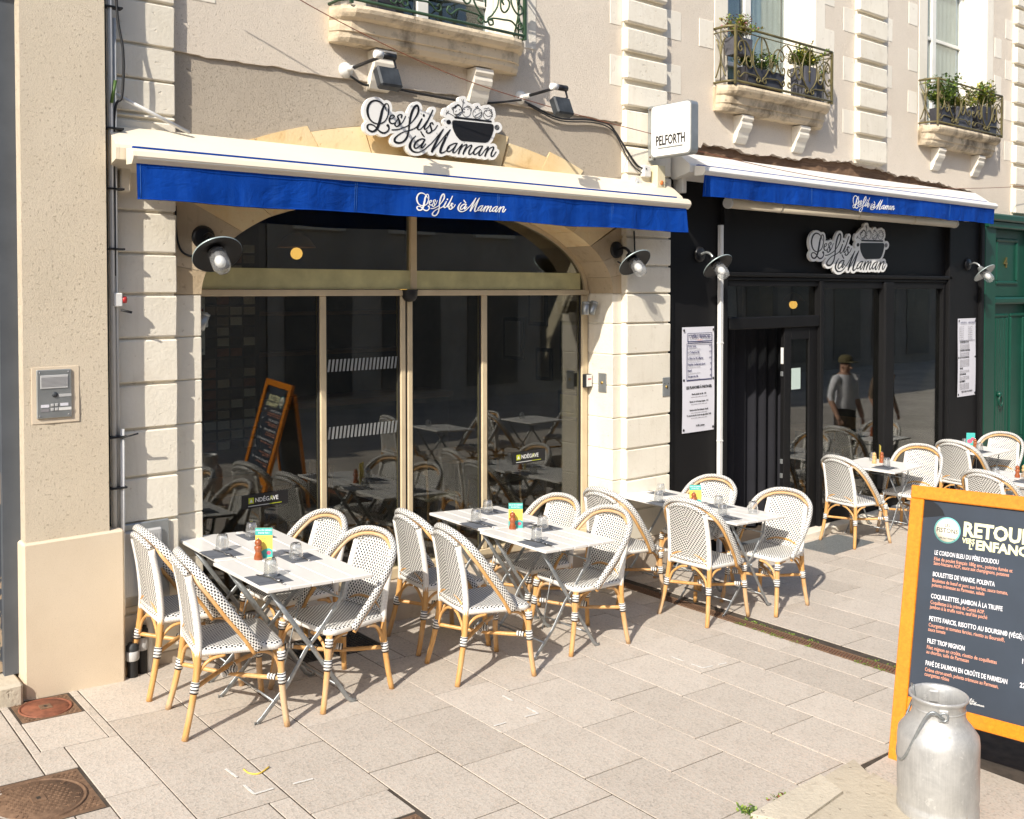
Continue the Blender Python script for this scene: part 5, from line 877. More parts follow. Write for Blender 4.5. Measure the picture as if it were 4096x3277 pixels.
# swung open leaf with bar handle
ol = bp(7.74, 7.79, FL, 1.92, SY + .12, SY + .95, 'open_door_leaf'); sub(MB().tube([(7.86, SY + .72, .25), (7.86, SY + .72, 1.15)], .014, 8), 'handle', MAT['zinc'], ol)
# room
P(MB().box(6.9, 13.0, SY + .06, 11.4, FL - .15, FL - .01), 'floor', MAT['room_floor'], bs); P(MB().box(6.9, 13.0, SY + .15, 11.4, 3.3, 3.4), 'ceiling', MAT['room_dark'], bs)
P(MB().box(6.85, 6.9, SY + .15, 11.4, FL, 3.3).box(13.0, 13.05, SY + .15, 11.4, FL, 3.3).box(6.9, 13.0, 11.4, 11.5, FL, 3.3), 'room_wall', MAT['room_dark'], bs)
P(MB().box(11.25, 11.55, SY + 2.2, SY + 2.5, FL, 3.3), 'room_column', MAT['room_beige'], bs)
cu = thing('door_curtain', 'dark navy curtain hanging in the open doorway', 'curtain', (8.3, SY + .42, FL))
MB().grid(lambda u, v: (-.50 + 1.50 * u, .035 * math.sin(u * 50) + .01 * math.sin(u * 112), .02 + 2.15 * v), 70, 2).build('cloth', MAT['curtain'], cu)
MB().tube([(-.55, 0, 2.19), (1.0, 0, 2.19)], .012, 8).build('rail', MAT['black_metal'], cu)
pendant(11.9, 8.1, 2.12, 'orange pendant lamp glowing behind the right pane of the black shopfront', .06)
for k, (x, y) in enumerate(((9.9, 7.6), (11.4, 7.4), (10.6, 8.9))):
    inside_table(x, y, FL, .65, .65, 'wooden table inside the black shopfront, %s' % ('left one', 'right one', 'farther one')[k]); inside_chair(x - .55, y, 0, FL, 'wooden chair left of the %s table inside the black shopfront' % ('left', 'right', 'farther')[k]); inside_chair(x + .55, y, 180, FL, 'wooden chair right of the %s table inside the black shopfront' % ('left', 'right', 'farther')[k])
# threshold step
tst = P(MB().box(6.87, 13.05, SY - .06, SY + .06, -.45, FL - .004), 'threshold', MAT['pale_stone'], bs)
xx = 6.90
while xx < 13.0:
    w = min(.88, 13.05 - xx); sub(MB().cbox(xx + .003, xx + w - .003, SY - .135, SY + .05, -.42, FL + rb.uniform(-.002, .001), .006), 'threshold_stone', MAT['pale_stone'], tst); xx += w
P(MB().box(7.72, 8.68, SY - .05, SY + .06, FL + .003, FL + .016), 'door_sill', MAT['zinc'], bs)
# exposed timber beam above
bm_ = thing('lintel_beam', 'dark weathered timber lintel exposed under the ragged render', 'beam', (9.9, WY + .05, 3.57))
rk = random.Random(12); m = MB()
m.grid(lambda u, v: (6.80 - 9.9 + 6.25 * u, -.02 + rk.uniform(-.012, .012), -.17 + .36 * v), 60, 4, 0, False); m.box(6.80 - 9.9, 13.05 - 9.9, .0, .2, -.17, .19); m.build('timber', MAT['beam_wood'], bm_)
# white downpipe
pp = thing('down_pipe', 'thin white square pipe beside the black doorway', 'pipe', (7.565, SY - .03, -.3)); MB().cbox(-.022, .022, -.022, .02, 0, 3.25, .004).build('pipe', MAT['white_plastic'], pp)
for z in (.35, 1.15, 2.1, 2.9): MB().cbox(-.026, .026, -.025, .02, z, z + .018, .003).build('clip', MAT['white_plastic'], pp)
# posters
def poster(name, label, x0, x1, z0, z1, y, rows):
    p_ = thing(name, label, 'poster', ((x0 + x1) / 2, y, z0)); w, h = x1 - x0, z1 - z0
    MB().grid(lambda u, v: (-w / 2 + w * u, -.004 - .004 * math.sin(v * 5) - .003 * math.sin(u * 3), h * v), 6, 16).build('sheet', MAT['paper_white'], p_)
    for dx in (-w / 2 + .02, w / 2 - .02):
        for z in (.03, h * .5, h - .03): MB().lathe([(.001, .004), (.011, .003), (.013, 0)], 10, 0, Matrix.Translation((dx, -.009, z)) @ Matrix.Rotation(PI / 2, 4, 'X')).build('fixing', MAT['black_metal'], p_)
    for kind, *a in rows:
        if kind == 't': s_, x, z, sz, al, mt, bd = a; MB().add_mesh(text_mesh(s_, sz, al, bd, .0006, .82, 1), Matrix.Translation((x, -.0135, z)) @ XZ).build('lettering', MAT[mt], p_)
        elif kind == 'b': bx0, bx1, bz0, bz1, th = a; MB().box(bx0, bx1, -.013, -.0115, bz0, bz0 + th * 2).box(bx0, bx1, -.013, -.0115, bz1 - th, bz1).box(bx0, bx0 + th, -.013, -.0115, bz0 + th * 2, bz1 - th).box(bx1 - th * 1.3, bx1, -.013, -.0115, bz0 + th * 2, bz1 - th).build('border', MAT['print_navy'], p_)
    return p_
rows = [('b', -.17, .19, .855, .94, .005), ('b', -.18, .19, .49, .845, .005), ('t', "L'APÉRO FRANÇAIS", .01, .895, .043, 'CENTER', 'print_navy', .0010), ('t', '- COCORICO -', .01, .868, .018, 'CENTER', 'board_salmon', 0),
        ('t', 'LES PLANCHES À PARTAGER', .0, .415, .036, 'CENTER', 'ink_black', .0012)]
for k, (s_, pr) in enumerate((('Cosmo Spritz', '8,5€'), ('Le Cocktail des Fils', '9,5€'), ('La Bière des Fils à Maman', '6,5€'), ('Dujardin Cocktail sans alcool', '7€'), ('Ricard', '3€'), ('Thé glacé des Fils', '4€'))):
    z = .808 - k * .057; rows += [('t', s_, -.165, z, .026, 'LEFT', 'print_navy', .0006), ('t', pr, .18, z, .022, 'RIGHT', 'print_navy', .0004), ('t', 'fruits rouges, jus de citron et soda maison', -.165, z - .022, .013, 'LEFT', 'print_grey', 0)]
for z, s_ in ((.355, 'Planche géniale des Fils   21€'), (.285, 'Planche 1er de fromage larguée   21€'), (.205, 'Saucisse sèche Faut artisanale 10g 6€'), (.155, 'Tu veux un mix des 3 pour une giga tablée ! 44€')):
    rows += [('t', s_, 0, z, .022, 'CENTER', 'ink_black', .0005), ('t', 'croquettes au beaujolais, coupelles de cornichons et pickles', 0, z - .022, .012, 'CENTER', 'print_grey', 0)]
rows += [('t', 'les fils à maman', .02, .055, .024, 'CENTER', 'ink_black', .0006)]
poster('menu_poster', 'white cocktail and sharing board menu poster on the black pier', 7.03, 7.50, .975, 1.972, SY - .008, rows)
rows = [('t', 'CARTE DES FILS', -.11, .95, .028, 'CENTER', 'print_navy', .0003), ('t', "L'APÉRO FRANÇAIS", .11, .95, .028, 'CENTER', 'print_navy', .0003)]
for k in range(7):
    rows += [('t', 'Entrée maison   9€', -.22, .90 - k * .027, .018, 'LEFT', 'print_grey', 0), ('t', 'Boisson fraîche 5€', .02, .90 - k * .027, .018, 'LEFT', 'print_grey', 0)]
rows += [('b', -.21, .21, .725, .728, .002)]
z = .70
for s_, n in (('À PARTAGER OU PAS', 4), ('PLANCHES À PARTAGER', 3), ('RETOUR EN ENFANCE', 6), ('VEGGIE', 2), ('LES FROMAGES', 3), ('LES DESSERTS', 5)):
    rows.append(('t', s_, -.20, z, .030, 'LEFT', 'ink_black', .0010)); z -= .027
    for k in range(n): rows.append(('t', 'plat du jour, sauce maison et frites fraîches', -.20, z, .018, 'LEFT', 'print_grey', 0)); z -= .0165
    z -= .016
rows.append(('t', 'MENUS  MIDI & SOIR  ENFANTS', 0, .055, .026, 'CENTER', 'ink_black', .0008))
poster('menu_poster', 'tall white food menu poster beside the green door', 12.41, 12.90, .945, 1.957, SY - .015, rows)

# ================================================================== GREEN DOOR
GR = MAT['green_paint']
gd = thing('green_door', 'dark green panelled wooden door and frame numbered 4', 'door', (13.9, WY, -.3))
def gp(x0, x1, z0, z1, y0, y1, name, c=.008): return P(MB().cbox(x0, x1, y0, y1, z0, z1, c), name, GR, gd)
gp(13.085, 13.40, -.35, 3.28, 5.95, 6.1, 'frame_post', .012); gp(14.55, 14.9, -.35, 3.28, 5.95, 6.1, 'frame_post'); gp(13.06, 14.9, 3.25, 3.345, 5.86, 6.1, 'cornice', .02); gp(13.085, 14.9, 3.16, 3.249, 5.90, 6.1, 'cornice', .012)
gp(13.40, 14.55, 2.23, 3.16, 6.03, 6.09, 'overdoor'); 
po = gp(13.40, 14.55, 2.13, 2.23, 5.96, 6.08, 'transom', .025); gp(13.40, 14.55, -.30, 2.13, 6.05, 6.11, 'door_leaf')
for x0, x1, z0, z1, y in ((13.55, 14.22, 2.40, 3.04, 6.005), (13.52, 13.98, .2, 2.0, 6.03), (14.06, 14.5, .2, 2.0, 6.03)):
    w = .05
    for a in ((x0, x1, z0, z0 + w), (x0, x1, z1 - w, z1), (x0, x0 + w, z0 + w, z1 - w), (x1 - w, x1, z0 + w, z1 - w)): gp(a[0], a[1], a[2], a[3], y, y + .04, 'panel_moulding', .016)
for k in range(5): gp(13.62 + k * .075, 13.69 + k * .075, .26, 1.94, 6.038, 6.06, 'door_plank', .006)
P(MB().add_mesh(text_mesh('4', .20, 'CENTER', .002, .012), Matrix.Translation((13.85, 6.02, 2.64)) @ XZ), 'house_number', MAT['brass'], gd)
kn = P(MB().tube([(13.70 + .055 * math.cos(a), 6.0, .80 + .075 * math.sin(a)) for a in [2 * PI * k / 20 for k in range(20)]], .012, 6, closed=True), 'knocker_ring', GR, gd)
sub(MB().ball((13.70, 6.02, .89), .04), 'knocker_boss', GR, kn)

# ================================================================== AWNINGS
def awning(name, label, x0, x1, zt, zv0, zv1, mat, words, scale, wc):
    """cassette awning: zt top of cassette, zv1/zv0 valance top/bottom"""
    xc = (x0 + x1) / 2; L = x1 - x0; a = thing(name, label, 'awning', (xc, WY, zv1))
    h = zt - zv1
    cas = [(-.035, h), (-.08, h + .008), (-.16, h * .80), (-.255, h * .48), (-.262, h * .40), (-.255, .03), (-.06, -.02), (-.035, .0)]
    MB().prism(cas, -L / 2 - .03, L / 2 + .03, axis='X').build('cassette', mat, a)
    MB().box(-L / 2 + .04, L / 2 - .06, -.285, -.25, h * .41, h * .455).build('fabric_roll', MAT['awning_blue'], a)
    fb = [(-.27, h * .40), (-.355, h * .36), (-.385, h * .28), (-.395, h * .16), (-.385, .02), (-.36, -.004), (-.27, .0)]
    MB().prism(fb, -L / 2 + .02, L / 2 - .005, axis='X').build('front_bar', mat, a)
    MB().box(-L / 2 + .03, L / 2 - .02, -.3965, -.394, h * .11, h * .12).build('groove', MAT['grey_plastic'], a)
    for s_ in (-1, 1): MB().prism([(p[0] * 1.0, p[1]) for p in cas], s_ * (L / 2 + .031), s_ * (L / 2 + .05), axis='X').build('end_cap', mat, a)
    for s_ in (-1, 1): MB().prism([(p[0], p[1]) for p in fb], (L / 2 - .004) if s_ > 0 else (-L / 2 + .004), (L / 2 + .006) if s_ > 0 else (-L / 2 + .019), axis='X').build('bar_cap', mat, a)
    for dx in (-L / 2 + .02, L / 2 - .10): MB().cbox(dx, dx + .06, -.12, -.0, -.14, .02, .008).build('bracket', mat, a)
    hv = zv1 - zv0; rnd_ = random.Random(int(x0 * 10)); ph = [rnd_.uniform(0, 6) for _ in range(4)]
    def vy(x, v): return -.365 - (.015 * math.sin(x * 2.7 + ph[0]) + .012 * math.sin(x * 6.7 + ph[1]) + .008 * math.sin(x * 15 + ph[2]) + .004 * math.sin(x * 33 + ph[3])) * (1 - v) ** .8
    val = MB(); nn = 160
    val.grid(lambda u, v: (-L / 2 + .03 + (L - .06) * u, vy(-L / 2 + L * u, v), -hv + hv * v + .007 * math.sin(u * 23 + ph[3]) * (1 - v)), nn, 6)
    val.grid(lambda u, v: (-L / 2 + .03 + (L - .06) * u, vy(-L / 2 + L * u, v) + .003, -hv + hv * v + .007 * math.sin(u * 23 + ph[3]) * (1 - v)), nn, 6, flip=True)
    vo = val.build('valance', MAT['awning_blue'], a)
    sm = MB()
    for k in range(1, 4):
        x = -L / 2 + L * k / 4 + .25
        for d in (0, .014): sm.tube([(x + d, vy(x + d, v) - .0015, -hv + hv * v) for v in (0.02, .25, .5, .75, .97)], .0012, 4)
    sm.tube([(-L / 2 + .05, vy(-L / 2 + .05, v) - .0015, -hv + hv * v) for v in (0.02, .25, .5, .75, .97)], .0015, 4)
    sm.build('seam', MAT['blue_print'], a)
    hem = MB().tube([(-L / 2 + .03 + (L - .06) * k / nn, vy(-L / 2 + L * k / nn, 0), -hv + .002 + .004 * math.sin(k / nn * 23 + ph[3])) for k in range(nn + 1)], .004, 5); hem.build('hem', MAT['awning_blue'], a)
    for src, dx, dz in words:
        me = curve_mesh(src, .001)
        for v in me.vertices:
            x = v.co.x * scale + dx + wc; z = v.co.y * scale + dz; y = vy(x, min(1, max(0, (z + hv) / hv))) - .003 + v.co.z
            v.co = (x, y, z)
        o = bpy.data.objects.new('lettering', me); me.materials.append(MAT['letter_white']); link(o, a)
    return a
W1P, W2P, INKP, BACKP = dec(W1), dec(W2), dec(INK), dec(BACK)
awning('awning', 'closed cream awning with blue lettered valance over the arched window', 1.87, 6.69, 3.275, 2.83, 3.037, MAT['cream_aluminium'], [(W1P, -.148, -.107), (W2P, .011, -.037)], .55, .0)
awning('awning', 'closed white awning with blue lettered valance over the black shopfront', 6.88, 12.66, 3.575, 3.165, 3.352, MAT['white_aluminium'], [(W1P, -.157, -.099), (W2P, .012, -.032)], .583, .08)
tr = thing('roller_tube', 'beige roller blind tube under the right awning', 'roller', (9.80, 5.87, 3.155)); MB().tube([(-2.24, 0, 0), (2.24, 0, 0)], .052, 14).build('tube', MAT['cream_aluminium'], tr)
for x in (-1.45, -.0, 1.2): MB().tube([(x, 0, 0), (x + .03, 0, 0)], .0545, 14).build('joint_ring', MAT['cream_aluminium'], tr)
for s_ in (-1, 1): MB().tube([(s_ * 2.24, 0, 0), (s_ * 2.262, 0, 0)], .056, 14).build('end_cap', MAT['white_plastic'], tr)
ar = thing('awning_motor_arm', 'thin white plastic conduit slanting down to the left awning', 'conduit', (1.88, 5.88, 3.47)); MB().tube([(-.04, 0, 0), (.42, -.01, -.19)], .012, 8).build('tube', MAT['white_plastic'], ar)

# ================================================================== LOGO SIGNS
def logo(label, x, z, y, sx, sz, mb_):
    s_ = thing('logo_sign', label, 'sign', (x, y, z), group='cut out logo signs')
    for nm, src, th, off, mt in (('board', BACKP, .03, -.015, mb_), ('lettering', INKP, .002, -.0314, MAT['ink_black'])):
        me = curve_mesh(src, th); me.materials.append(mt)
        o = bpy.data.objects.new(nm, me); link(o, s_); o.matrix_local = Matrix.Translation((0, off, 0)) @ Matrix.Diagonal((sx, 1, sz, 1)) @ XZ
    for dx, dz in ((-.37, .07), (-.32, .075), (-.25, .03), (-.14, .07), (.0, -.06), (.09, -.075), (.25, -.10), (.47, -.11)): MB().ball((dx * sx, -.032, dz * sz), .004, 0, 6, 4).build('screw', MAT['zinc'], s_)
    for dx in (-.45, .0, .45): MB().cbox(dx * sx - .01, dx * sx + .01, 0, .035, -.01, .01, .002).build('standoff', MAT['zinc'], s_)
logo('white cut out Les fils à Maman sign with black cooking pot on the arch', 4.171, 3.535, PY + .005, 1.0, 1.0, MAT['sign_white'])
logo('white cut out Les fils à Maman sign with black cooking pot on the black fascia', 9.83, 2.79, SY - .02, 1.30, 1.22, MAT['sign_white'])

# ================================================================== FLAG SIGN
fsn = thing('projecting_sign', 'white square projecting beer sign lettered PELFORTH', 'sign', (6.453, 5.87, 3.71))
def rsq(w, h, r, n=5):
    o = []
    for cx, cz, a0 in ((w / 2 - r, h / 2 - r, 0), (-w / 2 + r, h / 2 - r, 90), (-w / 2 + r, -h / 2 + r, 180), (w / 2 - r, -h / 2 + r, 270)):
        for k in range(n + 1): a = R(a0 + 90 * k / n); o.append((cx + r * math.cos(a), cz + r * math.sin(a)))
    return o
MB().prism([(p[0] - .235, p[1]) for p in rsq(.455, .455, .04)], 0.0, .09, axis='X').build('case', MAT['zinc'], fsn)
MB().prism([(p[0] - .235, p[1]) for p in rsq(.435, .435, .036)], -.006, .096, axis='X').build('face', MAT['sign_white'], fsn)
YZL = Matrix(((0, 0, -1, 0), (-1, 0, 0, 0), (0, 1, 0, 0), (0, 0, 0, 1)))    # XY sheet -> YZ sheet facing -X
MB().add_mesh(text_mesh('PELFORTH', .118, 'CENTER', .0024, .002, .60), Matrix.Translation((-.0075, -.235, -.125)) @ YZL).build('lettering', MAT['ink_black'], fsn)
MB().box(-.0072, -.0062, -.375, -.095, -.158, -.145).build('strap_line', MAT['zinc'], fsn)
MB().cbox(.03, .06, -.01, .06, -.24, .24, .003).build('bracket_plate', MAT['zinc'], fsn); MB().box(.035, .055, -.03, .0, -.15, .15).build('bracket_arm', MAT['zinc'], fsn)
for z in (-.21, .21): MB().ball((.028, .03, z), .009, 0, 6, 4).build('bolt', MAT['rusty_iron'], fsn)
# junction boxes under it
jb_ = thing('junction_box', 'cream isolator box with orange button below the projecting sign', 'electrical box', (6.57, PY - .001, 3.33)); MB().cbox(-.055, .055, -.085, 0, -.10, .10, .006).build('case', MAT['cream_plastic'], jb_); MB().lathe([(.001, .012), (.018, .010), (.02, 0)], 14, 0, Matrix.Translation((.0, -.086, -.055)) @ Matrix.Rotation(PI / 2, 4, 'X')).build('button', MAT['orange_plastic'], jb_); MB().cbox(.056, .10, -.06, -.04, -.04, -.015, .004).build('lever', MAT['cream_plastic'], jb_)
jb_ = thing('junction_box', 'small white junction box left of the isolator', 'electrical box', (6.43, PY - .001, 3.37)); MB().cbox(-.045, .045, -.05, 0, -.05, .05, .006).build('case', MAT['white_plastic'], jb_); MB().ball((-.02, -.052, .02), .008, 0, 6, 4).build('plug', MAT['black_rubber'], jb_)
jb_ = thing('junction_box', 'tilted grey double socket box on the pilaster above the awning', 'electrical box', (6.30, PY - .001, 3.24), 0); MB().cbox(-.05, .05, -.045, 0, -.06, .06, .006).build('case', MAT['white_plastic'], jb_, rot=(0, R(20), 0)); MB().lathe([(.001, .004), (.018, .004), (.02, 0)], 14, 0, Matrix.Translation((0, -.046, .02)) @ Matrix.Rotation(PI / 2, 4, 'X')).build('socket', MAT['grey_plastic'], jb_)

# ================================================================== FLOODLIGHTS AND CABLES
def flood(label, x, z, ln):
    f = thing('arm_floodlight', label, 'floodlight', (x, UY - .002, z), group='floodlights over the logo')
    MB().lathe([(.001, .05), (.03, .045), (.05, .02), (.055, 0)], 16, 0, Matrix.Rotation(PI / 2, 4, 'X')).build('wall_cup', MAT['white_plastic'], f)
    MB().tube([(0, -.03, 0), (.0, -.12, .0)], .018, 8).build('arm_socket', MAT['white_plastic'], f)
    MB().tube([(0, -.11, 0), (0, -ln, .01)], .0125, 8).build('arm', MAT['black_metal'], f)
    MB().tube([(-.07, -ln, .01), (-.015, -ln, .01)], .026, 12).build('joint', MAT['white_plastic'], f); MB().tube([(-.014, -ln, .01), (.085, -ln, .01)], .024, 12).build('joint_body', MAT['black_metal'], f)
    MB().tube([(.07, -ln, .01), (.085, -ln - .01, -.06), (.03, -ln - .015, -.085)], .008, 6).build('yoke', MAT['black_metal'], f)
    MB().cbox(-.085, .085, -.035, .035, -.085, .065, .012).build('lamp_head', MAT['worn_black_metal'], f, (.015, -ln - .02, -.135), (R(-24), 0, 0))
    MB().cbox(-.07, .07, .036, .042, -.07, .05, .004).build('lens', MAT['window_glass'], f, (.015, -ln - .02, -.135), (R(-24), 0, 0))
flood('black arm floodlight above the letters, left one', 3.455, 3.846, .50); flood('black arm floodlight above the cooking pot, right one', 5.045, 3.858, .45)
def cable(name, label, pts, r, mat, n=8): return tag(MB().tube(bez(pts, n), r, 6).build(name, MAT[mat]), label, 'cable')
cy = UY - .014
cable('cable', 'black cable looping between the two floodlights', [(3.47, cy - .03, 3.80), (3.60, cy, 3.765), (3.75, cy, 3.775), (4.0, cy, 3.765), (4.4, cy, 3.755), (4.7, cy, 3.77), (5.02, cy - .03, 3.83)], .009, 'black_rubber')
cable('cable', 'black cable from the right floodlight down to the junction boxes', [(5.06, cy - .03, 3.82), (5.15, cy, 3.81), (5.45, cy, 3.74), (5.8, cy, 3.765), (6.02, cy, 3.755), (6.12, cy, 3.69), (6.22, PY - .012, 3.52), (6.33, PY - .014, 3.42), (6.40, PY - .03, 3.39)], .009, 'black_rubber')
cable('cable', 'second thin black cable beside the pilaster edge', [(5.10, cy - .02, 3.80), (5.45, cy - .004, 3.72), (5.85, cy - .004, 3.745), (6.08, cy - .004, 3.70), (6.19, PY - .012, 3.50), (6.30, PY - .012, 3.40), (6.42, PY - .02, 3.34)], .006, 'black_rubber')
cable('cable', 'thin rusty wire stretched across the upper wall', [(2.2, 5.72, 4.45), (3.2, 5.70, 4.10), (4.2, 5.70, 3.86), (5.3, 5.72, 3.74), (6.45, 5.86, 3.70)], .0035, 'rust_red')
cable('cable', 'thin rusty wire over the right awning', [(6.56, 5.80, 3.62), (8.5, 5.75, 3.50), (10.5, 5.75, 3.49), (12.5, 5.76, 3.62), (14.3, 5.8, 3.78)], .0035, 'rust_red')
cable('cable', 'black lamp cable on the left spandrel', [(2.255, WY - .01, 2.84), (2.26, WY - .012, 2.66), (2.29, WY - .014, 2.56), (2.36, WY - .014, 2.53), (2.43, WY - .02, 2.56)], .007, 'black_rubber')
cable('cable', 'black lamp cable hanging from the awning by the right pilaster', [(6.30, PY - .01, 2.84), (6.305, PY - .012, 2.72), (6.28, PY - .03, 2.60), (6.20, PY - .02, 2.53), (6.155, WY - .02, 2.57)], .007, 'black_rubber')
# conduits in the corner behind the left pillar
cn = thing('conduit_bundle', 'vertical grey conduits and black cables in the corner beside the left pillar', 'conduit', (1.83, 5.86, .2))
for dx, dy, r_, mt, z0, z1 in ((0, 0, .016, 'conduit_grey', .35, 6.0), (.028, .02, .012, 'grey_plastic', 0.9, 3.9), (.045, .0, .013, 'white_plastic', .40, 1.5), (-.012, .05, .007, 'black_rubber', .2, 6.0)): MB().tube([(dx, dy, z0 - .2), (dx * 1.1, dy, z1 - .2)], r_, 8).build('pipe', MAT[mt], cn)
MB().tube(bez([(.03, -.02, 5.2), (.03, -.02, 4.3), (.035, -.02, 3.75), (.065, -.03, 3.5), (.06, -.02, 3.25), (.02, 0, 3.1), (.015, 0, 2.2)], 8), .008, 6).build('loose_cable', MAT['black_rubber'], cn)
for z in (.95, 1.25, 2.35, 2.7, 3.05, 3.75): MB().cbox(-.03, .07, -.022, .03, z, z + .012, .002).build('cable_tie', MAT['black_rubber'], cn)
MB().tube([(.04, -.02, 1.25), (.13, -.035, 1.27)], .005, 5).build('tie_tail', MAT['black_rubber'], cn); MB().tube([(.04, -.02, 2.0), (.10, -.035, 1.985)], .008, 5).build('tie_tail', MAT['black_rubber'], cn)
MB().cbox(.0, .05, -.03, .02, 2.02, 2.10, .005).build('sensor_body', MAT['white_plastic'], cn); MB().tube([(.05, -.01, 2.06), (.075, -.01, 2.06)], .02, 10).build('red_button', MAT['red_plastic'], cn)
MB().tube([(-.0, -.02, 3.2), (.02, -.03, 3.33)], .01, 6).build('green_tape', MAT['leaf_green'], cn)
for k, (x, y, h) in enumerate(((1.915, 5.83, .20), (1.985, 5.87, .28))):
    s_ = thing('pipe_stub', 'black capped pipe stub at the foot of the left pillar, %s one' % ('front', 'rear')[k], 'pipe', (x, y, gz(x)), ry=0)
    MB().lathe([(.03, 0), (.03, h * .55)], 14).build('pipe', MAT['black_rubber'], s_); MB().lathe([(.036, h * .5), (.04, h * .55), (.04, h * .75), (.034, h * .78)], 14).build('collar', MAT['grey_plastic'], s_); MB().lathe([(.034, h * .76), (.036, h * .82), (.036, h * .92), (.028, h * .96), (.026, h), (.001, h)], 14).build('cap', MAT['worn_black_metal'], s_)
tag(MB().lathe([(.028, -.05), (.028, .50)], 12).build('drain_pipe', MAT['white_plastic'], None, (2.03, 5.89, gz(2.0))), 'short white pipe behind the leftmost chair', 'pipe')
mb_ = thing('meter_box', 'grey ribbed meter cover at the foot of the left pilaster', 'electrical box', (2.0, PY - .002, .42)); MB().cbox(-.16, .17, -.02, 0, 0, .50, .006).build('frame', MAT['zinc'], mb_); MB().cbox(-.13, .12, -.045, -.021, .06, .46, .012).build('door', MAT['grey_plastic'], mb_)
for k in range(16): MB().box(-.115 + k * .014, -.109 + k * .014, -.0475, -.0455, .09, .43).build('rib', MAT['grey_plastic'], mb_)

# ================================================================== WALL LAMPS
def wall_lamp(label, x, y, z, rim):
    l = thing('wall_lamp', label, 'lamp', (x, y, z), group='barn style wall lamps')
    MB().lathe([(.001, .03), (.055, .028), (.072, .018), (.075, 0)], 22, 0, Matrix.Rotation(PI / 2, 4, 'X')).build('wall_plate', MAT['black_metal'], l)
    MB().tube(bez([(0, -.02, .0), (0, -.09, .015), (0, -.145, -.01), (0, -.17, -.055)], 6), .013, 8).build('arm', MAT['black_metal'] if rim == 0 else MAT['zinc'], l)
    M = Matrix.Translation((0, -.175, -.065)) @ Matrix.Rotation(R(28), 4, 'X')
    M = Matrix.Translation((0, -.175, -.065)) @ Matrix.Rotation(R(-43), 4, 'X')
    MB().lathe([(.03, .03), (.04, -.005), (.055, -.02), (.15, -.065), (.153, -.070), (.149, -.072), (.055, -.030), (.035, -.03)], 36, 0, M).build('shade', MAT['black_metal'] if rim < 2 else MAT['zinc'], l)
    MB().lathe([(.152, -.064), (.1545, -.069), (.152, -.0735)], 36, 0, M).build('shade_rim', MAT['lamp_grey_rim'], l)
    MB().lathe([(.046, -.035), (.046, -.055), (.001, -.055)], 18, 0, M).build('lamp_holder', MAT['black_metal'], l)
    MB().lathe([(.054, -.05), (.057, -.14), (.054, -.178), (.038, -.206), (.001, -.215)], 22, 0, M).build('jar', MAT['lamp_glass'], l)
    MB().lathe([(.015, -.055), (.017, -.085), (.032, -.115), (.034, -.138), (.024, -.162), (.001, -.17)], 16, 0, M).build('bulb', MAT['sign_white'], l)
wall_lamp('black barn lamp with glass jar at the left of the arched window', 2.432, WY - .003, 2.652, 0); wall_lamp('black barn lamp with glass jar right of the arch', 6.155, WY - .003, 2.672, 0); wall_lamp('barn lamp above the cocktail menu poster', 7.28, SY - .002, 2.66, 1); wall_lamp('barn lamp beside the green door', 12.66, SY - .012, 2.66, 2)
# small fittings
def twin(label, x, y, z, n=2):
    t_ = thing('spot_light', label, 'spotlight', (x, y, z))
    MB().cbox(-.045, .045, -.02, 0, -.05, .05, .005).build('base', MAT['zinc'], t_)
    for k in range(n): MB().lathe([(.001, .06), (.034, .06), (.034, .045), (.031, .044), (.031, .04), (.034, .039), (.034, -.05), (.03, -.055), (.001, -.055)], 16, 0, Matrix.Translation((-.02 - .09 * k, -.075, -.01)) @ Matrix.Rotation(R(22 - 20 * k), 4, 'Y')).build('cylinder', MAT['zinc'], t_)
    MB().tube([(0, -.02, 0), (-.11 if n > 1 else -.02, -.07, 0)], .008, 6).build('stem', MAT['black_metal'], t_)
twin('twin silver spotlights on the right window reveal', 6.045, DY - .10, 2.17); twin('single silver spotlight at the top left of the window', 2.53, DY - .04, 2.12, 1)
def keybox(label, x, y, z, w, h):
    k = thing('key_switch', label, 'key switch', (x, y, z)); MB().cbox(-w / 2, w / 2, -.008, 0, -h / 2, h / 2, .003).build('plate', MAT['zinc'], k); MB().lathe([(.001, .008), (.012, .008), (.013, 0)], 12, 0, Matrix.Translation((0, -.008, .0)) @ Matrix.Rotation(PI / 2, 4, 'X')).build('cylinder', MAT['brass'], k); MB().box(-.004, .004, -.0175, -.0165, -.02, .008).build('slot', MAT['black_metal'], k)
    for dx in (-.012, .012): MB().ball((dx * w * 20, -.009, .03), .004, 0, 6, 4).build('light', MAT['black_metal'], k)
keybox('metal key switch plate on the pilaster beside the black pier', 6.735, PY - .002, 1.44, .10, .17)
k = thing('key_switch', 'metal key switch plate on the sunlit window reveal', 'key switch', (6.1155, 6.12, 1.50), R(-90)); MB().cbox(-.05, .05, -.008, 0, -.085, .085, .003).build('plate', MAT['zinc'], k); MB().lathe([(.001, .008), (.012, .008), (.013, 0)], 12, 0, Matrix.Translation((0, -.008, .0)) @ Matrix.Rotation(PI / 2, 4, 'X')).build('cylinder', MAT['brass'], k)
k = thing('door_bell', 'small black and white call button on the window frame', 'button', (6.07, DY - .036, 1.51)); MB().cbox(-.04, .04, -.05, 0, -.06, .06, .006).build('case', MAT['black_rubber'], k); MB().cbox(-.033, .033, -.054, -.05, -.05, .055, .003).build('face', MAT['white_plastic'], k); MB().box(-.02, .02, -.0555, -.0545, .012, .022).build('print', MAT['red_plastic'], k)
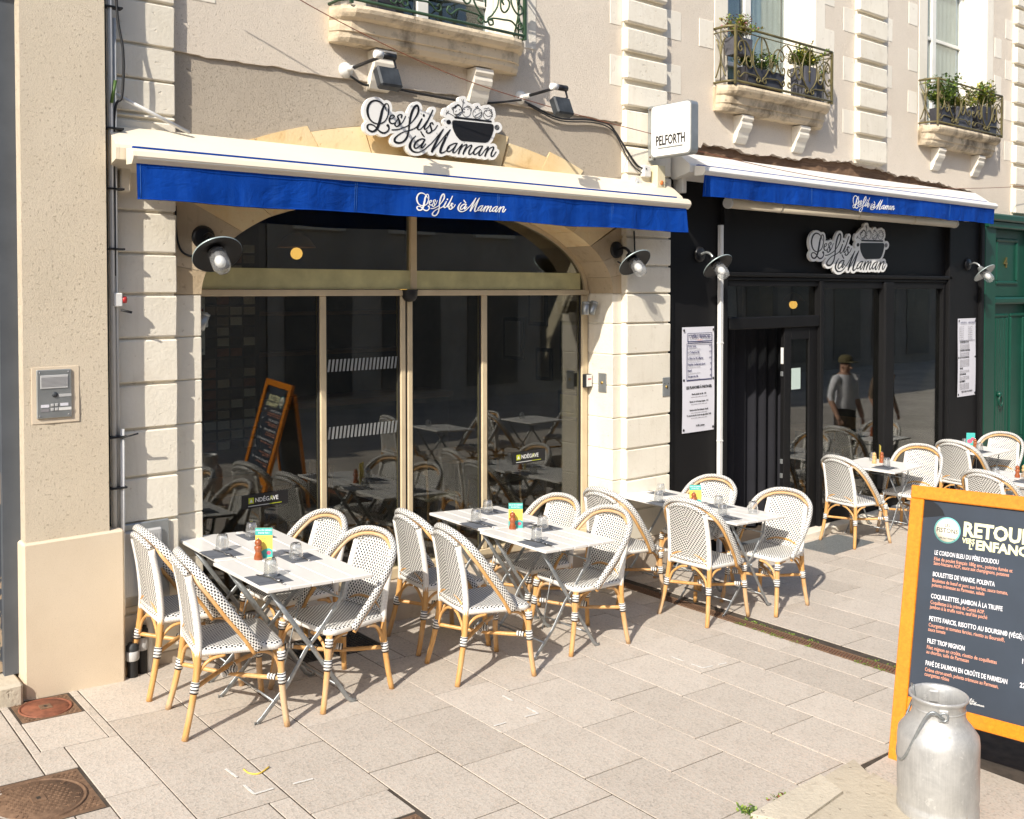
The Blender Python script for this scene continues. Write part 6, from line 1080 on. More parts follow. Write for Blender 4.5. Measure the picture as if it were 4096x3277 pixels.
# ================================================================== BISTRO CHAIR
def chair_parts():
    parts = []
    RT, WB, WW = MAT['rattan'], MAT['weave_band'], MAT['wrap_white']
    # legs
    for s_ in (-1, 1):
        parts.append(('leg', MB().tube(bez([(-.262, s_ * .222, 0), (-.235, s_ * .205, .14), (-.212, s_ * .190, .30), (-.205, s_ * .182, .44)], 4), [.0165] * 4 + [.0175] * 4 + [.0185] * 5, 9), RT))
        parts.append(('leg', MB().tube(bez([(.262, s_ * .248, 0), (.236, s_ * .232, .16), (.222, s_ * .222, .30), (.218, s_ * .218, .415)], 4), [.0165] * 4 + [.0175] * 4 + [.0185] * 5, 9), RT))
        parts.append(('post', MB().tube(bez([(-.205, s_ * .182, .405), (-.208, s_ * .180, .50), (-.232, s_ * .176, .66), (-.272, s_ * .168, .825)], 5), .0195, 10), WW))
        parts.append(('binding', MB().tube([(.2225, s_ * .2225, .35), (.218, s_ * .218, .40)], .0225, 10), MAT['binding']))
        parts.append(('binding', MB().tube([(-.2215, s_ * .1955, .225), (-.214, s_ * .1905, .283)], .0225, 10), MAT['binding']))
        parts.append(('binding', MB().tube([(.2295, s_ * .2275, .225), (.2235, s_ * .2225, .283)], .0225, 10), MAT['binding']))
        # side braces
        parts.append(('brace', MB().tube(bez([(.222, s_ * .214, .27), (.200, s_ * .208, .35), (.15, s_ * .203, .395), (.08, s_ * .20, .405)], 5), .0095, 7), RT))
        parts.append(('brace', MB().tube(bez([(-.212, s_ * .183, .26), (-.19, s_ * .185, .34), (-.14, s_ * .19, .39), (-.07, s_ * .195, .405)], 5), .0095, 7), RT))
        parts.append(('brace', MB().tube(bez([(-.213, s_ * .178, .255), (-.208, s_ * .150, .33), (-.205, s_ * .08, .385), (-.20, s_ * .02, .40)], 5), .0095, 7), RT))
        parts.append(('brace', MB().tube(bez([(.222, s_ * .21, .27), (.22, s_ * .18, .345), (.22, s_ * .12, .39), (.22, s_ * .06, .40)], 5), .0095, 7), RT))
    parts.append(('brace', MB().tube(bez([(-.207, -.178, .40), (-.215, -.15, .465), (-.222, -.08, .502), (-.224, 0, .51), (-.222, .08, .502), (-.215, .15, .465), (-.207, .178, .40)], 5), .0095, 7), RT))
    # crossed stretchers
    for s_ in (-1, 1):
        z = .255 + .008 * s_
        parts.append(('stretcher', MB().tube(bez([(-.217, -s_ * .192, .252), (0, 0, z + .012 * s_), (.226, s_ * .225, .252)], 5), .0125, 8), RT))
        parts.append(('binding', MB().tube([(.205, s_ * .203, .2525), (.170, s_ * .168, .2535)], .0165, 8), MAT['binding']))
    parts.append(('binding', MB().tube([(-.035, -.03, .243), (.035, .03, .268)], .0195, 8).tube([(-.035, .03, .252), (.035, -.03, .262)], .0195, 8), MAT['binding']))
    # seat
    def outl(k):
        o = []
        for cx, cy, a0 in ((.175, .185, 0), (-.165, .150, 90), (-.165, -.150, 180), (.175, -.185, 270)):
            for j in range(5): a = R(a0 + 90 * j / 4); o.append((cx + (.055 + k) * math.cos(a), cy + (.045 + k) * math.sin(a)))
        return o
    st = MB(); rings = [(-.012, .408), (.0, .415), (.004, .428), (0.0, .442), (-.010, .450), (-.03, .4535)]; n = len(outl(0)); b = 0
    for k, z in rings: st.v += [(x, y, z) for x, y in outl(k)]
    per = [0.0]
    o0 = outl(0)
    for i in range(n): per.append(per[-1] + math.dist(o0[i], o0[(i + 1) % n]))
    for r_ in range(len(rings) - 1):
        for i in range(n):
            j = (i + 1) % n; st.face((r_ * n + i, r_ * n + j, (r_ + 1) * n + j, (r_ + 1) * n + i), [(r_ * .012, per[i]), (r_ * .012, per[i + 1]), (r_ * .012 + .012, per[i + 1]), (r_ * .012 + .012, per[i])], 1 if r_ < 3 else 0, True)
    ctr = len(st.v); L = (len(rings) - 1) * n
    def uvp(p): return (p[1], p[0])
    for f in range(len(st.f)):
        if st.m[f] == 0: st.uv[f] = [uvp(st.v[i]) for i in st.f[f]]
    st.v += [(x * .5, y * .5, .447) for x, y in outl(-.03)]
    for i in range(n):
        j = (i + 1) % n; q = (L + i, L + j, ctr + j, ctr + i); st.face(q, [uvp(st.v[a]) for a in q], 0, True)
    q = [ctr + i for i in range(n)]; st.face(q, [uvp(st.v[a]) for a in q], 0, True)
    q = list(range(n))[::-1]; st.face(q, [uvp(st.v[a]) for a in q], 0)
    parts.append(('seat', st, [MAT['weave_seat'], WW]))
    # hoop: woven band outside, bare pole inside
    hp = [(.085, .262, .428), (.02, .274, .52), (-.07, .281, .63), (-.155, .270, .742), (-.222, .232, .824), (-.268, .150, .878), (-.288, .07, .898), (-.292, 0, .902)]
    full = hp + [(p[0], -p[1], p[2]) for p in hp[-2::-1]]
    C_ = bez(full, 6)
    outer = []; inner = []
    for p in C_:
        e = Vector((p.x * 0 - .25, p.y, (p.z - .66) * 1.0)); d = Vector((-.012, p.y * .055, .010 * max(0, (p.z - .43) / .47)))
        outer.append(p + Vector((.002, 0, .008))); k_ = min(1, max(0, (abs(p.y) - .16) / .10)); k_ = k_ * k_ * (3 - 2 * k_) if p.z > .7 else 1; inner.append(p + Vector((.012 - .028 * k_, -p.y * .05, -.021 + .004 * k_)))
    parts.append(('hoop_band', MB().tube(outer, .0235, 9, flat=.72, ref=(1, 0, .6)), WB))
    parts.append(('hoop_pole', MB().tube(inner, .0115, 8), RT))
    # woven back panel between the posts
    def yedge(v): return .176 - .010 * v
    def ptop(y):
        k = min(1, abs(y) / .170); return .872 - .052 * k ** 2.2
    def surf(u, v, off):
        y = (-1 + 2 * u) * yedge(v); z0 = .462; z1 = ptop(y); z = z0 + (z1 - z0) * v
        x = -.207 - .075 * ((z - .45) / .42) ** 1.5 - .030 * (1 - (y / .18) ** 2) * (.5 + .5 * v)
        return (x + off, y, z)
    pf = MB(); pf.grid(lambda u, v: surf(u, v, .006), 14, 14, 0, True, (.36, .41), flip=True)
    for f in range(len(pf.f)): pf.uv[f] = [(pf.v[i][1], pf.v[i][2]) for i in pf.f[f]]
    k0 = len(pf.f); pf.grid(lambda u, v: surf(u, v, -.006), 14, 14, 1, True, (.36, .41))
    for f in range(k0, len(pf.f)): pf.uv[f] = [(pf.v[i][1], pf.v[i][2]) for i in pf.f[f]]
    parts.append(('back_panel', pf, [MAT['weave_dots'], MAT['weave_back']]))
    tr_ = MB().tube([Vector(surf(u, 1, 0)) + Vector((.002, 0, .004)) for u in [i / 16 for i in range(17)]], .017, 8); parts.append(('top_roll', tr_, WB))
    br_ = MB().tube([Vector(surf(u, 0, 0)) + Vector((0, 0, -.004)) for u in [i / 10 for i in range(11)]], .017, 8, flat=.8); parts.append(('bottom_roll', br_, WB))
    return [(n_, m_.mesh(n_, mt)) for n_, m_, mt in parts]
CH = chair_parts()
def chair(x, y, h, label):
    c = thing('bistro_chair', label, 'chair', (x, y, gz(x)), R(h), 'woven bistro chairs on the terrace', tilt(x))
    rc_ = random.Random(int(x * 1000 + y * 77)); c.scale = (rc_.uniform(.985, 1.012), rc_.uniform(.985, 1.015), rc_.uniform(.985, 1.012))
    for n_, me in CH: inst(n_, me, c, (0, 0, 0), (0, 0, 0))
    return c
B = 'woven bistro chair '
for x, y, h, lab in ((2.137, 5.62, -3, 'against the left pillar, behind the leftmost table'), (2.13, 4.985, -10, 'nearest the camera at the left end of the leftmost table'),
                     (2.795, 5.015, 189, 'at the near right side of the leftmost table'), (2.83, 5.64, 184, 'at the far right side of the leftmost table, by the window'),
                     (3.825, 5.42, -6, 'at the far left side of the middle table'), (3.727, 4.825, -10, 'at the near left side of the middle table'),
                     (4.67, 4.905, 175, 'at the near right side of the middle table'), (4.70, 5.45, 178, 'at the far right side of the middle table'),
                     (5.70, 5.50, 0, 'at the far left of the third table, by the pilaster'), (5.92, 4.83, 5, 'seen from behind at the near left of the third table'),
                     (6.62, 4.745, 184, 'at the near right of the third table beside the drain'), (6.70, 5.55, 182, 'at the far right of the third table, before the black doorway'),
                     (9.24, 5.53, -8, 'left of the single table, standing on the metal grating'), (10.08, 5.36, 184, 'right of the single table before the black shopfront'),
                     (11.19, 5.28, -5, 'left of the table near the green door'), (11.87, 5.27, 180, 'in front of the green door'), (9.57, 4.20, -5, 'right behind the top of the orange menu board')):
    chair(x, y, h, B + lab)

# ================================================================== FOLDING TABLE
TW, TL, TH = .65, .675, .742
def table_parts():
    parts = []; n = 5; w = TW / n
    for k in range(n):
        x0 = -TW / 2 + k * w; parts.append(('slat', MB().cbox(x0 + .0018, x0 + w - .0018, -TL / 2, TL / 2, TH - .020, TH, .0035).mesh('slat', MAT['table_paint']), (0, 0, 0)))
    G_ = MAT['galvanised']
    def bar(pts, y, name='leg', r=.0135, flat=.32): return (name, MB().tube(pts and [(p[0], y, p[1]) for p in pts], r, 8, flat=flat, ref=(1, 0, .4)).mesh(name, G_), (0, 0, 0))
    for y in (-.235, .235):
        o = .008 if y > 0 else -.008
        parts.append(bar([(-.265, TH - .03), (-.05, .43), (.02, .345), (.255, .03), (.285, .008), (.31, .007)], y + o))
        parts.append(bar([(.205, TH - .03), (.19, .60), (.05, .42), (-.02, .345), (-.12, .18), (-.26, .03), (-.285, .008), (-.305, .007)], y - o))
        parts.append(('rivet', MB().ball((.0, y + o * 2.6, .368), .010, 0, 8, 5).mesh('rivet', G_), (0, 0, 0)))
    for x, z in ((.20, .105), (-.20, .105), (.19, .60)):
        parts.append(('cross_rod', MB().tube([(x, -.235, z), (x, .235, z)], .006, 7).mesh('cross_rod', G_), (0, 0, 0)))
    parts.append(('top_rail', MB().box(-TW / 2 + .03, TW / 2 - .03, -.25, -.225, TH - .034, TH - .0205).box(-TW / 2 + .03, TW / 2 - .03, .225, .25, TH - .034, TH - .0205).mesh('top_rail', G_), (0, 0, 0)))
    parts.append(('stay', MB().tube([(.08, -.02, TH - .03), (-.1, -.10, .14)], .0045, 6).mesh('stay', G_), (0, 0, 0)))
    return parts
TP = table_parts()
def table(x, y, label, rz=0):
    t_ = thing('folding_table', label, 'table', (x, y, gz(x)), R(rz), 'white slatted folding tables', tilt(x))
    for n_, me, l in TP: inst(n_, me, t_, l)
    return t_
# ---- tableware meshes
G_IN = [(.001, .094), (.024, .0945), (.030, .090), (.035, .066), (.041, .022), (.043, .0), (.0415, .0), (.0395, .022), (.0335, .066), (.028, .085), (.001, .087)]
tumb = MB().lathe(G_IN, 22).mesh('tumbler', MAT['tumbler_glass'])
nap = MB().cbox(-.100, .100, -.100, .095, 0, .0022, .0006).mesh('napkin', MAT['napkin_grey']); nap2 = MB().cbox(-.096, .096, -.055, .092, .0024, .004, .0006).mesh('fold', MAT['napkin_grey'])
def flat_tool(pts, z=.006): return MB().tube([(p[0], p[1], z + (p[3] if len(p) > 3 else 0)) for p in pts], [p[2] for p in pts], 6, flat=.25, ref=(1, 0, 0) if False else (0, 1, 0))
knife = MB().tube([(-.105, 0, .004), (-.07, 0, .0045), (-.02, 0, .004), (.03, 0, .004), (.09, 0, .004), (.115, .003, .004)], [.006, .0075, .005, .008, .009, .002], 6, flat=.28, ref=(0, 1, 0)).mesh('knife', MAT['cutlery'])
fork_h = MB().tube([(-.105, 0, .004), (-.07, 0, .004), (.0, 0, .006), (.045, 0, .008), (.06, 0, .006)], [.007, .006, .003, .0035, .009], 6, flat=.28, ref=(0, 1, 0)).mesh('handle', MAT['cutlery'])
tine = MB().tube([(.058, 0, .006), (.075, 0, .004), (.095, 0, .008)], [.0016, .0016, .0010], 4).mesh('tine', MAT['cutlery'])
spoon = MB().tube([(-.09, 0, .004), (-.03, 0, .005), (.03, 0, .010), (.05, 0, .008), (.07, 0, .004), (.09, 0, .006), (.10, 0, .010)], [.006, .004, .003, .009, .018, .014, .003], 8, flat=.3, ref=(0, 1, 0)).mesh('spoon', MAT['cutlery'])
MILL = [(.001, .118), (.008, .118), (.017, .112), (.021, .102), (.020, .092), (.014, .085), (.0145, .082), (.023, .078), (.024, .070), (.019, .052), (.017, .045), (.019, .036), (.025, .018), (.026, .004), (.025, 0), (.001, 0)]
mill_b = MB().lathe(MILL, 20).mesh('body', MAT['mill_wood']); mill_p = MB().lathe(MILL, 20).mesh('body', MAT['pale_mill_wood']); mill_k = MB().ball((0, 0, .122), .006, 0, 8, 5).mesh('knob', MAT['cutlery'])
def topz(x): return gz(x) + TH + .0005
def setting(x, y, h, where, spn=False, glass=(.0, .07), gz_=True):
    """napkin with fork and knife in front of the seat; h = direction the guest faces"""
    def at(dx, dy): a = R(h); return x + dx * math.cos(a) - dy * math.sin(a), y + dx * math.sin(a) + dy * math.cos(a)
    px, py = at(0, 0); n = thing('paper_napkin', 'folded grey paper napkin ' + where, 'napkin', (px, py, topz(px)), R(h), 'grey napkins', tilt(px)); inst('sheet', nap, n); inst('fold', nap2, n)
    px, py = at(.01, -.045); k = thing('table_knife', 'steel knife on the napkin ' + where, 'knife', (px, py, topz(px) + .0045), R(h - 88 + random.uniform(-7, 7)), 'knives', tilt(px)); inst('blade', knife, k)
    px, py = at(.0, .005)
    if spn: s_ = thing('table_spoon', 'steel spoon on the napkin ' + where, 'spoon', (px, py, topz(px) + .0045), R(h - 80 + random.uniform(-10, 10)), 'spoons', tilt(px)); inst('bowl', spoon, s_)
    else:
        f = thing('table_fork', 'steel fork on the napkin ' + where, 'fork', (px, py, topz(px) + .0045), R(h - 78 + random.uniform(-10, 10)), 'forks', tilt(px)); inst('handle', fork_h, f)
        for k_ in (-1.5, -.5, .5, 1.5): inst('tine', tine, f, (0, k_ * .0042, 0))
def tumbler(x, y, where): g_ = thing('tumbler', 'clear glass tumbler turned upside down ' + where, 'glass', (x, y, topz(x) + .0055), random.uniform(0, 6), 'upturned tumblers'); inst('glass', tumb, g_)
def mill(x, y, where, pale=False): m_ = thing('pepper_mill', ('pale wooden salt mill ' if pale else 'reddish brown wooden pepper mill ') + where, 'mill', (x, y, topz(x)), 0, 'mills'); inst('body', mill_p if pale else mill_b, m_); inst('knob', mill_k, m_)
LX = lambda a, b: Matrix.Translation((a, -.0022, b)) @ XZ
def card(x, y, h, where, back=False):
    c = thing('menu_card', 'standing yellow and teal flyer card ' + where, 'card', (x, y, topz(x)), R(h), 'flyer cards'); c.scale = (1, 1, .87)
    MB().box(-.05, .05, -.0015, .0015, 0, .205).build('sheet', MAT['card_yellow' if not back else 'card_teal'], c)
    if back:
        for cx, cz, rx in ((-.012, .09, .03), (.022, .12, .022)): MB().lathe([(.001, .0008), (rx, .0008)], 16, 0, Matrix.Translation((cx, -.0016, cz)) @ Matrix.Rotation(PI / 2, 4, 'X')).build('picture', MAT['card_pink'], c)
        MB().box(-.05, .05, -.0022, -.0016, 0, .03).build('band', MAT['card_yellow'], c); return
    MB().box(-.05, .05, -.0021, -.0016, .155, .205).build('band', MAT['card_teal'], c)
    MB().prism([(-.05, 0), (.05, 0), (.05, .055), (.03, .068), (.0, .058), (-.02, .04), (-.05, .06)], -.0021, -.0016).build('wave', MAT['card_teal'], c)
    lt_ = MB().add_mesh(text_mesh('ON A UN CADEAU', .0155, 'CENTER', .0004, .0004, .72, 1), LX(0, .184)).add_mesh(text_mesh('POUR TOI !', .0155, 'CENTER', .0004, .0004, .8, 1), LX(0, .165)); lt_.build('lettering', MAT['letter_white'], c)
    MB().add_mesh(text_mesh('Scanne et joue avec nous', .009, 'CENTER', .0001, .0004, .8, 1), LX(0, .142)).add_mesh(text_mesh('pour gagner', .009, 'CENTER', .0001, .0004, .8, 1), LX(0, .130)).build('lettering', MAT['print_grey'], c)
    for cx in (-.028, .028): MB().lathe([(.001, .0006), (.013, .0006)], 14, 0, Matrix.Translation((cx, -.0022, .036)) @ Matrix.Rotation(PI / 2, 4, 'X')).build('badge', MAT['card_pink'], c)
groups = [(2.18, 4.69, 'leftmost', .04), (4.07, 4.64, 'middle', .05), (5.985, 4.60, 'third', .07)]
for gx, gy, nm, sk in groups:
    table(gx + TW / 2, gy + TL / 2, 'white slatted folding table, front one of the %s pair' % nm, 1); table(gx + TW / 2 + sk, gy + TL * 1.5 + .012, 'white slatted folding table, rear one of the %s pair' % nm, -1)
    sp = nm == 'leftmost'; w_ = ' of the %s table' % nm
    for dx, dy, h, side in ((.15, .19, 0, 'at the near left corner'), (.165, .85, 0, 'at the far left'), (.515, .53, 180, 'at the near right'), (.54, 1.18, 180, 'at the far right')): setting(gx + dx, gy + dy, h, side + w_, sp and h == 0)
    for dx, dy, side in ((.185, .235, 'at the near left'), (.20, .92, 'at the far left'), (.475, .505, 'at the near right'), (.50, 1.165, 'at the far right')): tumbler(gx + dx, gy + dy, side + w_)
    mill(gx + .29, gy + .615, 'on the %s table' % nm); card(gx + .335, gy + .635, -38, 'on the %s table' % nm)
tumbler(6.50, 4.79, 'alone at the front right corner of the third table')
table(9.78, 5.56, 'white slatted single folding table before the black shopfront', 2); table(11.60, 5.41, 'white slatted folding table near the green door'); table(10.13, 4.24, 'white slatted folding table behind the orange menu board')
setting(9.64, 5.42, 0, 'on the single table'); tumbler(9.72, 5.44, 'at the left of the single table'); tumbler(9.93, 5.72, 'at the far right of the single table'); mill(9.90, 5.60, 'on the single table'); mill(9.80, 5.63, 'on the single table', True); card(9.97, 5.66, 38, 'on the single table')
setting(11.46, 5.27, 0, 'on the table near the green door'); tumbler(11.5, 5.27, 'at the left of the table near the green door'); tumbler(11.72, 5.55, 'at the right of the table near the green door'); mill(11.62, 5.38, 'on the table near the green door'); card(11.68, 5.46, -45, 'on the table near the green door', True)
setting(10.0, 4.12, 0, 'on the table behind the orange board'); tumbler(10.03, 4.14, 'near the front of the table behind the board'); tumbler(10.0, 4.42, 'at the far side of the table behind the board'); mill(10.17, 4.28, 'on the table behind the orange board'); mill(10.25, 4.25, 'on the table behind the orange board', True)

# ================================================================== MENU BOARD
p0 = Vector((4.702, 2.606, -.128)); vv = Vector((.376, 0, 1.374)).normalized(); ang = R(95); uu = Vector((-math.cos(ang), -math.sin(ang), .035)).normalized(); vv = (vv - uu * vv.dot(uu)).normalized(); nn_ = uu.cross(vv)
ab = thing('menu_board', 'orange framed chalkboard menu standing on the pavement at the right', 'sign board', tuple(p0))
BM = Matrix((( uu.x, vv.x, nn_.x, 0), (uu.y, vv.y, nn_.y, 0), (uu.z, vv.z, nn_.z, 0), (0, 0, 0, 1)))
def bpart(mb, name, mat, off=0.0):
    o = mb.build(name, mat, ab); o.matrix_local = BM @ Matrix.Translation((0, 0, off)); return o
BWD, BH, FW = .80, 1.43, .072; OW = MAT['orange_wood']
bpart(MB().cbox(0, FW, 0, BH - FW, -.025, .012, .004), 'frame_stile', OW); bpart(MB().cbox(BWD - FW, BWD, 0, BH - FW, -.025, .012, .004), 'frame_stile', OW)
bpart(MB().cbox(0, BWD, BH - FW + .001, BH, -.027, .014, .005), 'frame_rail', OW); bpart(MB().cbox(FW + .001, BWD - FW - .001, .268, .338, -.024, .011, .004), 'frame_rail', OW)
bpart(MB().box(FW - .005, BWD - FW + .005, .33, BH - FW + .01, -.012, -.004), 'panel', MAT['chalkboard'])
# rear leg of the A
for sx_ in (0, BWD - .05):
    o = MB().cbox(0, .05, 0, 1.36, -.02, .015, .004).build('rear_leg', OW, ab); q = uu * (sx_ + .0); o.matrix_local = Matrix.Translation(q + vv * 1.36 - nn_ * .04) @ Matrix.Rotation(R(23), 4, uu) @ BM @ Matrix.Translation((0, -1.38, 0))
o = MB().cbox(.05, BWD - .05, .32, 1.38, -.012, -.002, .002).build('rear_panel', MAT['chalkboard'], ab); o.matrix_local = Matrix.Translation(vv * 1.36 - nn_ * .04) @ Matrix.Rotation(R(23), 4, uu) @ BM @ Matrix.Translation((0, -1.38, 0))
def btext(s_, u, v, size, mat, bold=.0006, sx=.8, al='LEFT', res=2, width=None):
    tm = text_mesh(s_, size, al, bold, .0008, sx, res)
    if width:
        q = width / max(v_.co.x for v_ in tm.vertices)
        for v_ in tm.vertices: v_.co.x *= q
    o = MB().add_mesh(tm).build('lettering', MAT[mat], ab); o.matrix_local = BM @ Matrix.Translation((u, v, -.0032)); return o
bpart(MB().lathe([(.001, .0012), (.068, .0012), (.068, 0)], 40), 'badge_ring', MAT['badge_teal']).matrix_local = BM @ Matrix.Translation((.203, 1.212, -.0038))
bpart(MB().lathe([(.001, .0024), (.060, .0024), (.060, 0)], 40), 'badge', MAT['badge_cream']).matrix_local = BM @ Matrix.Translation((.203, 1.212, -.0038))
def badge(s_, v, size, bold=.0002, sx=.85): o = MB().add_mesh(text_mesh(s_, size, 'CENTER', bold, .0008, sx)).build('lettering', MAT['ink_black'], ab); o.matrix_local = BM @ Matrix.Translation((.203, v, -.0008))
badge('LES', 1.229, .022); badge('FISTONS', 1.199, .034); badge('100% FAIT MAISON', 1.165, .012, 0)
btext('RETOUR', .282, 1.197, .100, 'board_yellow', .0040, .86, width=.345); btext('VERS', .283, 1.160, .036, 'board_yellow', .0012, .85, width=.062); btext("L'", .318, 1.132, .038, 'board_yellow', .0014, .8, width=.022); btext('ENFANCE', .350, 1.136, .066, 'board_yellow', .0028, .80, width=.285)
menu = [(1.078, 'LE CORDON BLEU DU PÈRE DOUDOU', ['Filet de poulet français 180g env., poitrine fumée et', 'Saint-Nectaire AOP, sauce aux champignons, potatoes']), (.966, 'BOULETTES DE VIANDE, POLENTA', ['Boulettes de bœuf et porc aux herbes, sauce tomate,', 'polenta crémeuse au Parmesan, salade']),
        (.853, 'COQUILLETTES, JAMBON À LA TRUFFE', ['Coquillettes à la crème de Comté AOP,', 'jambon à la truffe noire, œuf bio poché']), (.738, 'PETITS FARCIS, RISOTTO AU BOURSIN® (VÉGÉ)', ['Courgettes et tomates farcies, risotto au Boursin®,', 'sauce tomate']),
        (.625, 'FILET TROP MIGNON', ['Filet mignon en croûte, risotto de coquillettes', 'au chorizo, tuile de Parmesan']), (.513, 'PAVÉ DE SAUMON EN CROÛTE DE PARMESAN', ['Crème citron-aneth, polenta crémeuse au Parmesan,', 'courgettes rôties'])]
for k, (v, hd, ls) in enumerate(menu):
    btext(hd, .146, v, .033, 'board_white', .0005, .62, width=.0111 * len(hd))
    for j, s_ in enumerate(ls): btext(s_, .146, v - .030 - j * .023, .0265, 'board_salmon', .0002, .62, width=.00735 * len(s_))
    btext(('18€', '17€', '19€', '16€', '19€', '22€')[k], .645, v + .0, .032, 'board_white', .0008, .8, 'RIGHT')
me = curve_mesh(W1P, .0008); o = bpy.data.objects.new('lettering', me); me.materials.append(MAT['letter_white']); link(o, ab); o.matrix_local = BM @ Matrix.Translation((.40, .395, -.003)) @ Matrix.Diagonal((.085, .085, 1, 1))
me = curve_mesh(W2P, .0008); o = bpy.data.objects.new('lettering', me); me.materials.append(MAT['letter_white']); link(o, ab); o.matrix_local = BM @ Matrix.Translation((.40, .395, -.003)) @ Matrix.Diagonal((.085, .085, 1, 1))
for s_ in (0, 1):
    m = MB(); cu_ = FW - .003 if s_ == 0 else BWD - FW + .003; sg = 1 if s_ == 0 else -1
    m.prism([(cu_, 1.352), (cu_, 1.262)] + [(cu_ + sg * .118 * math.cos(R(a)), 1.262 + .10 * math.sin(R(a))) for a in (14, 30, 48, 66, 84)], -.0036, -.0025, axis='Z')
    bpart(m, 'corner_clip', MAT['ink_black'])

# ================================================================== MILK CAN
mc = thing('milk_can', 'dented aluminium milk can with wire handle in front of the menu board', 'milk can', (4.285, 2.135, gz(4.3) + .022), R(20)); mc.scale = (.97, .97, 1.0)
MB().lathe([(.001, 0), (.172, .0), (.179, .008), (.180, .075), (.176, .085), (.176, .10), (.179, .12), (.180, .36), (.176, .395), (.150, .43), (.128, .455), (.118, .475), (.1155, .50), (.1155, .535), (.124, .548), (.131, .556), (.131, .565), (.126, .568), (.120, .560), (.1125, .545), (.1125, .47), (.125, .43), (.17, .385), (.174, .10), (.001, .02)], 44).build('body', MAT['can_aluminium'], mc)
MB().lathe([(.1165, .505), (.120, .509), (.1165, .514)], 36).build('neck_ring', MAT['can_aluminium'], mc)
for s_ in (-1, 1):
    MB().cbox(s_ * .115 - .012, s_ * .115 + .012, -.022, .022, .485, .54, .005).build('lug', MAT['can_aluminium'], mc, rot=(0, 0, R(197)))
    MB().tube([(.125 * s_ * math.cos(R(197)) + .018 * math.cos(a) * -math.sin(R(197)) * 1.0, .125 * s_ * math.sin(R(197)) + .018 * math.cos(a) * math.cos(R(197)), .51 + .018 * math.sin(a)) for a in [2 * PI * k_ / 14 for k_ in range(14)]], .0055, 6, closed=True).build('ring', MAT['galvanised'], mc)
hr = [Vector((.132 * math.cos(R(197)) * c_, .132 * math.sin(R(197)) * c_, .505)) for c_ in (1, -1)]
out = Vector((math.sin(R(197)), -math.cos(R(197)), 0))
hand = bez([hr[0], hr[0] * 1.05 + out * .07 + Vector((0, 0, -.008)), hr[0] * .62 + out * .165 + Vector((0, 0, -.022)), hr[1] * .62 + out * .165 + Vector((0, 0, -.022)), hr[1] * 1.05 + out * .07 + Vector((0, 0, -.008)), hr[1]], 7)
MB().tube(hand, .006, 7).build('handle', MAT['galvanised'], mc)
MB().cbox(-.016, .016, -.004, .004, .10, .585, .002).build('inner_strap', MAT['galvanised'], mc, (.03, .02, 0), (R(-8), R(6), R(30)))

# ================================================================== BALCONY PLANTS
def pot_plant(label, x, y, z, pw, pd, ph, pm, leaves, n, r, size, flat=1.0, flowers=None, nf=0, trailing=0):
    p_ = thing('pot_plant', label, 'plant', (x, y, z)); rp = random.Random(int(x * 100))
    MB().prism([(-pw * .42, 0), (pw * .42, 0), (pw / 2, ph), (-pw / 2, ph)], -pd / 2, pd / 2).build('pot', MAT[pm], p_)
    m = MB()
    for i in range(n):
        base = Vector((rp.uniform(-pw * .45, pw * .45), rp.uniform(-pd * .4, pd * .4), ph)); tip = base + Vector((rp.gauss(0, r * .6), rp.gauss(0, r * .4), rp.uniform(.3, 1.0) * r * 1.6 * flat))
        m.tube([base, (base + tip) / 2 + Vector((rp.gauss(0, .01), 0, .01)), tip], .002, 4, len(leaves)); 
        for j in range(rp.randrange(9, 15)): leaf_cluster(m, tuple(base + (tip - base) * rp.uniform(.25, 1.0)), 3, .016, size * 1.25, len(leaves), .8, rp)
    m.build('foliage', [MAT[a] for a in leaves] + [MAT['leaf_green']], p_)
    if flowers:
        f = MB()
        for i in range(nf):
            c = Vector((rp.gauss(0, pw * .4), rp.gauss(-.01, pd * .4), ph + rp.uniform(.4, 1.25) * r * flat)); f.ball(tuple(c), rp.uniform(.007, .013), 0, 6, 4, (1, 1, .6))
        f.build('blossom', MAT[flowers], p_)
bz2, bz3 = 4.27, 4.315
pot_plant('white flowering plant in a dark trough behind the left balcony rail', 8.02, 5.86, bz2, .62, .15, .20, 'pot_dark', ['leaf_green', 'leaf_light'], 42, .12, .022, 1.1, 'petal_white', 46)
pot_plant('pink flowering succulent hanging on the left end of the balcony rail', 7.68, 5.86, bz2 + .30, .26, .14, .16, 'pot_grey', ['leaf_light', 'leaf_yellow', 'rust_red'], 40, .14, .020, 1.0, 'petal_pink', 12)
pot_plant('bushy green plant in a tall grey pot at the right of the middle balcony', 8.78, 5.87, bz2, .22, .18, .34, 'pot_grey', ['leaf_green', 'leaf_light', 'leaf_yellow'], 46, .15, .026, 1.0)
pot_plant('dark planter trough at the far end of the middle balcony', 8.98, 5.90, bz2, .16, .14, .24, 'pot_dark', ['leaf_green', 'leaf_light'], 14, .10, .022)
pot_plant('spiky green plant at the left of the right balcony', 11.68, 5.86, bz3, .30, .16, .22, 'pot_dark', ['leaf_light', 'leaf_green'], 50, .22, .034, 1.2)
pot_plant('low light green plant in the middle of the right balcony', 12.15, 5.87, bz3, .40, .16, .28, 'pot_grey', ['leaf_light', 'leaf_yellow'], 34, .09, .028, .9)
pot_plant('yellowing leafy shrub in a dark square pot on the right balcony', 12.78, 5.87, bz3, .46, .18, .36, 'pot_dark', ['leaf_yellow', 'leaf_light', 'leaf_green'], 44, .20, .034, 1.1)
pot_plant('pink flowers in a pot behind the green balcony rail', 3.72, 5.88, 4.25, .24, .14, .16, 'pot_dark', ['leaf_green', 'leaf_light'], 20, .10, .022, 1.0, 'petal_pink', 18)

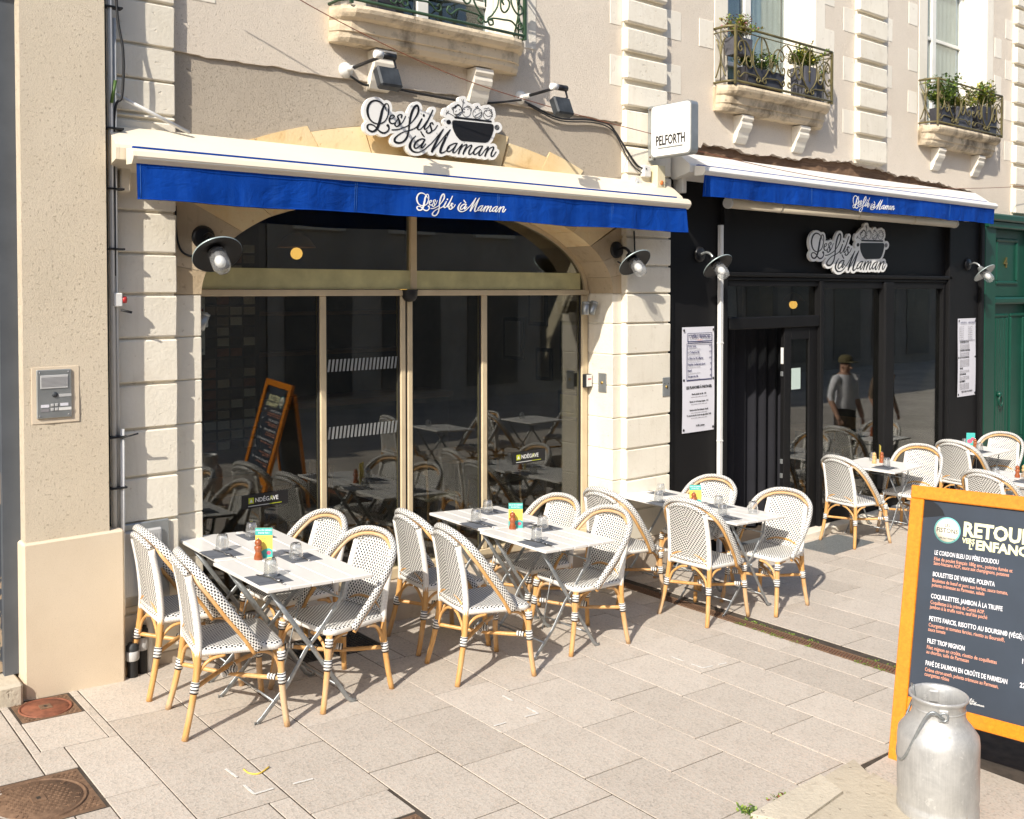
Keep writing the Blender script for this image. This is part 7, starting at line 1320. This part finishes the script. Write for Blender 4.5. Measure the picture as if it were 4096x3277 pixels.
# ================================================================== OTHER SIDE OF THE STREET (seen in the panes)
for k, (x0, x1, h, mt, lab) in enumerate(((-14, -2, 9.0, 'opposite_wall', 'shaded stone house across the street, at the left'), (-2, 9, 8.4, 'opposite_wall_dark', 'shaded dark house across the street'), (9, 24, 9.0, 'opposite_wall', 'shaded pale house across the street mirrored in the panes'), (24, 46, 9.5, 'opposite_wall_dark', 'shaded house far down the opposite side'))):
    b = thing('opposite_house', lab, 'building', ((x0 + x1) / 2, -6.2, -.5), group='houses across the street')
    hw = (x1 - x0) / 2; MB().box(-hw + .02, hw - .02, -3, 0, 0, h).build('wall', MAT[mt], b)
    x = -hw + 1.2
    while x < hw - 1:
        MB().box(x - .5, x + .5, .002, .03, 4.3, 6.4).build('window', MAT['opposite_dark'], b); MB().cbox(x - .62, x + .62, .0, .12, 4.12, 4.28, .01).build('sill', MAT['pale_stone'], b)
        MB().box(x - .8, x + .8, .002, .03, .5, 3.2).build('shop_window', MAT['opposite_dark'], b); x += 2.4
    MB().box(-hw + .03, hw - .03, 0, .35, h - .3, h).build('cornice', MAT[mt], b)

# more of the terrace, just outside the frame but mirrored in the window
for k, (x, y) in enumerate(((7.75, 1.75), (9.35, 1.85))):
    w_ = ('nearer', 'farther')[k]
    table(x, y, 'white folding table mirrored in the arched window, %s one' % w_)
    chair(x - .62, y, 2, 'woven bistro chair left of the %s mirrored table' % w_); chair(x + .62, y + .03, 183, 'woven bistro chair right of the %s mirrored table' % w_)
    tumbler(x - .12, y - .1, 'on the %s mirrored table' % w_)
# ================================================================== PASSERS-BY (mirrored in the panes)
def person(label, x, y, face, top, low, cap, hgt=1.74):
    p_ = thing('person', label, 'person', (x, y, gz(x)), R(face)); k = hgt / 1.74
    J = {'pel': (0, 0, .95), 'ch': (0.01, 0, 1.22), 'nk': (0, 0, 1.46), 'hd': (.015, 0, 1.56), 'tp': (.02, 0, 1.66)}
    V = [(0, 0, .95), (.0, 0, 1.08), (.01, 0, 1.25), (.0, 0, 1.41), (.0, 0, 1.48), (.015, 0, 1.56), (.02, 0, 1.68),
         (0, .10, .90), (.02, .115, .50), (-.02, .12, .09), (.10, .13, .03), (0, -.10, .90), (.03, -.115, .50), (-.01, -.12, .09), (.11, -.13, .03),
         (0, .19, 1.40), (-.03, .26, 1.14), (.08, .24, .92), (.12, .23, .84), (0, -.19, 1.40), (-.03, -.26, 1.14), (.08, -.24, .92), (.12, -.23, .84)]
    Ed = [(0, 1), (1, 2), (2, 3), (3, 4), (4, 5), (5, 6), (0, 7), (7, 8), (8, 9), (9, 10), (0, 11), (11, 12), (12, 13), (13, 14), (3, 15), (15, 16), (16, 17), (17, 18), (3, 19), (19, 20), (20, 21), (21, 22)]
    Rd = [(.13, .15), (.12, .15), (.13, .165), (.10, .15), (.055, .055), (.085, .075), (.07, .065), (.095, .095), (.06, .06), (.045, .045), (.04, .04), (.095, .095), (.06, .06), (.045, .045), (.04, .04), (.065, .065), (.048, .048), (.036, .036), (.03, .03), (.065, .065), (.048, .048), (.036, .036), (.03, .03)]
    me = bpy.data.meshes.new('body'); me.from_pydata([Vector(v) * k for v in V], Ed, []); o = bpy.data.objects.new('body', me); link(o)
    md = o.modifiers.new('skin', 'SKIN'); o.modifiers.new('sub', 'SUBSURF').levels = 1
    for sv, r_ in zip(me.skin_vertices[0].data, Rd): sv.radius = (r_[0] * k, r_[1] * k)
    me.skin_vertices[0].data[0].use_root = True
    dg = bpy.context.evaluated_depsgraph_get(); bm_ = bpy.data.meshes.new_from_object(o.evaluated_get(dg)); bpy.data.objects.remove(o)
    for a in (MAT['skin'], MAT[top], MAT[low], MAT['black_rubber'], MAT['hair_dark']): bm_.materials.append(a)
    for f in bm_.polygons:
        f.use_smooth = True; c = f.center / k; arm = abs(c.y) > .20 and c.z < 1.35
        f.material_index = 3 if c.z < .10 else (0 if arm and c.z < 1.12 else (2 if c.z < .97 and not arm else (1 if c.z < 1.46 else (4 if c.z > 1.60 or c.x < -.02 else 0))))
    b = bpy.data.objects.new('body', bm_); link(b, p_)
    MB().tube([(.098 * k, 0, 1.57 * k), (.125 * k, 0, 1.55 * k)], [.012, .016], 6).build('nose', MAT['skin'], p_)
    for s_ in (-1, 1): MB().ball((.02 * k, s_ * .078 * k, 1.57 * k), .02, 0, 8, 5, (.6, .4, 1)).build('ear', MAT['skin'], p_); MB().ball((.095 * k, s_ * .03 * k, 1.595 * k), .009, 0, 6, 4).build('eye', MAT['ink_black'], p_)
    MB().box(.09 * k, .1 * k, -.02, .02, 1.515 * k, 1.52 * k).build('mouth', MAT['red_print'], p_)
    for s_ in (-1, 1):
        h = MB()
        for j in range(4): h.tube([(.115 * k, s_ * .23 * k + (j - 1.5) * .016, .84 * k), (.13 * k, s_ * .228 * k + (j - 1.5) * .017, .79 * k), (.125 * k, s_ * .226 * k + (j - 1.5) * .015, (.755 + .006 * abs(j - 1.5)) * k)], .0075, 5)
        h.tube([(.13 * k, s_ * .21 * k, .85 * k), (.155 * k, s_ * .20 * k, .81 * k), (.155 * k, s_ * .205 * k, .785 * k)], .008, 5); h.build('fingers', MAT['skin'], p_)
    if cap: MB().lathe([(.098, 1.63), (.098, 1.67), (.085, 1.71), (.05, 1.735), (.001, 1.742)], 18, 0, Matrix.Translation((.015, 0, 0))).build('cap', MAT['cap_khaki'], p_); MB().prism([(.09, -.075), (.19, -.05), (.205, 0), (.19, .05), (.09, .075)], 1.635, 1.648, axis='Z').build('cap_peak', MAT['cap_khaki'], p_)
person('person in a white short sleeved shirt and khaki cap mirrored in the black shopfront', 12.25, 4.6, 100, 'shirt_white', 'trousers_black', True)
person('person in a brown patterned top mirrored in the right pane', 13.35, 4.55, 95, 'top_brown', 'trousers_black', False, 1.66)
